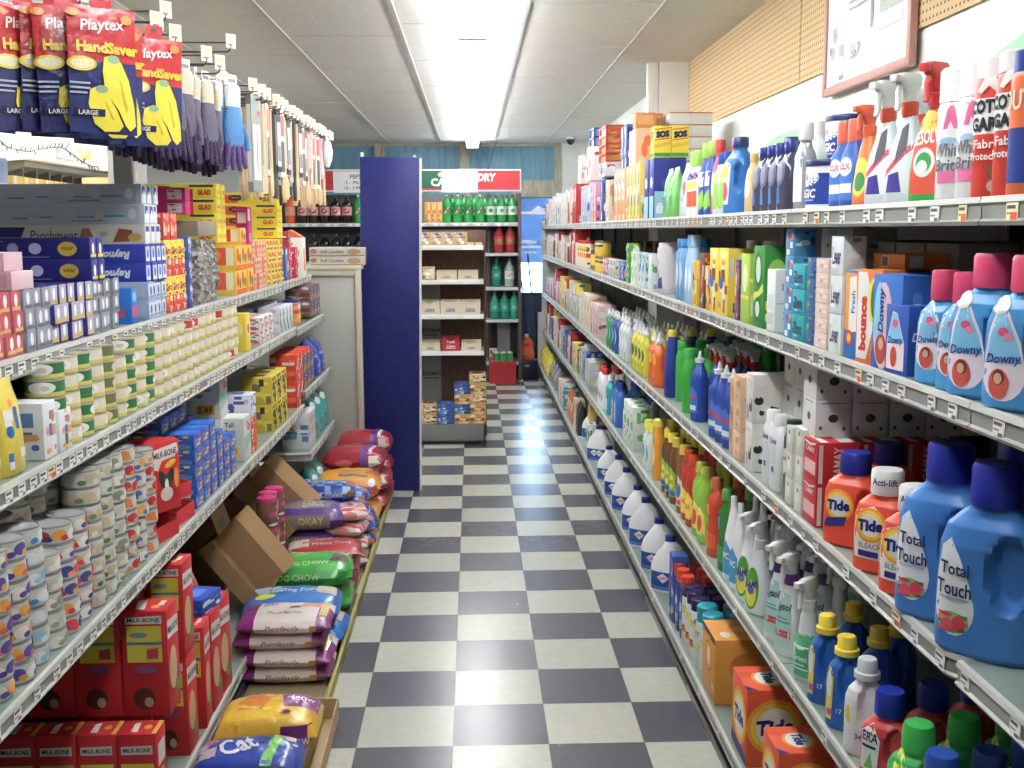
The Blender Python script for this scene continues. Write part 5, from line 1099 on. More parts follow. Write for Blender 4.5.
# ---- base deck
def bleach_jug(w, d, h):
    b = MB()
    R = [(0, w*.46, d*.46, 2.6, 0, 0), (.008, w*.5, d*.5, 2.6, 0, 0), (h*.42, w*.5, d*.5, 2.6, 0, 0), (h*.46, w*.485, d*.485, 2.5, 0, 0), (h*.58, w*.43, d*.46, 2.4, w*.0, 0), (h*.7, w*.32, d*.38, 2.2, w*.01, 0), (h*.8, w*.2, d*.26, 2, w*.03, 0), (h*.87, .022, .022, 2, w*.05, 0), (h*.92, .018, .018, 2, w*.05, 0)]
    b.loft(R, 30, '#eef0f5')
    b.tube([(w*.04, 0, h*.85), (w*.22, 0, h*.85), (w*.38, 0, h*.78), (w*.45, 0, h*.64), (w*.42, 0, h*.46)], [.012, .013, .014, .015, .018], '#eef0f5', 10)
    root = b.obj('bleach_jug', MP)
    c = MB(); c.loft([(h*.905, .021, .021, 2, w*.05, 0), (h, .021, .021, 2, w*.05, 0), (h*1.005, .017, .017, 2, w*.05, 0)], 18, '#1d2a86')
    l = MB(); s = s_loft(R); l.art(s, [('r', -w*.42, h*.06, w*.42, h*.38, '#2355a6'), ('p', [(-w*.2, h*.28), (w*.0, h*.36), (w*.2, h*.28), (w*.0, h*.18)], '#e8ecf4'), ('t', 'CLOROX', 0, h*.27, h*.05, '#d2383c', .12, w*.5), ('r', -w*.4, h*.08, w*.4, h*.12, '#4f86cc'), ('e', w*.25, h*.15, w*.1, h*.04, '#d2383c')])
    l.art(lambda u, v, ll: (lambda q: (q[0], -q[1], q[2]))(s(u, v, ll)), [('r', -w*.42, h*.06, w*.42, h*.38, '#2355a6'), ('r', -w*.3, h*.12, w*.3, h*.32, '#3f78c4')])
    return P(root, w, d, h, [c.obj('cap', MP), l.obj('label', MK)])
JUG = bleach_jug(.145, .105, .235)
JUGS = bleach_jug(.13, .1, .21)
for k, (px, q, bk) in enumerate(((668, 0, .0), (657, 0, .0), (644, 0, .0), (636, 0, .0), (625, 0, .0), (617, 0, .0), (608, 1, .0), (603, 0, .03), (598, 0, .0), (591, 1, .04))):
    one(JUG if q == 0 else JUGS, 'R', 5, px, ('white bleach jug with blue cap' if q == 0 else 'smaller white bleach jug with blue cap')+', '+ORD[k]+' from the camera end of the base deck', 'jug', back=bk, rz=.95, group='bleach jugs on the base deck')
def bb(px, p, label, cat, **k): return rows(p, 'R', 5, px, label=label, cat=cat, **k)
REDT = bottle('stain_remover_bottle', .07, .055, .235, '#27479e', '#dd3c22', 'cyl', (.026, .045), 2.3, [('e', 0, .09, .026, .05, '#4f7ad0'), ('r', -.026, .04, .02, .07, '#f2d84a'), ('e', 0, .12, .016, .02, '#e9edf6')])[0]
BLUK = carton('stain_remover_box', .075, .06, .26, '#3a5fae', [('b', -.034, .02, .034, .24, ['#5f86cc', '#2a3f8e', '#d9453c', '#e0e6f2'], 10, 3)], [('b', -.026, .02, .026, .24, ['#5f86cc', '#2a3f8e', '#d9453c'], 8, 4)])
PURC = aero('aerosol_can', .034, .215, '#e9e9ef', '#2f2358', [('b', -.05, .02, .05, .15, ['#2f3f96', '#e8d63a', '#e9e9ef', '#c23a3a'], 12, 6)], .031, .04)
TEALC = aero('oxi_stain_spray', .04, .225, '#dfe6e6', '#1c9fb4', [('b', -.06, .02, .06, .1, ['#e7d03a', '#2f9ab8', '#5a7a3c', '#dfe6e6'], 10, 9), ('t', 'OXY', 0, .125, .024, '#d9a32c', 0, .06, 0, .05)], .036, .055)
one(BLUK, 'R', 5, 678, 'tall blue stain remover box next to the last bleach jug', 'box')
rows(REDT, 'R', 5, 687, 3, .085, 3, .075, label='blue bottle with red cap, base deck', cat='bottle', group='blue bottles with red caps')
rows(PURC, 'R', 5, 699, 3, .075, 3, .075, label='aerosol can with dark purple cap', cat='aerosol can', group='cans with dark purple caps')
rows(TEALC, 'R', 5, 712, 2, .09, 3, .09, label='pale can with teal cap, base deck', cat='aerosol can', group='cans with teal caps')
def detbox(w, d, h, col, tag_, art_top, white=False):
    f = [('e', 0, h*.52, h*.36, h*.36, '#f7a11e'), ('e', 0, h*.52, h*.31, h*.31, '#fbd22c'), ('e', 0, h*.52, h*.24, h*.25, '#f6f2ea'), ('t', tag_, 0, h*.52, h*.2, '#17307f', .06, h*.6, .1, .05), ('p', [(-w/2, h*.06), (w/2, h*.02), (w/2, h*.14), (-w/2, h*.2)], '#27388e')]
    if white: f = [('r', -w/2, 0, w/2, h, '#efeee9'), ('p', [(-w/2, 0), (w/2, 0), (w/2, h*.3), (-w/2, h*.12)], '#e8552f')]+[(o[0], o[1], o[2]*.9+h*.1, o[3]*.7, o[4]*.7, o[5]) if o[0] == 'e' else o for o in f[:3]]+[('t', tag_, 0, h*.56, h*.2, '#17307f', .06, h*.6, .1, .05)]
    rx = min(w, d)
    t = [('e', 0, d/2, rx*.36, rx*.3, '#f7a11e'), ('e', 0, d/2, rx*.3, rx*.24, '#f6f2ea'), ('t', tag_, 0, d/2, rx*.2, '#17307f', 0, rx*.5, .1, .05), ('p', [(-w/2, d*.0), (w*-.2, d*.0), (-w*.3, d), (-w/2, d)], '#e8552f'), ('p', [(w*.3, 0), (w*.5, 0), (w*.5, d*.2)], '#27388e'), ('p', [(-w*.5, d*.8), (-w*.3, d), (-w*.5, d)], '#27388e')]
    sc_ = [o for o in f if o[0] in 'et']
    if white: sc_ = [('r', -d/2, 0, d/2, h, '#efeee9'), ('r', -d/2, 0, d/2, h*.2, '#c8323a'), ('r', -d/2, 0, d/2, h*.06, '#27388e')]+sc_
    return carton('detergent_box', w, d, h, col, f, sc_, t, edge='#c9421f')
TBX = detbox(.17, .16, .225, '#ea5426', 'Tide', 0)
TBX2 = detbox(.15, .14, .2, '#ea5426', 'Tide', 0)
TBXW = detbox(.13, .12, .165, '#efeee9', 'Tide', 0, True)
AHX = carton('detergent_box', .19, .19, .215, '#e59a2e', [('e', 0, .13, .05, .05, '#c8662a'), ('e', 0, .13, .042, .042, '#e9b04c'), ('e', 0, .13, .018, .03, '#efe6d6'), ('b', -.08, .01, .08, .06, ['#efe9dc', '#c9d0d6', '#d9822c'], 7, 4), ('r', -.095, .195, .095, .215, '#26263a'), ('b', -.09, .197, .09, .213, ['#e9c23a', '#3a6ab0', '#26263a'], 9, 8)],
    [('e', 0, .12, .05, .05, '#d9822c')], [('e', 0, .1, .05, .04, '#d98a3a'), ('e', 0, .1, .03, .024, '#efc27a'), ('r', -.095, .17, .095, .188, '#26263a'), ('b', -.09, .172, .09, .186, ['#e9c23a', '#c9d0d6'], 8, 2), ('e', .05, .04, .026, .016, '#e9e2d2')])
rows(AHX, 'R', 5, 737, 1, nb=2, bp=.2, label='orange-yellow detergent box, base deck', cat='box', group='orange-yellow detergent boxes')
rows(TBX, 'R', 5, 766, 1, nb=2, bp=.165, label='big orange detergent box with bullseye print', cat='box', group='big orange detergent boxes')
rows(TBX2, 'R', 5, 796, 1, nb=3, bp=.145, label='medium orange detergent box with bullseye print', cat='box', group='medium orange detergent boxes')
rows(TBXW, 'R', 5, 826, 1, nb=3, bp=.125, label='small white and orange detergent box', cat='box', group='small white and orange detergent boxes')
rows(TBXW, 'R', 5, 856, 1, nb=3, bp=.125, label='small white and orange detergent box at the camera end', cat='box', group='small detergent boxes, camera end')
one(FAR['cream'], 'R', 5, 579, 'orange-tan packet before the bleach jugs on the base deck', 'packet', sc=(1, .6, 1))
ORPK = soft_pack('starch_packet', .1, .07, .24, '#d9773c', ['#efe0c8', '#b5452a', '#e8a05c'], 81)
BWPK = soft_pack('starch_packet', .12, .08, .24, '#34343c', ['#e8e8e6', '#8a8a92', '#2a2a30'], 83)
GRPK = busy_carton('hanging_sponge_pack', .13, .06, .21, '#cfd9d8', ['#2c8a4a', '#4f9ad2', '#f0f2f2', '#3a9a5a'], 85)
rows(ORPK, 'R', 5, 575, 3, .16, label='orange-brown packet, base deck', cat='packet', group='orange-brown packets on the base deck')
rows(BWPK, 'R', 5, 582, 2, .16, back=.0, label='black and white packet, base deck', cat='packet', group='black and white packets')
one(GRPK, 'R', 5, 591, 'white and green pack before the bleach jugs on the base deck', 'pack')
one(FAR['yellow'], 'R', 5, 597, 'yellow and orange box beside the small bleach jugs', 'box', back=.06)
rows(FAR['redw'], 'R', 5, 568, 2, .25, label='red and white box, base deck', cat='box', group='red and white boxes on the base deck')
rows(FAR['teal'], 'R', 5, 571, 1, label='teal box on the base deck', cat='box')
rows(GBAG, 'R', 5, 560, 3, .32, label='grey charcoal bag, base deck', cat='bag', group='grey charcoal bags')
rows(YBAG, 'R', 5, 552, 5, .33, label='yellow charcoal bag, base deck', cat='bag', group='yellow charcoal bags')

# ------------------------------------------------------------------ centre shelving goods
def longbox(name, col, end, side, w=.05, d=.3, h=.052): return carton(name, w, d, h, col, end, side, [('r', -w*.4, d*.05, w*.4, d*.95, side[0][5] if side and side[0][0] == 'r' else col)] if side else ())
def ends(c1, c2, c3): return [('r', -.022, .004, .022, .048, c1), ('e', .0, .028, .009, .014, c2), ('r', -.02, .006, .02, .014, c3)]
SB1 = longbox('sandwich_bag_box', '#c66a72', ends('#c8525c', '#f2f0f2', '#e9b06c'), [('b', -.14, .004, .14, .04, ['#c8525c', '#f0eef2', '#28348e', '#d98a8e', '#f2f2f4'], 22, 4)], h=.044)
SB2 = longbox('sandwich_bag_box', '#8f929e', ends('#9a9daa', '#eef0f2', '#6b6e7a'), [('r', -.0, .003, .09, .041, '#4a4a55'), ('b', -.14, .004, .14, .04, ['#c8cbd0', '#55576a', '#e9ebee', '#8f929e'], 20, 6), ('t', 'Slider', .03, .02, .014, '#e9e9ee', 0, .08)], h=.044)
SB3 = longbox('sandwich_bag_box', '#35348c', ends('#b5b0c4', '#f2f2f6', '#d8b23c'), [('b', -.14, .004, .0, .04, ['#c85a6a', '#f2f2f4', '#5a569e'], 14, 8), ('r', .02, .004, .09, .02, '#d9a53c'), ('r', .09, .004, .14, .04, '#c98a94'), ('e', .1, .024, .01, .014, '#f2f2f4')], h=.044)
FOILD = longbox('foil_box', '#26287e', ends('#3a3a8a', '#eceef4', '#d8c23c'), [('e', -.09, .028, .014, .014, '#b9bfe0'), ('e', -.04, .028, .014, .014, '#b9bfe0'), ('e', .015, .028, .016, .014, '#c9d6ee'), ('e', .095, .027, .024, .018, '#d9b82c'), ('t', 'WRAP', .095, .028, .009, '#5a4a1c', 0, .03), ('r', -.12, .006, .05, .008, '#8f94c8'), ('r', -.11, .045, -.06, .047, '#8f94c8')], h=.055)
FOILR = longbox('foil_box', '#2b3fae', ends('#c9d3ea', '#4f6ac0', '#eef1f8'), [('p', [(-.14, 0), (-.06, 0), (-.02, .054), (-.14, .054)], '#8fb4dc'), ('p', [(-.14, .0), (-.1, 0), (-.07, .05), (-.14, .05)], '#e6e0c4'), ('p', [(-.14, .01), (-.12, .01), (-.11, .04), (-.14, .04)], '#a89a5c'), ('t', 'Reynolds', .05, .026, .03, '#eef2fa', PI, .15, .2, .05)], h=.055)
FOILL = longbox('foil_box', '#9db2d4', ends('#dfe5f0', '#3f4f9e', '#8fa3cc'), [('r', -.12, .01, .14, .044, '#b5c3dc'), ('t', 'Reynolds', .05, .026, .02, '#3a4fae', PI, .1, .2, .05)], h=.055)
GRAYW = longbox('plastic_wrap_box', '#b9c4d0', [('r', -.02, .004, .02, .052, '#dfe3ee'), ('r', -.02, .03, .012, .052, '#3f4798'), ('e', 0, .028, .008, .012, '#f6f6fa')],
    [('r', -.2, .004, .2, .052, '#b5c1cc'), ('r', -.17, .015, -.12, .02, '#4f93c0'), ('r', -.09, .018, -.05, .023, '#4f93c0'), ('r', .02, .018, .07, .024, '#5aa3c8'), ('r', .1, .02, .16, .027, '#5aa3c8'), ('e', -.105, .028, .013, .009, '#c3aebb'), ('e', .0, .033, .02, .01, '#c9c3cc'), ('e', .18, .03, .012, .016, '#e6e0e4'), ('e', .085, .03, .01, .012, '#d8c3c0'), ('t', 'stretches to keep food fresh', .05, .01, .0075, '#4a5060', 0, .2)], d=.43, h=.058)
PARCH = longbox('parchment_box', '#d9d6cb', [('r', -.02, .004, .02, .052, '#e6e6ee'), ('r', -.02, .036, .016, .052, '#3a3f8e')],
    [('r', -.21, .004, .21, .052, '#dad6ca'), ('p', [(-.21, .006), (-.15, .006), (-.13, .05), (-.21, .05)], '#2a2f74'), ('t', 'Parchment', -.05, .026, .03, '#4a4038', 0, .14, .3, .0), ('p', [(.02, .008), (.07, .008), (.055, .046), (.035, .046)], '#a8714c'), ('p', [(.12, .006), (.17, .008), (.18, .04), (.14, .046)], '#8f4f30'), ('e', .185, .02, .02, .012, '#c9a244'), ('e', .095, .03, .012, .008, '#c9b0a0')], d=.43, h=.058)
lz = LS[1][1]+.0012; lx = LS[1][0]
def endx(p, off=0): return lx-.014-p.d/2-off
def lput(p, y, z, label, cat, group=None, off=0, rz=0, sc=None): return place(p, (endx(p, off), y, z), PI/2+rz, label, cat, group, scale=sc)
y = 2.24; i = 0
SBN = {id(SB1): 'pink sandwich bag box', id(SB2): 'grey sandwich bag box', id(SB3): 'purple sandwich bag box'}
while y < 3.1:
    kind = [SB1, SB1, SB1, SB1, SB2, SB2, SB2, SB3, SB3, SB3, SB3, SB3, SB2, SB2, SB2, SB2, SB2][min(i, 16)]
    for t in range(3): lput(kind, y, lz+t*kind.h*1.004, SBN[id(kind)]+', '+ORD[i]+' column from the camera end'+which(0, 1, 0, 1, t, 3), 'box', 'sandwich bag boxes in the lower rows', off=rnd.uniform(0, .012))
    if 2.84 < y < 2.95:
        for t in range(2): lput(FOILD, y, lz+.1335+t*.0553, 'dark blue foil box lying over the sandwich bags, '+ORD[i-12]+' column, '+('lower' if t == 0 else 'upper'), 'box', 'dark blue foil boxes', off=rnd.uniform(0, .006))
    y += .054; i += 1
BCUP = carton('drink_pouch_box', .05, .1, .1, '#1f78d8', [('r', -.02, .02, .02, .05, '#d84a6a'), ('e', 0, .075, .018, .014, '#8fc3ee')], [('r', -.03, .02, .03, .04, '#d84a6a')])
lput(BCUP, 3.2, lz, 'bright blue box beside the grey sandwich bag boxes', 'box')
for c in range(4):
    y = 3.37+c*.054; z = lz
    for t in range(2): lput(FOILL, y, z+t*.0553, 'pale blue foil box under the blue ones'+which(c, 4, 0, 1, t, 2), 'box', 'pale blue foil boxes', off=rnd.uniform(0, .01))
    z += .1108
    for t in range(2): lput(FOILR, y, z+t*.0553, 'bright blue foil box with white lettering'+which(c, 4, 0, 1, t, 2), 'box', 'bright blue foil boxes', off=rnd.uniform(0, .006))
    z += .1108
    if c < 3:
        for t in range(3):
            pr = PARCH if t == 0 else GRAYW
            lput(pr, y, z+t*.0583, ('parchment paper box' if t == 0 else 'long pale plastic wrap box')+' on the blue foil boxes, '+ORD[c]+' column'+['', ', lower', ', top'][t], 'box', 'long boxes on the blue foil boxes', off=rnd.uniform(0, .01), rz=rnd.uniform(-.012, .012))
ORBX = carton('freezer_bag_box', .09, .16, .12, '#df5a38', [('b', -.04, .01, .04, .11, ['#e8a03c', '#d23c2c', '#4a2f86', '#f0c33c'], 8, 3)], [('b', -.07, .01, .07, .11, ['#e8a03c', '#d8442c', '#4a2f86', '#f0c33c'], 10, 5), ('r', -.07, .0, .07, .03, '#3a3f9a')])
lput(ORBX, 2.35, lz+.1335+.0, 'orange and purple box standing on the pink sandwich bag boxes', 'box', off=.14)
PKBX = carton('freezer_bag_box', .12, .2, .04, '#d9b5bd', [], [('r', -.09, .005, .09, .035, '#c3a0ae'), ('r', -.08, .01, .06, .03, '#dcc3ca')])
lput(PKBX, 2.5, lz+.1335, 'flat pink box lying on the sandwich bag boxes', 'box', off=.03)
lput(PKBX, 2.5, lz+.1335+.041, 'flat pink box lying on its twin over the sandwich bags', 'box', off=.05, rz=.06)
# baby food and tea packets
def snack(name, w, d, h, col, cols, seed): return busy_carton(name, w, d, h, col, cols, seed)
BABY = snack('small_food_box', .075, .14, .085, '#dd4238', ['#f0c4a4', '#e8352f', '#f4a08a'], 5)
YEL1 = snack('small_food_box', .075, .14, .06, '#f0d628', ['#d8392c', '#f4e46a', '#2f2f36'], 7)
REDS = snack('small_food_box', .075, .14, .055, '#e2402f', ['#f2b33c', '#f0e6e0', '#d8392c'], 9)
for c in range(3):
    yy = 3.61+c*.085; z = lz
    for t, pr in enumerate((REDS, YEL1, REDS, YEL1, BABY)[: 5 if c < 2 else 4]):
        lput(pr, yy, z, ('red', 'yellow')[pr is YEL1]+' food box beside the foil boxes, '+['bottom', 'second', 'third', 'fourth', 'top'][t]+' of '+ORD[c]+' column', 'box', 'red and yellow food boxes', off=.01); z += pr.h*1.004
BLP = snack('small_food_box', .04, .14, .08, '#4a5fae', ['#e9ecf4', '#2a3f8e', '#d9b8c0'], 11)
for t in range(3): lput(BLP, 3.85, lz+t*.0805, 'narrow blue and white box beside the film-wrapped tray'+which(0, 1, 0, 1, t, 3), 'box', 'narrow blue and white boxes')
MAG = longbox('plastic_bag_box', '#c8197a', [('r', -.03, .004, .03, .04, '#d0257f')], [('r', .07, .006, .12, .038, '#d9c8d0'), ('b', .072, .008, .118, .036, ['#6a4a5c', '#e9dfe4'], 10, 4), ('p', [(-.14, 0), (-.02, .0), (.03, .042), (-.14, .042)], '#d8452f')], w=.07, d=.26, h=.045)
for t in range(2): lput(MAG, 3.93, lz+.315+t*.0455, 'magenta box with a barcode over the red food boxes, '+('lower', 'upper')[t], 'box', 'magenta boxes', off=.02)
YEL = longbox('plastic_bag_box', '#f1dc12', [('r', -.03, .005, .03, .045, '#f4e23a'), ('t', 'GLAD', 0, .025, .014, '#d8302a', 0, .05)], [('t', 'GLAD', .105, .022, .02, '#d8302a', 0, .05, .1, .05), ('p', [(-.14, .006), (-.04, .006), (-.02, .046), (-.14, .046)], '#e0542c'), ('e', -.05, .03, .035, .014, '#4a4038'), ('t', 'press seal', -.05, .03, .008, '#d9d4c0', 0, .06), ('r', .05, .042, .14, .05, '#3a3f66')], w=.07, d=.3, h=.055)
YELC2 = [(4.36, .235, 4), (4.44, .235, 4)]
for c, (yy, z0, n) in enumerate(YELC2):
    for t in range(n): lput(YEL, yy, lz+z0+t*.0555-.02, 'long yellow box of the camera end stack, '+ORD[c]+' column'+which(0, 1, 0, 1, t, n), 'box', 'long yellow boxes, camera end stack', off=.01)
for c, yy in enumerate((5.62, 5.70)):
    for t in range(4): lput(YEL, yy, lz+.222+t*.0555, 'long yellow box of the far stack, '+ORD[c]+' column'+which(0, 1, 0, 1, t, 4), 'box', 'long yellow boxes, far stack', off=.0)
LOWY = snack('tea_bag_box', .075, .13, .054, '#f0d52a', ['#efe4c8', '#d8402c', '#3a3f66', '#f4e8a0'], 13)
for c in range(5):
    for t in range(4): lput(LOWY, 5.36+c*.081, lz+t*.0545, 'small yellow and white box under the far yellow stack, '+ORD[c]+' column'+which(0, 1, 0, 1, t, 4), 'box', 'small yellow and white boxes', off=rnd.uniform(0, .01))
TRB = snack('tray_box', .075, .14, .07, '#e98a6a', ['#efe0d4', '#d8402c', '#b5c9a0', '#f0c0a4'], 15)
for c in range(4):
    for t in range(3): lput(TRB, 5.02+c*.081, lz+t*.0705, 'pink and cream box, '+ORD[c]+' column of its block'+which(0, 1, 0, 1, t, 3), 'box', 'pink and cream boxes', off=rnd.uniform(0, .012))
TEA = carton('fruit_bar_box', .11, .14, .1, '#f0c22e', [('e', -.02, .06, .024, .03, '#d8402c'), ('e', .022, .045, .02, .022, '#4a8a3c'), ('r', -.05, .0, .05, .02, '#e8602f')], [('r', -.06, .02, .06, .09, '#e2552f'), ('e', -.02, .06, .03, .026, '#f08a5c'), ('r', .03, .02, .06, .09, '#efe6c8')])
for c in range(3):
    for t in range(2): lput(TEA, 4.66+c*.116, lz+t*.1005, 'orange fruit print box beside the film-wrapped tray, '+ORD[c]+' column'+which(0, 1, 0, 1, t, 2), 'box', 'orange fruit print boxes', off=rnd.uniform(0, .012))
MAGU = carton('plastic_bag_box', .09, .05, .16, '#cc2178', [('e', .0, .03, .022, .02, '#d8a0bc'), ('r', -.04, .1, .0, .15, '#e9dfe4')], [('r', -.02, .02, .02, .14, '#b5186a'), ('r', -.018, .09, .018, .135, '#e6d5dc')])
lput(MAGU, 4.9, lz+.2015, 'magenta box standing upright on the orange fruit boxes', 'box')
lput(TEA, 4.75, lz+.2015, 'orange fruit print box lying alone on top beside the upright magenta box', 'box', sc=(1, 1, .7))
# film wrapped tray of foil pans
b = MB(); rr = random.Random(4)
b.box(-.15, -.13, 0, .15, .13, .2, '#a8a49a', bev=.02)
tray = b
bm = bmesh.new(); bmesh.ops.create_cube(bm, size=1); bmesh.ops.subdivide_edges(bm, edges=list(bm.edges), cuts=16, use_grid_fill=True)
vs = []
for v in bm.verts:
    p = Vector((v.co.x*.3, v.co.y*.24, (v.co.z+.5)*.235)); k = 1-.12*abs(v.co.z)
    p.x *= k; p.y *= k; q = rr.uniform(-1, 1); p += Vector((rr.uniform(-.007, .007), rr.uniform(-.007, .007), rr.uniform(-.004, .006)))*(1 if v.co.z > -.49 else 0)
    vs.append(p[:])
fsx = [tuple(v.index for v in f.verts) for f in bm.faces]; bm.free()
b = MB(); b.add(vs, fsx, [('#b9b6ae', '#d9d7d2', '#8f8b82', '#efeeea')[rr.randrange(4)] for f in fsx], False)
TRAY = P(b.obj('wrapped_foil_pans', MFC), .3, .24, .24)
b = MB(); b.box(-.14, -.11, .0, .14, .11, .055, '#8a7f6c', bev=.004); b.art(s_nx(.28), [('t', 'Foil pans', .0, .03, .02, '#d9d4c6', 0, .16, .2)])
LID = P(b.obj('flat_card_box', MK), .28, .22, .055)
place(TRAY, (endx(TRAY, .0), 4.12, lz), PI/2, 'crinkled clear-wrapped stack of foil pans beside the blue boxes', 'foil pans', scale=(1, 1, .95))
place(LID, (endx(LID, -.005), 4.10, lz+.24), PI/2, 'flat grey-brown box on top of the wrapped foil pans', 'box')
# far end of the top shelf
BRP = snack('cereal_bar_box', .09, .16, .17, '#3f63a8', ['#e9e4ec', '#c8323f', '#8fb5dc'], 21); RDP = snack('cereal_bar_box', .08, .16, .085, '#c8304a', ['#f0e4e6', '#8a2a4a', '#e98a9a'], 23)
lput(BRP, 5.84, lz, 'tall blue packet box near the far end of the top centre shelf', 'box')
for t in range(3): lput(RDP, 5.95, lz+t*.0855, 'red box near the far end of the top centre shelf'+which(0, 1, 0, 1, t, 3), 'box', 'red boxes at the far end')
b = MB(); b.box(-.05, -.07, 0, .05, .07, .2, '#ecebe6', bev=.002); b.add([(-.05, -.07, .2), (.05, -.07, .2), (.05, .07, .2), (-.05, .07, .2), (-.05, 0, .24), (.05, 0, .24)], [(0, 1, 5, 4), (2, 3, 4, 5), (1, 2, 5), (3, 0, 4)], '#e9723c')
for s_ in (s_nx(.1),): b.art(s_, [('e', .01, .06, .035, .03, '#f08a1e'), ('e', -.03, .1, .02, .02, '#f0a03c'), ('e', .03, .12, .022, .022, '#ee8a24'), ('t', 'Juice', -.01, .165, .026, '#3f8a4a', .2, .07, .2)])
b.art(s_front(.14), [('e', .0, .06, .03, .035, '#f08a1e'), ('e', -.01, .12, .024, .03, '#f2a03c')])
JUICE = P(b.obj('juice_carton', MK), .1, .14, .24)
lput(JUICE, 6.44, lz, 'white juice carton with orange fruit and gabled top', 'carton', sc=(1.2, 1, 1.1))
for t in range(2): lput(RDP, 6.16, lz+t*.0855, 'red box beside the juice carton'+which(0, 1, 0, 1, t, 2), 'box', 'red boxes behind the juice carton')
# ---- second centre shelf: small cans
def can(r, h, lab, cap='#c9b98a'):
    b = MB(); b.loft([(0, r*.97, r*.97, 2, 0, 0, cap), (.002, r, r, 2, 0, 0, cap), (.005, r*.985, r*.985, 2, 0, 0, lab[0][5] if lab else '#eee'), (h-.005, r*.985, r*.985, 2, 0, 0, cap), (h-.001, r, r, 2, 0, 0, cap), (h-.001, r*.93, r*.93, 2, 0, 0, '#85878a'), (h-.003, r*.9, r*.9, 2, 0, 0, '#9a9c9e'), (h-.003, r*.6, r*.6, 2, 0, 0, '#a6a8aa')], 22)
    R = [(0, r*.985, r*.985, 2, 0, 0), (h, r*.985, r*.985, 2, 0, 0)]
    b.art(s_round(R), lab, lift=.0003); return b
def catcan(side, blob='#f1f0ec', trim='#d8cf4a'):
    r, h = .0425, .0395; L = PI*r
    ops = [('r', -L*.98, .005, L*.98, h-.005, side), ('r', -L*.98, .005, L*.98, .011, trim)]
    for a in (-.5, .25): ops += [('e', a*L, .021, .03, .013, blob), ('e', a*L+.006, .02, .01, .006, '#d9c9b8')]
    b = can(r, h, ops); return P(b.obj('cat_food_can', MK), 2*r, 2*r, h)
CC1 = catcan('#e4d9c9'); CC2 = catcan('#2f7a4a', trim='#d8cf4a'); CC3 = catcan('#c8323f', '#f2efe9', '#e6d9a0'); CC4 = catcan('#6a7a4a', '#d9d6c4')
x2 = LS[2][0]-.014-.0425; z2 = LS[2][1]+.0012
def cansc(c):
    if c < 5: return (CC2, CC1)[c % 2] if c < 4 else CC4
    if c in (6, 8): return CC2
    return CC1
tl = [5, 5, 5, 5, 5, 4, 6, 6, 5, 5, 5, 6, 6, 6, 6, 5, 6, 6, 5, 6, 6, 6]
for c in range(22):
    yy = 2.46+c*.0868
    for t in range(min(tl[c], 5)):
        pr = CC3 if (t == 4 and c in (13, 14, 18)) or (c == 20 and t < 1) else cansc(c)
        place(pr, (x2+rnd.uniform(-.003, .003), yy, z2+t*.0397), PI/2+rnd.uniform(-.5, .5), ('small cat food can' if pr is CC1 else 'small green-sided cat food can' if pr is CC2 else 'small red-sided cat food can' if pr is CC3 else 'small olive cat food can')+', '+ORD[c]+' stack from the camera end'+which(0, 1, 0, 1, t, 5), 'can', 'small cat food cans in one long row of stacks')
POU = soft_pack('treat_pouch', .1, .06, .19, '#e6cf3a', ['#2f6fc0', '#f2f2ee', '#e8923c'], 31)
one(POU, 'L', 2, 6, 'yellow and blue treat pouch at the camera end of the second centre shelf', 'pouch')
one(POU, 'L', 2, -20, 'yellow and blue treat pouch cut by the edge of the view', 'pouch')
WOB = carton('treat_box', .07, .1, .12, '#e9ecf0', [('b', -.03, .01, .03, .1, ['#e8a06a', '#3f78c8', '#f4f0ea', '#d98a5c'], 8, 3)], [('b', -.045, .01, .045, .06, ['#e8a06a', '#3f78c8', '#f0e2d0'], 6, 6), ('r', -.03, .07, .03, .1, '#5f8fd0')])
one(WOB, 'L', 2, 28, 'white and orange treat box beside the first cat food cans', 'box')
one(WOB, 'L', 2, 44, 'short brown and white treat box against the cat food cans', 'box', sc=(1, 1, .75))
JELL = carton('gelatin_box', .09, .07, .15, '#f2d41c', [('e', 0, .09, .03, .03, '#f6ea8a'), ('e', 0, .09, .018, .02, '#c8323a')], [('e', 0, .09, .026, .03, '#f6ea8a')])
one(JELL, 'L', 2, 240, 'bright yellow box at the end of the cat food cans', 'box')
def lrow(p, sh, px, n, nt, label, cat, **k): return rows(p, 'L', sh, px, n, nt=nt, label=label, cat=cat, **k)
WPK = snack('medicine_box', .1, .1, .055, '#e6e2e0', ['#d85a6a', '#f4f2f0', '#4a8a9a', '#c8c8cc'], 41); GRY = snack('tissue_box', .12, .12, .12, '#b5b5b8', ['#d8d8da', '#8f7a8a', '#c9c9cc'], 43)
lrow(WPK, 2, 251, 3, 2, 'white and pink box, second centre shelf', 'box', group='white and pink boxes of the second centre shelf')
lrow(GRY, 2, 244, 5, 1, 'grey box one row back, second centre shelf', 'box', group='grey boxes of the second centre shelf', back=.12)
WTL = snack('medicine_box', .09, .1, .12, '#e3e4ea', ['#6a7ab8', '#f2f2f4', '#5fa8a0', '#d8a8b8'], 45)
lrow(WTL, 2, 271, 4, 1, 'white and blue box, second centre shelf', 'box', group='white and blue boxes of the second centre shelf')
PKB = bottle('drink_mix_tub', .09, .09, .12, '#e9a03c', '#2a3f9e', [(0, .97), (.03, 1), (.97, 1), (1, .97)], (.043, .015), 2, [('b', -.07, .01, .07, .1, ['#d8447a', '#f0c43c', '#e9e4f0'], 8, 3)], wrap=True)[0]
one(PKB, 'L', 2, 292, 'small tub with dark blue lid and pink-orange print', 'tub')
CAN6 = busy_carton('drink_multipack', .12, .14, .085, '#8f6a5a', ['#c8a08a', '#2f5fae', '#e0e4ea', '#6a4a3c'], 47)
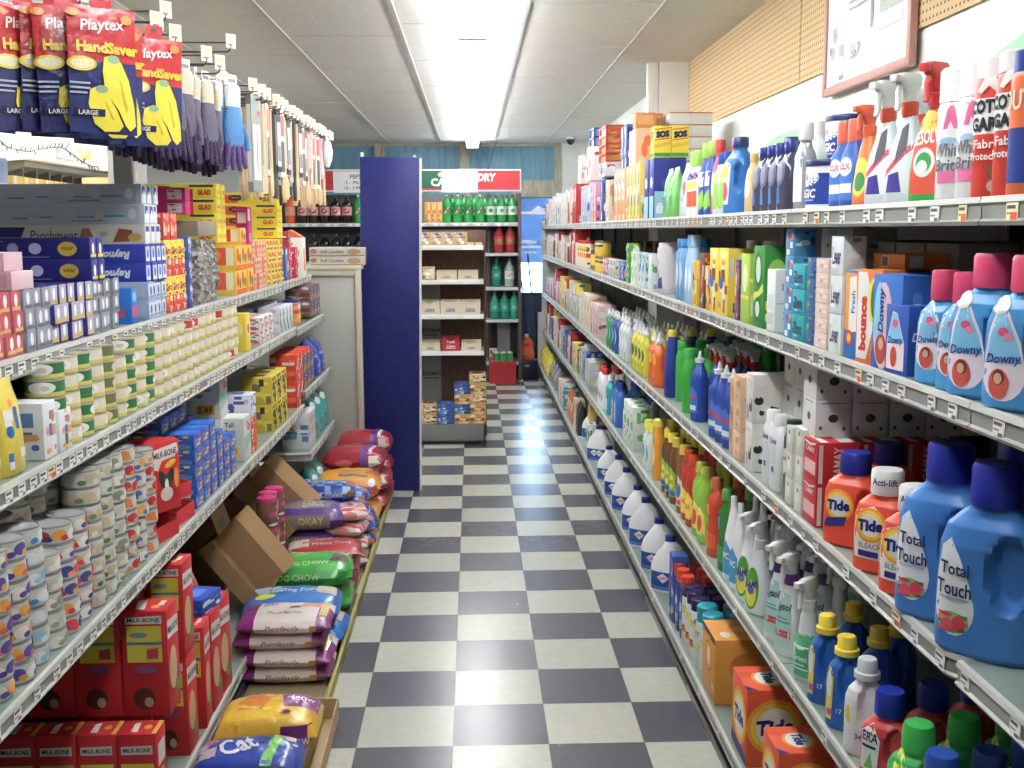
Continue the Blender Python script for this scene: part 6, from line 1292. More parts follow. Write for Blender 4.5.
lrow(CAN6, 2, 300, 3, 2, 'brown and blue can multipack, second centre shelf', 'multipack', group='can multipacks of the second centre shelf')
BBAG = soft_pack('blue_snack_bag', .16, .1, .17, '#2a4aa8', ['#4f78d0', '#e9ecf4', '#e8b06a'], 49)
one(BBAG, 'L', 2, 317, 'blue bag at the far end of the second centre shelf', 'bag')
# ---- third centre shelf: big stacks of dog food cans
def dogcan(c1, c2, c3, seed, r=.043, h=.0405):
    L = PI*r; ops = [('r', -L*.98, .004, L*.98, h-.004, '#cfcfc6')]
    q = random.Random(seed)
    for k in range(7):
        a = (-.9+k*.26)*L
        ops += [('e', a, .02+q.uniform(-.003, .003), .017, .012, q.choice([c1, c2, c3, '#e9e6dc', '#d9d6cc'])), ('e', a+.012, .013, .01, .006, q.choice([c1, c2, c3]))]
    b = can(r, h, ops, '#9da0a2'); return P(b.obj('dog_food_can', MK), 2*r, 2*r, h)
DC = [dogcan('#e8a53c', '#5a4aa0', '#d8604a', 1), dogcan('#3f9ac8', '#dfe6ea', '#8fc3d8', 2), dogcan('#c9c4b4', '#8a9a7a', '#e0dccb', 3), dogcan('#d8404a', '#e9a03c', '#4a4a9e', 4), dogcan('#5a8a4a', '#c9b99a', '#e0dfd6', 5), dogcan('#e8863c', '#d8a04a', '#c8323f', 6), dogcan('#4f74b8', '#e8a53c', '#c9c4b4', 7)]
DCN = ['orange and purple print', 'pale blue print', 'plain cream print', 'red and orange print', 'green print', 'orange print', 'blue and orange print']
x3 = LS[3][0]-.014-.0425; z3 = LS[3][1]+.0012
plan = [(2.03, 0, 7), (2.118, 0, 7), (2.206, 1, 7), (2.294, 2, 5), (2.382, 3, 6), (2.47, 3, 6), (2.558, 4, 8), (2.646, 4, 8), (2.734, 2, 8), (2.822, 5, 8), (2.91, 6, 7), (2.998, 5, 7)]
for c, (yy, k, n) in enumerate(plan):
    for t in range(n): place(DC[k], (x3+rnd.uniform(-.004, .004), yy, z3+t*.0407), PI/2+rnd.uniform(-1.5, 1.5), 'dog food can with '+DCN[k]+', front, '+ORD[c]+' stack'+which(0, 1, 0, 1, t, n), 'can', 'dog food cans, front stacks')
for c, (yy, k, n) in enumerate(((2.03, 2, 7), (2.118, 4, 7), (2.206, 0, 7), (2.294, 6, 7), (2.382, 4, 8), (2.47, 4, 8), (2.558, 2, 8), (2.646, 0, 8), (2.734, 3, 8), (2.822, 5, 8))):
    for t in range(n): place(DC[k], (x3-.09+rnd.uniform(-.004, .004), yy, z3+t*.0407), PI/2+rnd.uniform(-1.5, 1.5), 'dog food can with '+DCN[k]+', one row back, '+ORD[c]+' stack'+which(0, 1, 0, 1, t, n), 'can', 'dog food cans, second row')
# treat box and open red trays
TRT = carton('dog_treat_box', .12, .1, .2, '#d2202a', [('p', [(-.056, .13), (-.03, .12), (-.03, .145), (.04, .152), (.056, .165), (.05, .19), (-.02, .184), (-.054, .18)], '#efe9e2'), ('t', 'MILK-BONE', 0, .166, .018, '#28262c', .06, .095), ('e', .02, .134, .024, .009, '#f0c832', .3), ('e', -.012, .092, .014, .03, '#3a3634', .4), ('e', .016, .092, .014, .03, '#3a3634', -.4), ('e', .002, .08, .02, .026, '#4a4440'), ('e', .002, .074, .008, .02, '#efe9e2'), ('e', .0, .05, .026, .02, '#d9c8b8'), ('e', .042, .09, .009, .03, '#e8a03c')],
    [('p', [(-.046, .135), (-.02, .12), (-.02, .145), (.03, .15), (.046, .165), (.04, .19), (-.02, .18), (-.044, .18)], '#efe9e2'), ('t', 'MILK-BONE', 0, .165, .02, '#28262c', .08, .08), ('e', .02, .13, .02, .008, '#f0c832', .3), ('e', -.004, .085, .018, .028, '#3a3634'), ('e', -.004, .075, .008, .018, '#efe9e2'), ('e', -.006, .055, .022, .018, '#c9b8a8'), ('e', .032, .09, .008, .03, '#e8a03c')], [('r', -.05, .01, .05, .09, '#c41c26')])
one(TRT, 'L', 3, 162, 'red dog treat box with dog picture standing in front of the can stacks', 'box', z0=.078, rz=-.45, y=3.15)
def open_tray(name, w, d, h, col, inner='#b59a76', t=.003):
    b = MB(); b.box(-w/2, -d/2, 0, w/2, d/2, t, inner)
    for a in ((-w/2, -d/2, w/2, -d/2+t), (-w/2, d/2-t, w/2, d/2)): b.box(a[0], a[1], t, a[2], a[3], h if a[1] > 0 else h*.6, col)
    for a in ((-w/2, w/2-w+t), (w/2-t, w/2)): b.add([(a[0], -d/2+t, t), (a[1], -d/2+t, t), (a[1], d/2-t, t), (a[0], d/2-t, t), (a[0], -d/2+t, h*.6), (a[1], -d/2+t, h*.6), (a[1], d/2-t, h), (a[0], d/2-t, h)], [(0, 3, 2, 1), (4, 5, 6, 7), (0, 1, 5, 4), (2, 3, 7, 6), (0, 4, 7, 3), (1, 2, 6, 5)], col)
    # inside lining
    b.box(-w/2+t, d/2-2*t, t, w/2-t, d/2-t, h-.002, inner)
    return P(b.obj(name, MK), w, d, h)
RTR = open_tray('red_display_tray', .15, .2, .075, '#cf2430')
one(RTR, 'L', 3, 162, 'red open display tray under the dog treat box', 'tray', rz=-.25, y=3.12)
one(RTR, 'L', 3, 162, 'red open display tray lying beyond the dog treat box', 'tray', y=3.32, rz=-.1, z0=.0)
one(RTR, 'L', 3, 162, 'red open display tray resting across the other trays', 'tray', y=3.27, rz=-.3, z0=.079)
TRB2 = carton('dog_treat_box', .1, .1, .2, '#c8242c', [('r', -.04, .05, .04, .15, '#8a2a2a')], [('r', -.03, .02, .03, .15, '#5a2420')])
for i in range(3): place(TRB2, (-1.12, 2.98+i*.15, z3), PI/2, 'dark red treat box behind the cans'+which(i, 3, 0, 1, 0, 1), 'box', 'dark red treat boxes behind the cans', scale=(1, 1, 1.15))
BTIN = busy_carton('tuna_pack', .095, .095, .047, '#2162c4', ['#2a7ad8', '#e6d42c', '#1c4fa8', '#d8305a', '#3f96dc'], 53)
for c in range(6):
    for b_i in range(2):
        n = (6, 6, 6, 5, 4, 4)[c]-(0 if b_i else 1)
        for t in range(n): place(BTIN, (LS[3][0]-.014-.05-b_i*.1, 3.50+c*.1, z3+t*.0473), PI/2+rnd.uniform(-.05, .05), 'blue and yellow fish packet'+which(c, 6, b_i, 2, t, n), 'packet', 'blue and yellow fish packets')
KBB = carton('kitchen_bag_box', .13, .12, .165, '#dcdcd6', [('p', [(-.06, .03), (.06, .06), (.06, .1), (-.06, .09)], '#8fc9c0'), ('t', '25 Tall', -.01, .14, .016, '#4a4a55', 0, .1), ('e', .02, .12, .03, .014, '#d8708a')],
    [('t', '25 Tall', -.01, .14, .018, '#34343c', 0, .09), ('t', 'Kitchen', -.01, .115, .018, '#34343c', 0, .09), ('t', 'Bags', -.02, .09, .018, '#34343c', 0, .06), ('r', -.03, .02, .04, .055, '#f0c81c'), ('t', '5.49', .005, .037, .024, '#c8402c', 0, .06)], [('r', -.03, .01, .05, .1, '#e9e9e4')])
place(KBB, (LS[3][0]-.014-.06, yat(232, -.84, z3)+.07, z3), PI/2, 'white kitchen bag box with yellow price patch at the shelf edge', 'box')
for c in range(4):
    for t in range(2): place(KBB, (-.93-c*.125, 4.22, z3+t*.1655), PI/2, 'white kitchen bag box beyond the fish packets'+', '+['aisle side', 'second from the aisle', 'third from the aisle', 'fourth from the aisle'][c]+', '+('bottom' if t == 0 else 'top'), 'box', 'white kitchen bag boxes', scale=(1, 1, 1))
GLD = busy_carton('trash_bag_box', .11, .12, .07, '#e2542c', ['#f09a4a', '#f4e6d8', '#d8402c'], 55); GLW = busy_carton('trash_bag_box', .11, .12, .09, '#dfe0e8', ['#5a5aa8', '#f2f2f6', '#b5b8d0'], 57)
for t in range(2): place(GLD, (LS[3][0]-.014-.06, 4.36+.02, z3+t*.0705), PI/2, 'orange trash bag box beyond the kitchen bag box, '+('lower', 'upper')[t], 'box', 'orange trash bag boxes')
place(GLW, (LS[3][0]-.014-.06, 4.38, z3+.142), PI/2, 'white and violet trash bag box on the orange ones', 'box')
YDK = busy_carton('trash_bag_box', .12, .13, .12, '#d8c02c', ['#4a4438', '#f0e04a', '#8a7a5a', '#3a342c'], 59)
lrow(YDK, 3, 261, 3, 2, 'yellow and dark box, third centre shelf', 'box', group='yellow and dark boxes of the third centre shelf')
RDT = busy_carton('coffee_bag', .11, .13, .13, '#e0401f', ['#f06a3c', '#f2e6e0', '#c8301c'], 61)
lrow(RDT, 3, 286, 4, 2, 'red-orange coffee pack, third centre shelf', 'pack', group='red-orange coffee packs')
WBX = busy_carton('diaper_cream_box', .09, .12, .16, '#e3e6ee', ['#3f4f9e', '#f4f4f6', '#8fa0d0'], 63)
# far section shelves at other heights
def fput(p, y, z, xl, label, cat, group=None, n=1, nt=1, pitch=None):
    for i in range(n):
        for t in range(nt): place(p, (xl-.014-p.d/2, y+i*(pitch or p.w*1.05), z+.0012+t*p.h*1.003), PI/2, label+which(i, n, 0, 1, t, nt), cat, group)
fput(CAN6, 5.72, .815, -.772, 'brown and blue can multipack on the raised end shelf', 'multipack', 'can multipacks of the raised shelf', 3, 2)
BDP = soft_pack('diaper_pack', .2, .16, .2, '#2446b0', ['#5f8ae0', '#e9ecf6', '#7fb4ee'], 65)
fput(BDP, 6.25, .815, -.772, 'blue diaper pack on the raised end shelf', 'pack', 'blue diaper packs', 2, 1, .2)
WCT = busy_carton('wipes_box', .07, .14, .19, '#dfe3e8', ['#5f8ac0', '#f2f4f6', '#e0a03c'], 67)
fput(WCT, 5.72, .50, -.755, 'white wipes box on the low end shelf', 'box', 'white wipes boxes', 3, 1)
TDP = soft_pack('diaper_pack', .2, .16, .25, '#1fa39a', ['#7ad0c8', '#e8f0ee', '#e07a9a', '#3fb8b0'], 69)
fput(TDP, 6.04, .50, -.755, 'teal diaper pack on the low end shelf', 'pack', 'teal diaper packs', 3, 1, .2)
fput(TDP, 5.95, .12, -.74, 'teal diaper pack on the base deck by the blue panel', 'pack', 'teal diaper packs on the base deck', 2, 1, .21)
BVP = soft_pack('diaper_pack', .2, .16, .22, '#3a3f9e', ['#c8d0ec', '#5f6ac0', '#e9e4f0'], 70)
fput(BVP, 5.62, .12, -.74, 'blue-violet diaper pack on the base deck', 'pack')
# ---- base deck: red biscuit boxes
z4 = LS[4][1]+.0012
MBB = carton('dog_biscuit_box', .11, .1, .29, '#cf2029', [('p', [(-.05, .21), (.05, .2), (.05, .25), (-.05, .26)], '#e9e4de'), ('t', 'MILK-BONE', 0, .23, .02, '#2a2a30', -.05, .09), ('e', -.01, .12, .035, .06, '#d9b58a'), ('e', .02, .06, .02, .02, '#6aa04a')],
    [('p', [(-.04, .255), (.04, .255), (.04, .278), (-.04, .272)], '#e3dcd6'), ('t', 'MILK-BONE', 0, .266, .012, '#2a2a30', 0, .07), ('r', -.038, .15, .038, .25, '#d9cf2c'), ('r', -.038, .198, .038, .206, '#5f7a9a'), ('e', -.012, .225, .02, .008, '#7a9aa8'), ('p', [(.005, .16), (.03, .16), (.03, .19), (.005, .185)], '#c8404a'), ('e', .0, .13, .025, .012, '#8a4a86'), ('e', -.005, .05, .024, .03, '#5a3028'), ('e', .005, .04, .01, .014, '#b59a86')],
    [('p', [(-.04, .05), (.04, .06), (.03, .08), (-.04, .07)], '#efe9e4'), ('e', -.02, .03, .014, .01, '#f0a83c'), ('r', -.01, .015, .03, .028, '#e9e2dc')])
MBS = carton('dog_biscuit_box', .075, .24, .2, '#cf2029', [('r', -.03, .11, .03, .17, '#e9e4de'), ('e', 0, .06, .024, .04, '#d9b58a')],
    [('r', -.11, .004, .11, .125, '#d4ca2c'), ('r', -.11, .085, .11, .095, '#6f8aa8'), ('p', [(-.1, .15), (.1, .15), (.1, .18), (-.1, .175)], '#e3dcd6'), ('t', 'MILK-BONE', 0, .165, .018, '#2a2a30', 0, .15), ('r', .03, .01, .1, .07, '#c9b93a')], [('r', -.03, .03, .03, .1, '#e0352f'), ('r', .03, .0, .0375, .24, '#e0b83c'), ('r', -.02, .13, .02, .2, '#efe6e0')])
MBN = carton('dog_biscuit_box', .085, .10, .215, '#cf2029', [('r', -.03, .12, .03, .18, '#e9e4de'), ('e', 0, .06, .03, .05, '#d9b58a')],
    [('r', -.042, .0, .042, .135, '#d4ca2c'), ('r', -.042, .1, .042, .108, '#6f8aa8'), ('r', -.005, .01, .02, .09, '#b0a83a'), ('p', [(-.04, .16), (.04, .16), (.04, .185), (-.04, .182)], '#e3dcd6'), ('t', 'MILK-BONE', 0, .172, .012, '#2a2a30', 0, .07)],
    [('r', -.04, .0, .04, .012, '#e0b83c'), ('p', [(-.03, .05), (.03, .055), (.02, .07), (-.03, .068)], '#efe9e4'), ('e', .0, .03, .014, .01, '#f0a83c')])
# lower tier near the camera: narrow boxes side by side going back from the aisle
for c in range(6): place(MBN, (-.80-c*.103, 2.80, z4), PI/2, 'red biscuit box with yellow panel, lower tier, '+(['aisle side', 'second', 'third', 'fourth', 'fifth', 'sixth'][c]+(' from the aisle' if c else '')), 'box', 'red biscuit boxes, lower tier')
for c in range(5): place(MBB, (-.80-c*.125, 2.92, z4+.216), PI/2, 'tall red biscuit box, upper tier, '+(['aisle side', 'second', 'third', 'fourth', 'fifth'][c]+(' from the aisle' if c else '')), 'box', 'red biscuit boxes, upper tier', scale=(1, 1.2, 1))
for c in range(3):
    place(MBB, (-.80-c*.11, 3.13, z4), PI/2, 'tall red biscuit box in the second block, bottom, '+['aisle side', 'second from the aisle', 'third from the aisle'][c], 'box', 'red biscuit boxes, second block')
    place(MBB, (-.80-c*.11, 3.13, z4+.292), PI/2, 'tall red biscuit box in the second block, top, '+['aisle side', 'second from the aisle', 'third from the aisle'][c], 'box', 'red biscuit boxes, second block', scale=(1, 1, .95))
for c in range(3):
    place(MBB, (-.795, 3.30+c*.125, z4), PI/2+rnd.uniform(-.1, .1), 'red biscuit box along the base deck edge'+which(c, 3, 0, 1, 0, 1), 'box', 'red biscuit boxes along the edge', scale=(1, 1, 1.1))
BLX = busy_carton('cat_treat_box', .14, .1, .05, '#2a4fc0', ['#5f8ae8', '#e9ecf6', '#1c3a9a'], 71)
place(BLX, (-.80, 3.42, z4+.321), PI/2-.2, 'blue packet lying on the red biscuit boxes', 'packet')
ORBG = soft_pack('dog_treat_bag', .14, .07, .2, '#d9583c', ['#f0a08a', '#e9e4de', '#b5382a', '#e88a5c'], 73)
for c, (x_, y_, a_) in enumerate(((-.88, 3.62, .2), (-.90, 3.74, -.15), (-.95, 3.52, .1))): place(ORBG, (x_, y_, z4+.2), PI/2+a_, 'orange-red treat bag in the torn cardboard box, '+['camera end', 'window end', 'behind the others'][c], 'bag', 'orange-red treat bags', tilt=(-.3, 0))
# brown cardboard cases with flaps
def flap_case(w, d, h, lean):
    b = MB(); t = .004; c1, c2 = '#a8845a', '#8f6f4a'
    b.box(-w/2, -d/2, 0, w/2, d/2, t, c2)
    b.box(-w/2, d/2-t, t, w/2, d/2, h, c1); b.box(-w/2, -d/2, t, w/2, -d/2+t, h*.55, c1)
    b.box(-w/2, -d/2+t, t, -w/2+t, d/2-t, h*.8, c2); b.box(w/2-t, -d/2+t, t, w/2, d/2-t, h*.8, c2)
    root = b.obj('cardboard_case', MB_)
    f = MB()
    T = tr(0, d/2-t/2, h) @ Matrix.Rotation(lean, 4, 'X')
    f.box(-w/2, -t/2, 0, w/2, t/2, d*.55, c1, T=T); k = f.obj('flap', MB_)
    g = MB(); T = tr(-w/2, 0, h*.8) @ Matrix.Rotation(-.9, 4, 'Y'); g.box(-t/2, -d/2+.01, 0, t/2, d/2-.01, w*.35, c1, T=T)
    g.art(lambda u, v, l: tuple(T @ Vector((t/2+l, u, v))), [('r', -.06, .01, .04, w*.16, '#6f7a72')], step=9)
    return P(root, w, d, h, [k, g.obj('flap', MB_)])
CASE = flap_case(.34, .26, .3, -.6)
place(CASE, (-.90, 4.34, z4+.15), 0, 'brown cardboard case tipped toward the aisle behind the blue bags', 'cardboard case', tilt=(0, .9), scale=(.9, .9, .42))
place(CASE, (-.93, 3.86, z4), PI/2+.15, 'brown cardboard case standing behind the white and purple bags', 'cardboard case', scale=(.8, .9, .75))
place(CASE, (-.93, 5.25, z4+.17), 0, 'brown cardboard case tipped toward the aisle behind the purple bags', 'cardboard case', tilt=(0, .8), scale=(.95, 1, .45))
place(CASE, (-1.08, 4.75, z4), PI/2, 'brown cardboard case upright between the two tipped ones', 'cardboard case', scale=(1, .8, 1.3))
JAR = bottle('treat_jar', .085, .085, .13, '#8a5a4a', '#d8327a', [(0, .97), (.03, 1), (.9, 1), (1, .95)], (.04, .02), 2, [('b', -.06, .01, .06, .1, ['#c8327a', '#d9a08a', '#5a3a34', '#e9c8d0'], 10, 3)], MG, wrap=True)[0]
for c in range(3):
    for t in range(3): place(JAR, (-.80-(c % 2)*.01, 4.62+c*.09, z4+t*.1303), PI/2, 'treat jar with pink lid'+which(c, 3, 0, 1, t, 3), 'jar', 'treat jars with pink lids')
b = MB(); b.box(-.13, -.1, 0, .13, .1, .20, '#5a4a44', bev=.003); b.art(s_nx(.26), [('r', -.09, .02, .09, .19, '#4a3a36')])
DKB = P(b.obj('dark_carton', MK), .26, .2, .2)
for c, (x_, y_) in enumerate(((-1.18, 3.4), (-1.18, 5.0), (-1.18, 5.5), (-1.18, 3.65), (-1.12, 2.95))): place(DKB, (x_, y_, z4), PI/2, 'dark carton at the back of the base deck'+which(c, 5, 0, 1, 0, 1), 'carton', 'dark cartons at the back', scale=(1, .8, 1.6)) if y_ != 2.95 else None

# ------------------------------------------------------------------ hanging goods
def glove_pack():
    w, h = .142, .262
    b = MB(); nx, nz = 10, 14
    rr = random.Random(3)
    def P0(i, j, s_): 
        u = -w/2+w*i/nx; v = h*j/nz; e = min(i, nx-i)/(nx/2); f = min(j, nz-j)/(nz/2)
        t = .010*(e*f)**.45 if e*f > 0 else .0004
        return (u, s_*t+rr.uniform(-.0012, .0012)*(e*f > 0), v)
    for s_ in (-1, 1):
        vs = [P0(i, j, s_) for j in range(nz+1) for i in range(nx+1)]
        fs = [(j*(nx+1)+i, j*(nx+1)+i+1, (j+1)*(nx+1)+i+1, (j+1)*(nx+1)+i) for j in range(nz) for i in range(nx)]
        if s_ > 0: fs = [f[::-1] for f in fs]
        b.add(vs, fs, [('#c8242c' if f[0]//(nx+1) >= 8 else '#2c3470') for f in fs], True)
    def sf(s_):
        def f(u, v, l):
            e = max(0, 1-abs(u)/(w/2)); g = max(0, min(v, h-v)/(h/2)); return (u*s_ if s_ > 0 else u, -(s_)*(.0115*(e*g)**.45+.0012+l), v)
        return f
    G = '#f4e21c'
    ops = [('t', 'Playtex', .0, .222, .03, '#f0e6e4', .1, .12, .2, .02), ('t', 'HandSaver', .01, .178, .024, '#f2c21c', 0, .13, 0, .05), ('e', -.045, .142, .03, .015, '#f2d51c'), ('e', -.045, .142, .024, .01, '#f4ecc0'),
           ('p', [(-.004, .13), (.0, .158), (.016, .164), (.036, .15), (.052, .115), (.064, .06), (.067, .02), (.055, .008), (.044, .02), (.03, .05), (.0, .09)], G), ('p', [(-.034, .06), (-.03, .09), (-.01, .1), (.008, .08), (.026, .05), (.04, .018), (.03, .006), (.0, .004), (-.022, .02)], G), ('e', .02, .155, .013, .009, '#8fb48a'), ('e', -.006, .092, .013, .008, '#8fb48a'), ('p', [(.03, .12), (.036, .11), (.05, .05), (.044, .05)], '#d9b81c'), ('p', [(-.002, .07), (.004, .062), (.02, .03), (.014, .03)], '#d9b81c'),
           ('r', -.07, .1, -.03, .104, '#c3c8e0'), ('r', -.07, .09, -.03, .094, '#c3c8e0'), ('r', -.07, .08, -.036, .084, '#c3c8e0'), ('r', -.065, .035, .0, .05, '#1c2148'), ('t', 'LARGE', -.035, .042, .01, '#e9e9ee', 0, .05), ('e', .05, .24, .012, .01, '#f08a2c'), ('e', -.06, .245, .014, .008, '#f08a2c')]
    b.art(sf(1), ops)
    root = b.obj('rubber_glove_pack', MF)
    c = MB(); c.box(-.022, -.0008, h-.004, .022, .0008, h+.03, '#d8303a'); c.art(lambda u, v, l: (u, -.0008-l, v), [('e', 0, h+.018, .008, .006, '#59595c')], step=9)
    return P(root, w, .024, h, [c.obj('hanging_tab', MF)])
GP = glove_pack()
gi = 0
for k, (x_, y_, rz_, tl_) in enumerate(((-0.710, 2.475, .62, .02), (-0.765, 2.47, .5, -.03), (-0.815, 2.485, .72, .03), (-0.865, 2.47, .95, .0), (-0.910, 2.45, 1.1, -.04), (-0.950, 2.44, .9, .05),
                                   (-0.710, 2.86, .66, .03), (-0.755, 2.85, .8, -.04), (-0.800, 2.87, .6, .02), (-0.845, 2.86, .9, .03), (-0.765, 2.70, .55, .04), (-0.825, 2.69, .75, -.03), (-0.875, 2.70, .5, .02))):
    grp = 'first hook' if k < 6 else 'third hook' if k < 10 else 'second hook'
    kk = k if k < 6 else k-6 if k < 10 else k-10
    place(GP, (x_, y_, 1.83+rnd.uniform(-.006, .006)), rz_, 'red and yellow rubber glove pack on the '+grp+', '+ORD[kk]+' from its tip', 'glove pack', 'rubber glove packs', tilt=(tl_*.5, tl_))
def glove(cuff, palm, fing, ln=.27):
    b = MB()
    R = [(0, .013, .03, 2.2, 0, 0), (-.015, .016, .036, 2.2, 0, 0), (-ln*.25, .014, .034, 2.2, 0, 0), (-ln*.29, .014, .036, 2.2, 0, 0), (-ln*.45, .015, .044, 2.4, 0, 0), (-ln*.66, .014, .046, 2.6, 0, 0), (-ln*.7, .01, .04, 2.6, 0, 0)]
    cs = [cuff, cuff, cuff, palm, palm, palm, palm]
    b.loft([r+(c,) for r, c in zip(R, cs)][::-1], 18)
    for k, (yy, l_, sp) in enumerate(((-.034, .24, -.012), (-.012, .29, -.004), (.012, .3, .004), (.034, .27, .012))):
        e = ln*(.68+l_)
        b.tube([(0, yy*.9, -ln*.62), (.002, yy+sp*.3, -ln*.8), (.006, yy+sp, -e)], [.0115, .011, .008], fing, 10)
    b.tube([(0, .036, -ln*.45), (.004, .054, -ln*.6), (.008, .058, -ln*.74)], [.013, .012, .009], palm, 10)
    root = b.obj('work_glove', MW)
    c = MB(); c.box(-.001, -.024, .0, .001, .024, .035, '#e8e4da'); c.art(lambda u, v, l: (.001+l, u, v), [('r', -.018, .008, .018, .02, '#8a7f9a')], step=9)
    return P(root, .03, .1, ln, [c.obj('header_card', MK)])
GL1 = glove('#cfc2ac', '#6b6478', '#4a3f5c'); GL2 = glove('#dfe6ee', '#5a8fc8', '#6a548f', .3); GL3 = glove('#bfb6a6', '#4a4458', '#3a3048', .29)
k = 0
for yy in (3.16, 3.3, 3.44, 3.58, 3.72, 3.86):
    for xx in (-.775, -.83, -.885):
        pr = (GL1, GL3, GL1)[k % 3]
        place(pr, (xx, yy+rnd.uniform(-.012, .012), 2.085+rnd.uniform(-.008, .008)), rnd.uniform(-.5, .2), 'dark knitted work glove with beige cuff, '+ORD[(k//3)]+' hook of gloves, '+['at the tip', 'mid hook', 'toward the rail'][k % 3], 'glove', 'dark knitted work gloves', tilt=(0, rnd.uniform(-.05, .05))); k += 1
for c in range(4): place(GL2, (-.755-c*.04, 4.02+.03*c*(-1)**c, 2.12), -.3+rnd.uniform(-.3, .3), 'white, blue and purple knitted glove'+', '+ORD[c]+' from the hook tip', 'glove', 'blue and purple knitted gloves', tilt=(0, rnd.uniform(-.06, .06)))
# kitchen tools on cards
def spoon(col, ln=.3):
    b = MB(); b.tube([(0, 0, -.01), (0, 0, -ln*.6), (0, .0, -ln*.72)], [.006, .0065, .007], col, 8); b.loft([(-ln, .006, .018, 2, 0, 0), (-ln*.95, .007, .026, 2, 0, 0), (-ln*.83, .007, .028, 2, 0, 0), (-ln*.74, .006, .016, 2, 0, 0), (-ln*.69, .005, .007, 2, 0, 0)], 14, col)
    root = b.obj('kitchen_spoon', MK if col != '#3a3a3e' else MP); c = MB(); c.tube([(0, 0, -.012), (.0, .008, 0), (0, 0, .012), (0, -.008, 0), (0, 0, -.012)], .0016, '#b03a3a', 6)
    return P(root, .03, .06, ln, [c.obj('hanging_loop', MP)])
def card(name, w, h, col, ops, thick=.006):
    b = MB(); b.box(-thick/2, -w/2, -h, thick/2, w/2, 0, col); S1 = lambda u, v, l: (thick/2+l, u, v); S2 = lambda u, v, l: (-thick/2-l, -u, v)
    b.art(S1, ops, step=9); b.art(S2, ops, step=9)
    S3 = lambda u, v, l: (u, -w/2-l, v); b.art(S3, [('r', -thick*.4, -h*.9, thick*.4, -h*.1, '#f0eeea')], step=9)
    return P(b.obj(name, MK), thick, w, h)
SPW = spoon('#d8b98a'); SPB = spoon('#3a3a3e')
CD1 = card('hanging_tool_card', .085, .33, '#8f9490', [('r', -.03, -.29, .03, -.1, '#e9e9ec'), ('e', .02, -.06, .012, .01, '#d83a4a'), ('r', -.004, -.26, .004, -.12, '#c85a6a')], .02)
CD2 = card('hanging_tool_card', .05, .26, '#e6e2da', [('r', -.02, -.1, .02, -.02, '#c8505c'), ('r', -.018, -.24, .018, -.12, '#5a5a60')], .012)
CD3 = card('hanging_tool_card', .05, .24, '#2f3036', [('r', -.02, -.22, .02, -.05, '#e0dcd2'), ('r', -.016, -.2, .016, -.14, '#8a8a90')], .012)
CD4 = card('hanging_tool_card', .06, .2, '#d98aa0', [('r', -.02, -.18, .02, -.05, '#f0d8e0')], .012)
yy = 4.42; k = 0
seq = [CD1, SPW, SPW, CD2, SPW, SPB, CD3, CD2, SPW, CD3, CD2, SPB, SPW, CD3, CD2, CD3, SPW, CD4, CD2, SPW, CD2, SPW, CD4, SPW]
rowd = {id(CD1): 'grey card with a white-handled tool', id(SPW): 'pale wooden spoon', id(CD2): 'white and red tool card', id(SPB): 'black spoon', id(CD3): 'black tool card', id(CD4): 'pink tool card'}
for k, pr in enumerate(seq):
    yy = 4.42+k*.088
    for q in range(2 if pr in (SPW, SPB, CD3, CD2) else 1):
        place(pr, (-.76-q*.07, yy+q*.02, 2.14-rnd.uniform(0, .02)-(.01*q)), rnd.uniform(-.35, .1), rowd[id(pr)]+' hanging, place '+ORD[k]+' from the camera end, '+('tip', 'one back')[q], 'kitchen tool', 'kitchen tools on the overhead hooks', scale=1.25 if pr in (SPW, SPB) else 1.1)
b = MB(); b.loft([(0, .02, .055, 2.2, 0, 0), (-.05, .03, .07, 2.2, 0, 0), (-.1, .026, .06, 2, 0, 0), (-.14, .01, .03, 2, 0, 0)][::-1], 20, '#eef0ec')
b.loft([(0, .012, .03, 2.2, 0, 0), (.03, .006, .012, 2, 0, 0)], 14, '#cfe0e4')
o = b.obj('oven_mitt', MW); o.location = (-.735, 6.42, 2.11); tag(o, 'white quilted mitt at the far end of the overhead rail', 'mitt')
BBR = bottle('hanging_bottle', .05, .03, .2, '#c8d6e4', '#3a7ad0', 'flask', (.012, .04), 2.2, [])[0]
place(BBR, (-.775, 3.03, 1.9), 0, 'pale bottle with blue cap hanging behind the glove packs', 'bottle')

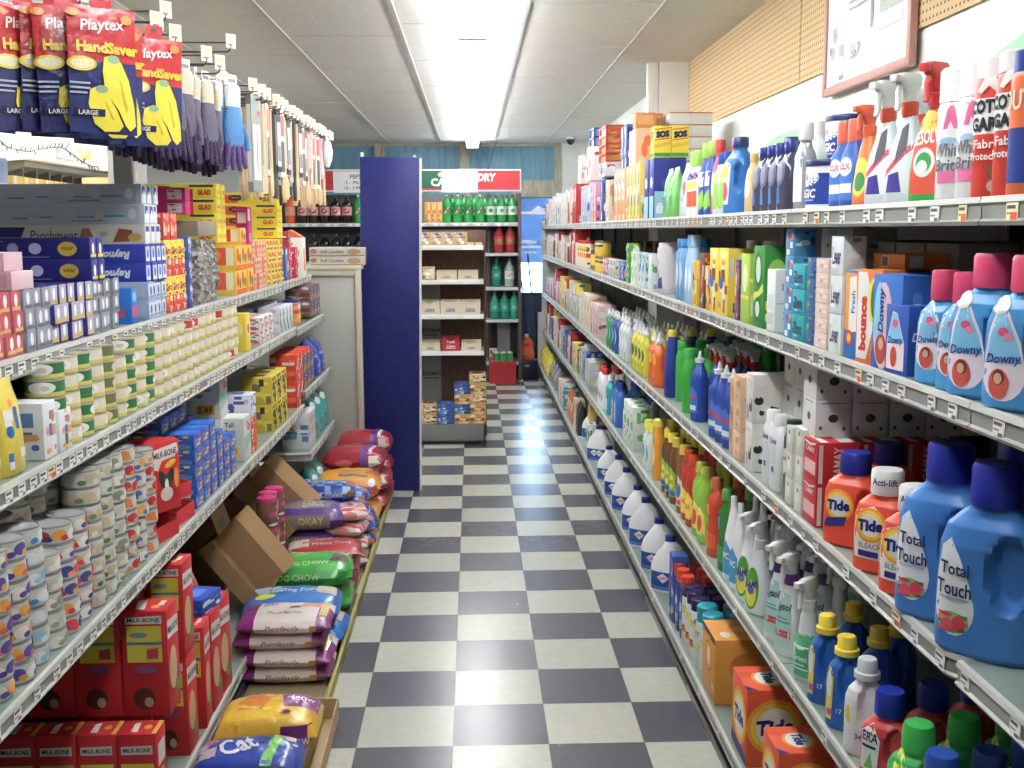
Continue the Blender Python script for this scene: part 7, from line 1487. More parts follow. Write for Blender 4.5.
# ------------------------------------------------------------------ pet food bags and the board they lie against
def pillow(name, w, d, h, col, side, top=(), front=(), seed=1, crimp='x', lump=.006):
    """a filled bag lying down; w along x, d along y"""
    b = MB(); rr = random.Random(seed); nx, ny = 26, 18
    from mathutils import noise as mn
    def hz(u, v):
        a = max(0, 1-abs(u)**3.2); c = max(0, 1-abs(v)**3.6)
        return (a*c)**.42
    def pt(u, v, s_, l=0):
        k = hz(u, v); x = u*w/2*(1-.02*abs(v)); y = v*d/2*(1-.05*abs(u)**2)
        nz = mn.noise(Vector((u*3.1+seed, v*2.7, s_*2)))*lump+mn.noise(Vector((u*8+seed, v*7, s_)))*lump*.5
        nz += .4*lump*math.sin(v*23+seed)*max(0, abs(u)-.72)*3
        z = h/2+s_*(h/2*k)+(nz*k if s_ > 0 else max(0, nz)*k*.2)+s_*l
        return (x, y, max(z, 0))
    for s_ in (1, -1):
        vs = [pt(-1+2*i/nx, -1+2*j/ny, s_) for j in range(ny+1) for i in range(nx+1)]
        fs = [(j*(nx+1)+i, j*(nx+1)+i+1, (j+1)*(nx+1)+i+1, (j+1)*(nx+1)+i) for j in range(ny) for i in range(nx)]
        cs = []
        for f in fs:
            i = f[0] % (nx+1); j = f[0]//(nx+1); u = -1+2*(i+.5)/nx; v = -1+2*(j+.5)/ny
            cs.append(side(u, v, s_) if callable(side) else (side if max(abs(u), abs(v)) > .8 or s_ < 0 else col))
        if s_ < 0: fs = [f[::-1] for f in fs]
        b.add(vs, fs, cs, True)
    S = lambda u, v, l: pt(max(-.99, min(.99, u/(w/2))), max(-.99, min(.99, v/(d/2))), 1, l)
    b.art(S, top, lift=.0012, step=.015)
    def Sf(u, v, l):   # camera-side face
        t = v/h*2-1
        uu = max(-.99, min(.99, u/(w/2))); a = max(0.001, 1-abs(uu)**3.2)
        q = min(.999, (abs(t))**(1/.42)/a); vv = (max(0, 1-q))**(1/3.6)
        return (u, -vv*d/2*(1-.05*uu*uu)-.002-l, v)
    b.art(Sf, front, lift=.001, step=.015)
    return P(b.obj(name, MF), w, d, h)
bags = []
def bag(p, x, y, z, rz, label, group=None, cat='bag', tilt=None, sc=None): place(p, (x, y, z), rz, label, cat, group, tilt=tilt, scale=sc)
CAT = pillow('cat_food_bag', .30, .2, .11, '#2347b0', '#1f3fa0', [('r', -.14, -.09, -.085, .09, '#c9b8c0'), ('e', -.11, .05, .02, .02, '#d86a9a'), ('t', 'Cat', -.03, .0, .09, '#eef0f6', .5, .1, .1, .03), ('p', [(.04, -.09), (.07, -.09), (.1, .09), (.07, .09)], '#6ac04a'), ('b', .08, -.07, .14, .07, ['#8fb4ee', '#e9ecf6', '#c8c0b8'], 6, 3)], [('r', -.1, .03, .1, .08, '#3a5fc8'), ('e', .1, .05, .03, .02, '#d9dde8')], 3)
YCAT = pillow('cat_food_bag', .34, .25, .13, '#f0c41c', '#e6b51c', [('p', [(.05, -.03), (.16, -.03), (.165, .11), (.03, .11)], '#8a2a86'), ('t', 'Meow', .1, .04, .035, '#f0dff0', .2, .1, .2), ('p', [(-.1, .0), (-.02, -.05), (.02, .08), (-.08, .1)], '#e8892c'), ('b', -.11, -.06, .02, .09, ['#f0a83c', '#e08a2c', '#f6dc5a'], 8, 4), ('e', .06, -.07, .02, .012, '#8a2a5c')], [('r', .05, .02, .15, .1, '#7a2478'), ('t', 'Meow', .1, .06, .03, '#f0dff0', 0, .09)], 5)
PUR = pillow('cat_food_bag', .36, .24, .095, '#e9ddd8', lambda u, v, s_: '#8a2a7c' if u < -.62 or (u > .7 and v < .3) else '#e9ddd8', [('t', 'Purrfectly', .0, -.04, .032, '#5a3a5c', 0, .16, .3, .0), ('p', [(.05, .04), (.12, .02), (.14, .09), (.08, .11)], '#d9a084'), ('r', .13, -.06, .16, .1, '#e6c94a'), ('t', 'ffh', -.07, .06, .05, '#8a7a8a', .1, .06, .3), ('r', .01, .02, .045, .035, '#7a3a8a')], [('t', 'Purrfectly', .0, .05, .03, '#5a3a5c', 0, .15, .3, .0), ('r', .1, .03, .14, .06, '#c8884c'), ('p', [(.12, .01), (.16, .02), (.16, .08), (.13, .07)], '#7a2a6c')], 7)
BLU = pillow('dog_food_bag', .38, .27, .10, '#1f7ad0', '#1a6cc0', [('r', -.16, .0, -.05, .1, '#9fc4d8'), ('e', -.1, -.04, .04, .03, '#e3e04a'), ('t', 'Dog Food', .03, .02, .05, '#e9eef6', .15, .16, .2), ('p', [(.09, .0), (.17, -.02), (.17, .1), (.1, .1)], '#d9c8b8'), ('b', .1, .0, .17, .1, ['#8a5a3c', '#e9e4dc', '#c8a07c'], 5, 4)], [('r', .06, .03, .16, .08, '#e9e4dc'), ('e', .12, .055, .02, .016, '#8a4a2c')], 9)
GRN = pillow('dog_food_bag', .36, .28, .14, '#2fb83a', '#28a833', [('t', 'DOG CHOW', -.02, -.08, .035, '#d9e6a0', .05, .2), ('e', -.06, .05, .06, .03, '#7ad04a'), ('p', [(.08, -.06), (.16, -.04), (.16, .04), (.1, .05)], '#5a3a34'), ('r', .09, .06, .16, .12, '#e9e4dc'), ('b', .09, .06, .17, .12, ['#d8b04a', '#3a5a3c', '#e9e4dc'], 5, 3)], [('t', 'DOG CHOW', -.06, .08, .035, '#cfe6a0', 0, .2), ('r', .12, .02, .17, .1, '#1f8a2a')], 11)
RED = pillow('dog_food_bag', .34, .22, .09, '#b5202c', '#a81c28', [('r', -.16, -.06, -.07, .06, '#e6d9d4'), ('t', 'Prime Cuts', .03, -.02, .035, '#f0e4dc', .12, .18, .2), ('t', 'ALPO', -.01, .04, .02, '#f0d8a0', .12, .06), ('b', .0, .04, .15, .1, ['#d84a4a', '#efe2dc', '#8a2028'], 8, 4)], [('r', -.16, .02, -.09, .07, '#e6d9d4'), ('t', 'Prime Cuts', .04, .045, .035, '#f0e4dc', .05, .17, .2)], 13)
STR = pillow('cookie_dog_treat_bag', .26, .18, .07, '#c8404a', lambda u, v, s_: '#c83a44' if int((v+1)*7) % 2 else '#efe0dc', [('e', .0, .0, .07, .04, '#e9cfc8'), ('e', .0, .0, .04, .024, '#b52a38')], [('e', 0, .035, .05, .02, '#e0908a')], 15)
PURP = pillow('dog_food_bag', .34, .24, .12, '#6a3a96', lambda u, v, s_: '#7a4aa8' if v > 0 else '#5f3488', [('p', [(-.09, -.08), (.1, -.08), (.11, .02), (-.08, .02)], '#8f8a94'), ('t', 'OXY', .02, .0, .06, '#d9d46a', 0, .1), ('r', -.12, -.06, -.05, .0, '#9a7a5c'), ('t', 'CHOPS', .02, -.055, .03, '#efe9f0', 0, .1)], [('r', -.1, .02, .1, .09, '#8f8a94'), ('t', 'OKAY', .01, .06, .04, '#d9d46a', 0, .12), ('e', -.11, .06, .03, .025, '#a8865c')], 17)
KIB = pillow('cat_treat_bag', .26, .17, .085, '#2450c0', lambda u, v, s_: '#1c3aa8' if (int((u+1)*4)+int((v+1)*3)) % 3 else '#7fb4ea', [('e', .02, .0, .07, .04, '#3f8ae0'), ('t', 'Kibbles', .02, .0, .03, '#e3e9f8', 0, .12, .2), ('e', -.08, .02, .02, .02, '#e9c83a'), ('e', .1, -.02, .025, .03, '#c87a4a')], [('t', 'Kibbles', 0, .04, .03, '#e3e9f8', 0, .12, .2), ('e', .1, .04, .02, .02, '#c87a4a')], 19)
PED = pillow('dog_food_bag', .36, .28, .14, '#f2a81c', '#eea01c', [('r', -.05, -.1, .11, -.075, '#6a8a9a'), ('p', [(.09, -.06), (.17, -.02), (.17, .06), (.12, .07)], '#e0522c'), ('e', .02, .05, .07, .03, '#f6c03c'), ('p', [(.07, .05), (.13, .05), (.13, .12), (.09, .12)], '#dfe3e6')], [('r', -.1, .04, .08, .07, '#6a8a9a'), ('p', [(.1, .03), (.16, .05), (.16, .09), (.11, .08)], '#e0522c'), ('e', .13, .1, .02, .02, '#e9e9e6')], 21)
RBG = pillow('dog_food_bag', .36, .28, .13, '#b8223a', '#a81c32', [('e', -.03, .0, .06, .035, '#c83a50'), ('p', [(.04, -.12), (.08, -.12), (.1, .12), (.06, .12)], '#6a3a9a'), ('p', [(.085, -.12), (.105, -.12), (.125, .12), (.105, .12)], '#eee9ee'), ('e', -.03, .0, .035, .018, '#e09a9a')], [('p', [(.04, .0), (.08, .0), (.08, .12), (.04, .12)], '#6a3a9a'), ('r', .09, .02, .16, .1, '#e6dcd8'), ('e', -.05, .06, .05, .02, '#d86a7a')], 23)
z0 = .1
bag(CAT, -.555, 2.95, .10, .06, 'blue cat food bag with big white lettering on the cardboard tray')
bag(YCAT, -.545, 3.22, .085, .03, 'yellow and purple cat food bag behind the blue one', sc=(.9, .9, 1))
for k in range(4): bag(PUR, -.615+(.004, .01, -.012, .006)[k], 3.93+(.0, -.01, .01, .0)[k], .014+k*.06, (.02, -.03, .03, .02)[k], 'white and purple cat food bag, '+['bottom', 'second', 'third', 'top'][k]+' of the stack of four', 'white and purple cat food bags', sc=(.94, 1, .68))
for k in range(2): bag(BLU, -.63+(.01, -.01)[k], 4.25+(.01, 0)[k], .014+k*.1, (-.04, .06)[k], 'blue dog food bag, '+['bottom', 'top'][k]+' of the blue pair', 'blue dog food bags', sc=(1, 1, 1.04))
for k in range(2): bag(GRN, -.63, 4.66+(.0, .02)[k], .014+k*.105, (.04, .1)[k], 'green dog food bag, '+['bottom', 'top'][k]+' of the green pair', 'green dog food bags', sc=(1, 1, .8))
for k in range(3): bag(RED, -.63+.01*k, 4.98, .014+k*.065, .06*(k-1)+.06, 'red dog food bag with white lettering, '+['bottom', 'middle', 'top'][k]+' of its stack', 'red dog food bags', sc=(1, 1, .75))
for k in range(4): bag(STR, -.545+(.0, .01, .0, .005)[k], 5.26+.02*k, .014+k*.072, (.3, .1, -.15, .2)[k], 'red and white striped treat bag, '+['bottom', 'second', 'third', 'top'][k]+' of its pile', 'red and white striped treat bags', sc=(.72, 1, 1.0))
bag(PURP, -.72, 5.28, .2, .1, 'purple dog food bag with pale panel behind the red bags')
for k in range(2): bag(PURP, -.76, 5.3, .014+k*.094, -.05, 'purple dog food bag underneath, '+('bottom', 'middle')[k], 'purple dog food bags underneath', sc=(1, 1, .8))
for k, (x_, y_, z_, a_) in enumerate(((-.56, 5.6, .014, .1), (-.56, 5.62, .09, -.2), (-.6, 5.61, .17, .2), (-.70, 5.60, .17, -.1), (-.57, 5.78, .014, .3), (-.58, 5.78, .10, .15), (-.75, 5.68, .25, -.2), (-.60, 5.76, .2, -.1), (-.66, 5.63, .255, .1))):
    bag(KIB, x_, y_, z_, a_, 'blue treat bag in the jumbled blue pile, '+ORD[k]+' counting upward from the floor', 'blue treat bags')
for k in range(2): bag(PED, -.62, 6.05+(.0, .03)[k], .014+k*.14, (.0, .05)[k], 'yellow-orange dog food bag, '+['bottom', 'top'][k]+' of the pair', 'yellow-orange dog food bags', sc=(1, 1, 1.06))
for k in range(3): bag(RBG, -.60+(.0, .02, -.01)[k], 6.36+(.0, .02, .0)[k], .014+k*.12, (.0, .03, -.02)[k], 'crimson dog food bag nearer the camera, '+['bottom', 'middle', 'top'][k]+' of its stack', 'crimson dog food bags')
for k in range(3): bag(RBG, -.58, 6.66, .014+k*.136, .02*(k-1), 'crimson dog food bag against the blue panel, '+['bottom', 'middle', 'top'][k]+' of its stack', 'crimson dog food bags by the panel', sc=(.92, .78, 1.06))
# olive edging board along the aisle
b = MB(); b.box(-.44, 3.0, 0, -.427, 6.8, .045, '#a39a4a', bev=.002)
b2 = MB(); b2.box(-.46, 2.6, 0, -.735, 6.8, .012, '#8f7f5c')
o = b2.obj('pallet_board', MB_); tag(o, 'flat brown cardboard sheet on the floor under the pet food bags', 'cardboard sheet')
o = b.obj('edging_board', MK); tag(o, 'long olive-yellow edging strip on the floor beside the pet food bags', 'edging strip')
CBX = open_tray('cardboard_tray', .3, .72, .075, '#c9a877')
place(CBX, (-.53, 3.18, .013), 0, 'shallow cardboard tray under the first two cat food bags', 'tray')
place(CBX, (-.60, 2.42, .013), 0, 'shallow cardboard tray at the very camera end of the floor', 'tray')

# ------------------------------------------------------------------ end of the aisle
m_bluep = paint('blue_paint', '#1d2264', '#232a74', 30, .45, .05)
b = MB(); b.box(-.17, 0, 0, .185, .05, 2.05, '#fff', bev=.003); root = b.obj('blue_display_panel', m_bluep)
t = MB(); t.box(.186, -.003, 0, .198, .05, 2.045, '#dcdcd8') ; k1 = t.obj('white_edge_trim', ME, root)
t = MB(); t.box(-.165, .0, 2.05, -.15, .02, 2.075, '#e9e9e6'); k2 = t.obj('corner_clip', MP, root); t = MB(); t.box(.15, .0, 2.05, .165, .02, 2.065, '#e9e9e6'); k3 = t.obj('corner_clip', MP, root)
link_tree(root, k1, k2, k3); root.location = (-.455, 6.86, .002); root.rotation_euler = (0, .014, 0); root.rotation_euler[0] = 0
root.location.z = .004
tag(root, 'tall narrow dark blue display panel standing at the end of the pet food', 'display panel')
# beige end cabinet
b = MB(); b.box(-1.15, 6.72, 0, -.60, 6.76, 1.385, '#aeb0a8', bev=.002); root = b.obj('end_cabinet', ME)
f = MB()
f.box(-1.15, 6.70, 1.385, -.585, 7.0, 1.41, '#c9c3ab', bev=.003); f.box(-.625, 6.70, 0, -.59, 6.74, 1.385, '#c9c3ab', bev=.003); f.box(-1.15, 6.705, 1.35, -.62, 6.72, 1.385, '#bdb8a2', bev=.002)
k1 = f.obj('frame', ME, root); s = MB()
for z in (.25, .5, .75, 1.0, 1.22): s.box(-1.1, 6.76, z, -.60, 7.05, z+.015, '#b5b2a6')
k2 = s.obj('rear_shelf', ME, root)
link_tree(root, k1, k2); tag(root, 'beige framed end cabinet beside the blue panel', 'cabinet')
for i in range(14):
    z = (.265, .515, .765, 1.015)[i % 4]; c = ('#6a3a34', '#e9e4da', '#8a6a4a', '#3a4a7a')[i % 4]
PLS = busy_carton('snack_box', .07, .1, .17, '#8a5a44', ['#d9d0c0', '#c8402c', '#3a3436'], 88)
for i, z in enumerate((.265, .515, .765, 1.015)): place(PLS, (-.635, 6.98, z), 0, 'small snack box on the rear of the end cabinet'+which(0, 1, 0, 1, i, 4), 'box', 'small snack boxes of the end cabinet')
CKB = carton('cookie_box', .33, .2, .052, '#b9b4aa', [('t', 'Soft Cookies', -.03, .028, .02, '#5a5460', 0, .14, .2), ('e', .1, .026, .04, .018, '#a8845c'), ('r', -.16, .0, .16, .006, '#8a7a6a'), ('e', -.14, .03, .02, .014, '#a8604a')])
for i in range(2): place(CKB, (-.735, 6.86, 1.4115+i*.054), 0, 'long grey cookie box on the end cabinet, '+('lower', 'upper')[i], 'box', 'long grey cookie boxes')
# bread and cake rack
RY0, RY1, RX0, RX1 = 8.40, 8.80, -.33, .165
root = empty('cake_rack', (RX0, RY0, 0)); tag(root, 'narrow cake rack with wood grain back behind the blue panel', 'rack')
m_grain = paint('wood_grain_back', '#5a4038', '#7f6052', 14, .5, 0, (14, 14, .8))
def kid(mb, name, mat): o = mb.obj(name, mat, root); COL.objects.link(o); return o
b = MB(); b.box(.0, .36, 0, .495, .385, 1.62, '#fff'); kid(b, 'back_panel', m_grain)
b = MB(); b.box(.0, .345, .15, .15, .358, 1.3, '#a3a5a5')
b.art(lambda u, v, l: (u, .345-l, v), [('t', 'ENTENMANN', .075, .84, .032, '#2c2c40', 0, .14), ('t', 'ENTENMANN', .075, .5, .032, '#2c2c40', 0, .14), ('r', .02, .8, .13, .808, '#2c2c40'), ('r', .02, .46, .13, .468, '#2c2c40')], step=9)
kid(b, 'grey_sign_panel', MK)
b = MB(); b.box(-.012, -.0, 0, -.0, .385, 1.62, '#c9c9c6'); b.box(.495, .3, 0, .505, .385, 1.62, '#6a5048'); kid(b, 'side_panel', ME)
for z in (.30+.13, .71, .985, 1.245, 1.50):
    if z < .5: continue
    b = MB(); b.box(.0, .0, z-.012, .485, .345, z, '#d6d4cc', bev=.002); b.box(.0, -.012, z-.03, .485, .0, z+.004, '#efeee9', bev=.002)
    b.box(.33 if z > .75 else .02, -.015, z-.028, .46, -.0125, z+.003, '#fbfbf9'); kid(b, 'shelf', ME)
b = MB(); b.box(.0, -.04, .03, .48, .345, .16, '#7a7c7c', bev=.006); b.box(.02, .0, 0, .46, .3, .03, '#3a3a3a'); kid(b, 'base_deck', ME)
def tray_v(name, w, d, h, col, txt='#3a4a9a', red=False):
    b = MB(); t = .004
    b.box(-w/2, -d/2, 0, w/2, d/2, t, col)
    b.add([(-w/2, -d/2, 0), (w/2, -d/2, 0), (w/2, -d/2, h), (w*.28, -d/2, h), (0, -d/2, h*.66), (-w*.28, -d/2, h), (-w/2, -d/2, h)], [(0, 1, 2, 3, 4, 5, 6)], col)
    b.add([(-w/2, -d/2+t, 0), (w/2, -d/2+t, 0), (w/2, -d/2+t, h), (w*.28, -d/2+t, h), (0, -d/2+t, h*.66), (-w*.28, -d/2+t, h), (-w/2, -d/2+t, h)], [(6, 5, 4, 3, 2, 1, 0)], col)
    b.box(-w/2, -d/2, t, -w/2+t, d/2, h, col); b.box(w/2-t, -d/2, t, w/2, d/2, h, col); b.box(-w/2, d/2-t, t, w/2, d/2, h, col)
    b.art(s_front(d), [('t', 'Cakes', 0, h*.38, h*.2, txt, .05, w*.6, .2), ('r', -w*.25, h*.2, w*.25, h*.24, txt)]+([('t', 'Fresh', 0, h*.7, h*.2, '#f0e6e2', 0, w*.5)] if red else []), step=9)
    return P(b.obj(name, MK), w, d, h)
TV = tray_v('display_tray', .15, .2, .105, '#ddd0b4'); TVR = tray_v('display_tray', .145, .2, .1, '#b82a38', '#f0e6e2', True); TVS = tray_v('display_tray', .15, .2, .07, '#ddd0b4')
for (z, lst, nm) in ((.987, ((-.25, TV), (-.095, TV), (.055-.0, TV)), 'third shelf up'), (.712, ((-.25, TVS), (-.095, TVR), (.06, TVS)), 'second shelf up'), (1.247, ((-.12, TVS), (.04, TVS)), 'fourth shelf up')):
    for k, (x, pr) in enumerate(lst): place(pr, (x, RY0+.105, z), 0, ('red' if pr is TVR else 'cream')+' cardboard tray with a notch on the cake rack, '+nm+', '+ORD[k]+' across', 'tray', None)
CKP = soft_pack('wrapped_cake', .13, .08, .1, '#c9b88a', ['#e9dcae', '#6a5a86', '#f2efe4', '#a88a4a'], 92)
place(CKP, (-.27, RY0+.08, 1.247), 0, 'wrapped cake beside the cream trays, fourth shelf up', 'cake')
PST = busy_carton('pastry_pack', .085, .12, .1, '#c8a878', ['#e6d4ae', '#a86a3c', '#5f7ac0', '#8fb0e0', '#efe6d4'], 94)
for k in range(4): place(PST, (-.27+k*.088, RY0+.08, 1.502), 0, 'clear pastry pack on the upper shelf of the cake rack'+', '+ORD[k]+' across', 'pack', 'pastry packs')
PFL = busy_carton('pastry_pack', .07, .1, .02, '#d9bd7c', ['#efe0b0', '#a8803c'], 95)
for k in range(2): place(PFL, (.06+k*.06, RY0+.07, 1.502), 0, 'flat pastry pack at the free end of the upper shelf, '+('inner', 'outer')[k], 'pack', 'flat pastry packs', scale=(.75, 1, 1))
CAK = [busy_carton('cake_box', .125, .2, .075, c, cs, 96+i) for i, (c, cs) in enumerate((('#3a5aa0', ['#5f86c8', '#26407f', '#c9d4ea']), ('#c99a52', ['#e6c48a', '#8a4a24', '#f0dcb0']), ('#cfa873', ['#5a3a24', '#e9cf9c', '#f2e4c4'])))]
plan_ = [(-.27, [2, 2]), (-.14, [0, 0]), (-.01, [1, 2, 1, 2]), (.105, [1, 1, 2, 1, 2])]
for c, (x, col_) in enumerate(plan_):
    for t, q in enumerate(col_): place(CAK[(q+(1 if c == 2 and t % 2 else 0)) % 3], (x, RY0+.06, .1615+t*.0755), 0, 'cake box on the base of the cake rack, '+ORD[c]+' stack across'+which(0, 1, 0, 1, t, len(col_)), 'box', 'cake boxes on the rack base')

# soft drink rack along the window wall
SY = 12.0
root = empty('drink_rack', (-2.04, SY, 0)); tag(root, 'long soft drink rack with a sign header at the end of the aisle', 'rack')
def kid2(mb, name, mat, x=0): o = mb.obj(name, mat, root); COL.objects.link(o); return o
b = MB(); b.box(.0, .44, 0, 2.62, .46, 2.0, '#4a4a4c'); b.box(1.2, .43, 1.69, 2.62, .44, 2.0, '#8a8a88'); kid2(b, 'back_panel', ME)
for x in (0, 1.19, 2.27, 2.6): b = MB(); b.box(x, .0 if x > 2.5 else .2, 0, x+.035, .46, 2.0, '#5f4a44' if x > 2 else '#7a7a78'); kid2(b, 'side_post', ME)
for z in (1.69,): b = MB(); b.box(.01, 0, z-.02, 2.6, .43, z, '#9a9c9a'); b.box(.01, -.012, z-.035, 2.6, 0, z+.004, '#d0d2ce', bev=.002); b.art(lambda u, v, l: (u, -.012-l, v), [('r', .05+i*.075, z-.03, .095+i*.075, z-.002, '#f2f2ee' if i % 3 else '#b9bdb9') for i in range(33)], step=9); kid2(b, 'shelf', ME)
for z in (1.37, 1.005, .66, .2): b = MB(); b.box(2.25, 0, z-.015, 2.6, .43, z, '#9a9c9a'); b.box(2.25, -.012, z-.03, 2.6, 0, z+.003, '#c9cdca', bev=.002); kid2(b, 'shelf', ME)
for z in (1.28, .9): b = MB(); b.box(.01, 0, z-.015, 1.2, .43, z, '#7a7c7a'); b.box(.01, -.012, z-.03, 1.2, 0, z+.003, '#b9bdba', bev=.002); kid2(b, 'shelf', ME)
b = MB(); b.box(2.38, .3, .2, 2.52, .32, .66, '#9a9a98'); kid2(b, 'grey_card', MK)
# sign header
b = MB(); b.box(1.49, -.03, 2.02, 2.635, .0, 2.25, '#e9e9e2', bev=.003); root2 = root
S = lambda u, v, l: (u, -.03-l, v)
b.art(S, [('r', 1.5, 2.035, 2.62, 2.235, '#c22f38'), ('p', [(1.5, 2.045), (1.96, 2.045), (2.0, 2.235), (1.5, 2.235)], '#1f6a50'), ('t', 'CANADA', 1.91, 2.115, .085, '#f2f2ee', 0, .5, 0, .05), ('t', 'DRY', 2.27, 2.165, .085, '#f2f2ee', 0, .2, .1, .05),
          ('e', 1.79, 2.195, .035, .025, '#d9cf9a'), ('p', [(1.765, 2.18), (1.79, 2.225), (1.815, 2.18)], '#efe2b0'), ('r', 1.5, 2.037, 2.62, 2.055, '#c8383f')], step=9)
b.box(.3, -.03, 2.02, 1.48, .0, 2.25, '#e9e9e2', bev=.003); b.art(S, [('r', .31, 2.035, 1.47, 2.235, '#c22f38'), ('t', '7', .72, 2.13, .14, '#f2f2ee', 0, .2), ('t', 'UP', .9, 2.13, .1, '#f2f2ee', 0, .2)], step=9)
kid2(b, 'sign_header', MK)
def price_sheet(x, w, lines, nm):
    b = MB(); b.box(-w/2, -.002, 0, w/2, 0, .22, '#f0f1f0'); b.art(lambda u, v, l: (u, -.002-l, v), lines, step=9)
    o = b.obj('price_sign', MK); o.location = (x, SY-.033, 2.01); tag(o, nm, 'sign', None)
price_sheet(-.055, .38, [('t', 'Canada Dry', .0, .16, .035, '#b9c0b4', 0, .24), ('t', '2L - .99c', .02, .105, .035, '#b9c8b9', 0, .24), ('t', '12 - 3.99', .02, .05, .035, '#c0c4bc', 0, .2)], 'white handwritten price sheet in the middle of the red and green sign')
price_sheet(-1.18, .40, [('t', 'PEPSI', .04, .165, .045, '#6a6d72', 0, .24), ('t', '2 - .99c', .0, .105, .036, '#6a6d72', 0, .3), ('t', '12 - 3.99', .0, .05, .036, '#6a6d72', 0, .3)], 'white handwritten price sheet on the red sign beside the blue panel')
def soda(col, capc, lab, liquid=None):
    p = bottle('soda_bottle', .11, .11, .3, col, capc, [(0, .75), (.02, .92), (.08, 1), (.3, .97), (.33, .96), (.6, .96), (.64, 1), (.72, .96), (.82, .7), (.9, .42), (.95, .3), (1, .3)], (.015, .02), 2, lab, MG, None, None, 0, True, 22)[0]; return p
PEP = soda('#2a1210', '#2a3f8e', [('r', -.17, .085, .17, .175, '#d8a4a0'), ('e', .0, .13, .035, .03, '#c83038'), ('p', [(-.02, .12), (.02, .14), (.02, .15), (-.02, .13)], '#f2f2f4')])
PEPD = soda('#1c1214', '#22305e', [('r', -.17, .085, .17, .175, '#1c2c5a'), ('e', .0, .13, .03, .026, '#c83038'), ('e', .0, .118, .026, .014, '#3a5ab0')])
SEV = soda('#1fa04a', '#dfe3df', [('r', -.17, .085, .17, .175, '#1f8a40'), ('p', [(-.03, .1), (.02, .17), (.03, .17), (-.01, .1)], '#e9efe6'), ('e', .01, .135, .016, .014, '#d84a3a')])
GIN = soda('#138a44', '#2a6a4a', [('r', -.17, .085, .17, .175, '#c9d9cc'), ('e', 0, .13, .022, .02, '#2f8a5a')])
CRN = soda('#a8242c', '#efe9e6', [('r', -.17, .085, .17, .175, '#c83a3a'), ('e', 0, .13, .03, .02, '#6a9a3a')])
ORS = soda('#e8602a', '#efe9e6', [('r', -.17, .085, .17, .175, '#f0a08a')])
SEL = soda('#1c8a74', '#1c6a5a', [('r', -.17, .085, .17, .175, '#2f9a84'), ('e', 0, .13, .025, .02, '#7ac0a8')])
CLR = soda('#9ab0a4', '#2a6a4a', [('r', -.17, .085, .17, .175, '#dfe6e0'), ('p', [(-.02, .11), (.02, .14), (.02, .15), (-.02, .12)], '#d84a3a')])
def line(pr, x, y, z, n, step, nm, grp):
    for k in range(n): place(pr, (x+k*step, y, z+.0012), 0, nm+(', '+ORD[k]+' across from the side of the blue panel' if n > 1 else ''), 'soda bottle', grp)
line(ORS, -1.86, SY+.1, 1.69, 1, .115, 'orange soda bottle on the header shelf of the drink rack', None)
line(PEP, -1.73, SY+.1, 1.69, 5, .118, 'dark cola bottle with pale red label', 'cola bottles on the header shelf')
line(SEV, -1.14, SY+.1, 1.69, 2, .118, 'green soda bottle next to the cola', 'green soda bottles next to the cola')
line(GIN, -1.73, SY+.24, 1.69, 1, .118, 'green bottle behind the cola', None)
line(PEPD, -1.62, SY+.1, 1.28, 5, .118, 'small dark cola bottle on the lower shelf', 'small dark cola bottles')
line(SEV, -.20, SY+.1, 1.69, 4, .118, 'green soda bottle under the red and green sign', 'green soda bottles under the sign')
line(GIN, .272, SY+.1, 1.69, 3, .118, 'green and white ginger ale bottle', 'ginger ale bottles at the sign end')
line(GIN, -.14, SY+.23, 1.69, 6, .118, 'green bottle in the rear row', 'green bottles of the rear row')
line(CRN, .36, SY+.1, 1.37, 2, .118, 'red soda bottle on the second shelf', 'red soda bottles')
line(CLR, .47, SY+.1, 1.005, 1, .118, 'clear bottle on the third shelf of the drink rack', None)
line(SEL, .33, SY+.14, 1.005, 1, .118, 'green bottle half hidden on the third shelf', None)
line(SEL, .31, SY+.08, .66, 3, .105, 'teal seltzer bottle on the fourth shelf', 'teal seltzer bottles')
CANG = bottle('soda_can', .066, .066, .12, '#2f9a4a', '#c9ccd0', [(0, .82), (.05, 1), (.9, 1), (1, .86)], (.026, .004), 2, [('r', -.1, .04, .1, .08, '#d6e8d6')], MK, None, None, 0, True)[0]
def crate_(w, d, h, col):
    b = MB(); t = .01
    b.box(-w/2, -d/2, 0, w/2, d/2, t, col)
    for s_ in (-1, 1):
        b.box(s_*w/2, -d/2, t, s_*(w/2-t), d/2, h, col); b.box(-w/2+t, s_*d/2, t, w/2-t, s_*(d/2-t), h, col)
    b.box(-w/2-.008, -d/2-.008, h-.03, w/2+.008, -d/2, h, col, bev=.003)
    for x in (-.33, 0, .33): b.box(x*w-.008, -d/2-.005, .02, x*w+.008, -d/2, h-.03, col)
    return P(b.obj('plastic_crate', MP), w, d, h)
CRT = crate_(.28, .3, .24, '#b02028')
place(CRT, (.385, SY-.10, 0), 0, 'red plastic crate on the floor under the drink rack', 'crate')
b = MB(); b.box(-.12, -.1, 0, .12, .1, .1, '#c9402c'); 
PALT = carton('drink_case', .26, .2, .235, '#8f2a2c', [('r', -.12, .02, .12, .2, '#a8343a')]); 
for k in range(3):
    for r_ in range(2): place(CANG, (.385-.07+.01+k*.07, SY-.16+r_*.07, .012+.0), 0, 'green soda can inside the red crate, '+('front row', 'rear row')[r_]+', '+ORD[k]+' across', 'can', 'green soda cans in the crate', scale=(1, 1, 2.6))
SNK = busy_carton('snack_box', .08, .1, .14, '#c9bdb5', ['#e9e4de', '#c8402c', '#4a4a6a'], 99)
place(SNK, (.29, SY+.08, .2012), 0, 'pale and red carton beside the cans on the lowest shelf', 'carton')
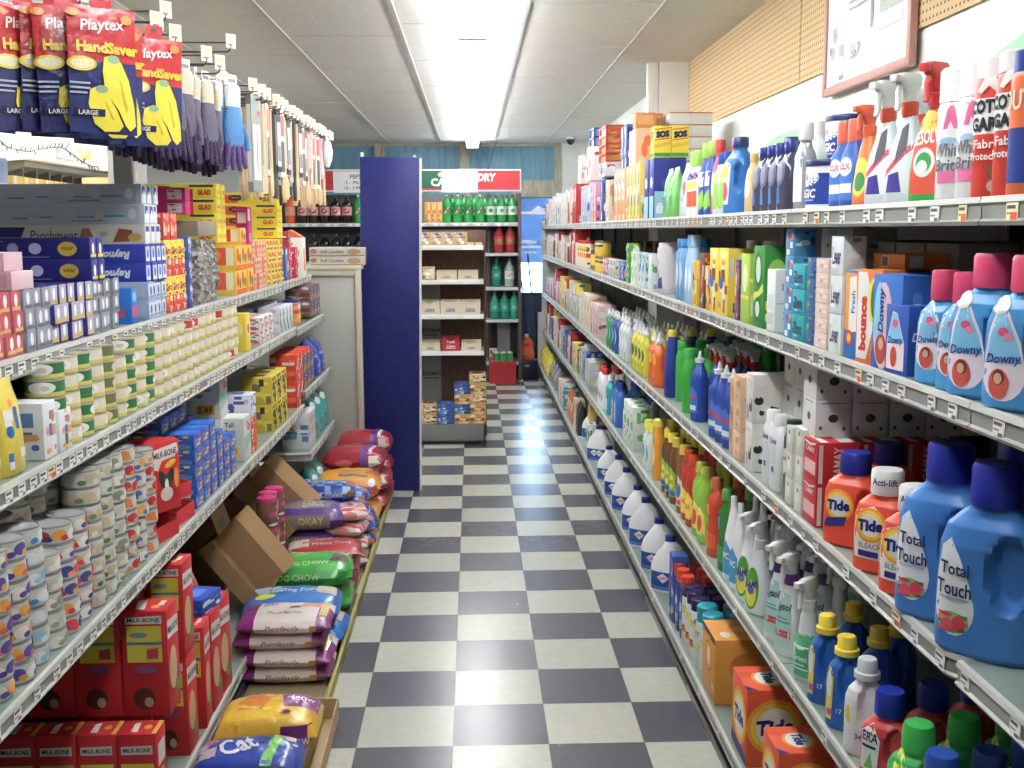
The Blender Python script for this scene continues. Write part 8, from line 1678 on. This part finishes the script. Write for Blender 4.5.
CHP = soft_pack('snack_packet', .075, .05, .22, '#d9a05a', ['#f2e2c4', '#c8503a', '#e9c23a'], 111)
for k in range(3): place(CHP, (-.40+k*.06, SY+.06, 1.692), 0, 'tan snack packet on the header shelf beside the green bottles, '+ORD[k]+' across', 'packet', 'tan snack packets')
BRC = carton('brown_box', .09, .2, .24, '#6a4a34', [('r', -.03, .03, .03, .1, '#8a6a4a')], [('r', -.08, .03, .08, .08, '#7a5a40')])
place(BRC, (.98, 12.42, RS[1][1]+.0012), -PI/2, 'brown box at the very end of the top wall shelf by the window', 'box')
# things by the window
b = MB(); b.loft([(0, .12, .12, 2.4, 0, 0), (.02, .14, .14, 2.4, 0, 0), (.24, .15, .15, 2.4, 0, 0), (.25, .155, .155, 2.4, 0, 0), (.25, .14, .14, 2.4, 0, 0)], 24, '#1f2238')
BKT = P(b.obj('mop_bucket', MP), .3, .3, .25)
place(BKT, (.62, 12.55, 0), 0, 'dark navy bucket on the floor beside the red crate', 'bucket')
GLJ = bottle('orange_drink_jug', .17, .13, .28, '#e0562c', '#e9e9e6', 'jug', (.022, .03), 2.5, [('r', -.06, .05, .06, .14, '#e9784a'), ('e', 0, .17, .03, .02, '#c8323a')])[0]
place(GLJ, (.66, 12.25, .2), 0, 'orange-red jug with white cap on a dark box before the window', 'jug')
b = MB(); b.box(-.12, -.1, 0, .12, .1, .198, '#1c2036', bev=.006); b.art(s_front(.2), [('e', 0, .14, .03, .012, '#b9bccb')])
DBX = P(b.obj('dark_box', MP), .24, .2, .2); place(DBX, (.66, 12.25, 0), 0, 'dark navy box on the floor under the orange jug', 'box')
def broom(col, ln=1.35):
    b = MB(); b.tube([(0, 0, .2), (0, 0, ln)], .011, col, 8); root = b.obj('broom', MK)
    h_ = MB(); h_.loft([(0, .12, .03, 3, 0, 0), (.12, .1, .03, 3, 0, 0), (.2, .03, .02, 3, 0, 0), (.22, .014, .014, 2, 0, 0)], 16, '#2a2c34'); return P(root, .24, .06, ln, [h_.obj('broom_head', MW)])
BR1, BR2 = broom('#2f3440'), broom('#8a7a5a')
place(BR1, (.78, 12.95, 0), .3, 'dark-handled broom leaning on the drink rack by the window', 'broom', tilt=(-.02, -.14))
place(BR1, (.84, 13.1, 0), .6, 'second dark-handled broom leaning behind the first one', 'broom', tilt=(-.02, -.1))
place(BR2, (.56, 12.75, 0), .2, 'pale-handled broom standing beside the drink rack', 'broom', tilt=(.0, -.03))
b = MB(); b.tube([(0, 0, 0), (0, 0, .42), (.02, 0, .44), (.07, 0, .44)], .012, '#b5b06a', 8); b.loft([(0, .05, .05, 2, 0, 0), (.01, .05, .05, 2, 0, 0)], 14, '#6a6a5a')
o = b.obj('folded_stand', MP); o.location = (.93, 13.2, 0); tag(o, 'thin stand with a short yellowish arm in front of the dark panel', 'stand')
# ------------------------------------------------------------------ neighbouring aisle, seen over the foil boxes
b = MB()
prof = [(0, .0), (.0, .32), (.72, .38), (.72, .13), (.52, .0)]
# big wall cabinet / air unit: pale front face sloping over a dark grille
AY0, AY1 = 6.75, 8.6
b.add([(-3.2, AY0, 2.0), (-2.5, AY0, 2.04), (-2.5, AY0, 2.21), (-3.2, AY0, 2.25), (-3.2, AY1, 2.0), (-2.5, AY1, 2.04), (-2.5, AY1, 2.21), (-3.2, AY1, 2.25)],
      [(0, 1, 2, 3), (7, 6, 5, 4), (1, 5, 6, 2), (3, 2, 6, 7), (0, 4, 5, 1), (0, 3, 7, 4)], '#e9eadb')
root = b.obj('air_unit', ME)
g = MB(); g.add([(-3.15, AY0+.05, 1.86), (-2.56, AY0+.05, 2.0), (-2.56, AY1-.05, 2.0), (-3.15, AY1-.05, 1.86), (-3.15, AY0+.05, 2.0), (-2.56, AY0+.05, 2.035), (-2.56, AY1-.05, 2.035), (-3.15, AY1-.05, 2.0)], [(0, 1, 2, 3), (7, 6, 5, 4), (0, 4, 5, 1), (1, 5, 6, 2), (2, 6, 7, 3), (3, 7, 4, 0)], '#6f6a5a')
for i in range(8): g.box(-3.1, AY0+.12+i*.21, 1.9, -2.6, AY0+.14+i*.21, 2.0, '#4f4c42')
n_ = MB(); S = lambda u, v, l: (-2.499+l, u, v-.17)
n_.art(S, [('r', 7.15, 2.24, 7.45, 2.36, '#b9bcc2'), ('b', 7.15, 2.23, 7.4, 2.36, ['#d98a8a', '#8fa0c0', '#e9d9a0'], 6, 2), ('b', 7.5, 2.24, 7.8, 2.37, ['#e6c84a', '#e0a84a', '#e9e4c8'], 8, 3), ('r', 7.9, 2.24, 8.55, 2.245, '#b9baa8'), ('r', 7.95, 2.3, 8.4, 2.305, '#b9baa8')], lift=.003, step=9)
link_tree(root, g.obj('dark_grille', ME, root), n_.obj('paper_notice', MK, root)); tag(root, 'large pale hanging cabinet with a dark slatted underside in the neighbouring aisle', 'cabinet')
b = MB(); b.box(XL, 7.0, 2.0, -3.215, 9.8, 2.62, '#e0e2da'); struct('wall_soffit', b, m_wall)
gb = MB(); rr = random.Random(2); pts = []
for i in range(26): pts.append((-2.47, 6.2+i*.065, 2.11-.035*math.sin(i/25*PI*2.6)-.001*i+rr.uniform(-.006, .006)))
gb.tube(pts, .005, '#3a5a3a', 6)
for p_ in pts[1::1]: gb.tube([p_, (p_[0]+.01, p_[1]+rr.uniform(-.02, .02), p_[2]+rr.choice((-.025, .025)))], .004, rr.choice(['#3a5a3a', '#5a4a6a', '#4a6a3a']), 5)
o = gb.obj('garland', MP); tag(o, 'dark green wire garland strung across the pale hanging cabinet', 'garland')
b = MB(); b.box(-.09, -.09, 0, .09, .09, HC, '#9d9f98'); o = b.obj('pillar', ME); o.location = (-2.02, 7.0, 0); o['kind'] = 'structure'; COL.objects.link(o)
b = MB(); b.box(-.09, -.12, 0, .09, .12, .2, '#d8b07a', bev=.002); o = b.obj('tan_carton', MB_); o.location = (-2.27, 7.3, 1.751); tag(o, 'tan carton on the neighbouring shelving beside the grey pillar', 'carton')
# neighbouring shelving carrying yellow boxes
root = empty('neighbour_shelving', (-3.3, 5.0, 0)); tag(root, 'tall shelving of the neighbouring aisle carrying yellow boxes', 'shelving unit')
for z in (.3, .8, 1.3, 1.75):
    b = MB(); b.box(0, 0, z-.02, 1.15, 3.0, z, '#c9cac4'); o = b.obj('shelf', ME, root); COL.objects.link(o)
b = MB(); b.box(-.02, 0, 0, 0, 3.0, 1.78, '#b9bab2'); o = b.obj('back_panel', ME, root); COL.objects.link(o)
YNB = carton('yellow_box', .16, .2, .14, '#eec43a', [('r', -.07, .0, -.03, .14, '#f0ead2'), ('r', .04, .0, .06, .14, '#e9a02c')], [('r', -.08, .0, -.02, .14, '#efe6c8'), ('r', .03, 0, .05, .14, '#e09a2c')])
for k in range(8): place(YNB, (-2.27-k*.01, 5.72+k*.165, 1.751), PI/2, 'yellow and white box on the neighbouring shelving'+which(k, 8, 0, 1, 0, 1), 'box', 'yellow boxes of the neighbouring aisle')
BNB = carton('blue_box', .12, .2, .22, '#8fa4d0', [('r', -.05, .03, .05, .1, '#d9dfee')], [('r', -.08, .03, .08, .1, '#d9dfee')])
for k in range(2): place(BNB, (-2.28, 5.42+k*.13, 1.751), PI/2, 'pale blue box beside the yellow ones, '+('camera end', 'window end')[k], 'box', 'pale blue boxes of the neighbouring aisle')
b = MB(); b.box(-.004, -.3, -.2, .0, .3, .2, '#dfe6e0'); b.art(lambda u, v, l: (.0+l, u, v), [('r', -.28, -.18, .28, -.17, '#6a9a86'), ('r', -.28, .17, .28, .18, '#6a9a86'), ('r', .27, -.18, .28, .18, '#6a9a86'), ('r', -.2, .05, .1, .07, '#a9b5ad'), ('r', -.2, -.02, .14, .0, '#a9b5ad')], lift=.001, step=9)
o = b.obj('wall_notice', MK); o.location = (-3.19, 8.0, 2.32); tag(o, 'pale notice with green border on the far wall of the neighbouring aisle', 'notice')
GBL = bottle('green_bottle', .1, .1, .28, '#1f9a5a', '#e9ebe8', 'round', (.02, .03), 2, [])[0]
WCH = busy_carton('calendar_card', .16, .02, .3, '#e9eaee', ['#5a9ac8', '#d8a07a', '#f2f2f4', '#b5c8e0'], 101)

# ------------------------------------------------------------------ view
vs_ = SC.view_settings
SC.display_settings.display_device = 'sRGB'
vs_.view_transform = 'Standard'; vs_.look = 'None'; vs_.gamma = 1; vs_.use_curve_mapping = False; vs_.exposure = .6
for p in PROTOS:
    for k in p.kids:
        if isinstance(k, tuple):
            for g in k[1]: bpy.data.objects.remove(g)
            k = k[0]
        bpy.data.objects.remove(k)
    bpy.data.objects.remove(p.root)
dupes = {k: v for k, v in USED.items() if v > 1}
print('THINGS', sum(USED.values()), 'shared labels', len(dupes), list(dupes.items())[:12])
for k in USED:
    if len(k.split()) > 16 or len(k.replace('-', ' ').split()) > 16: print('LONG', k)
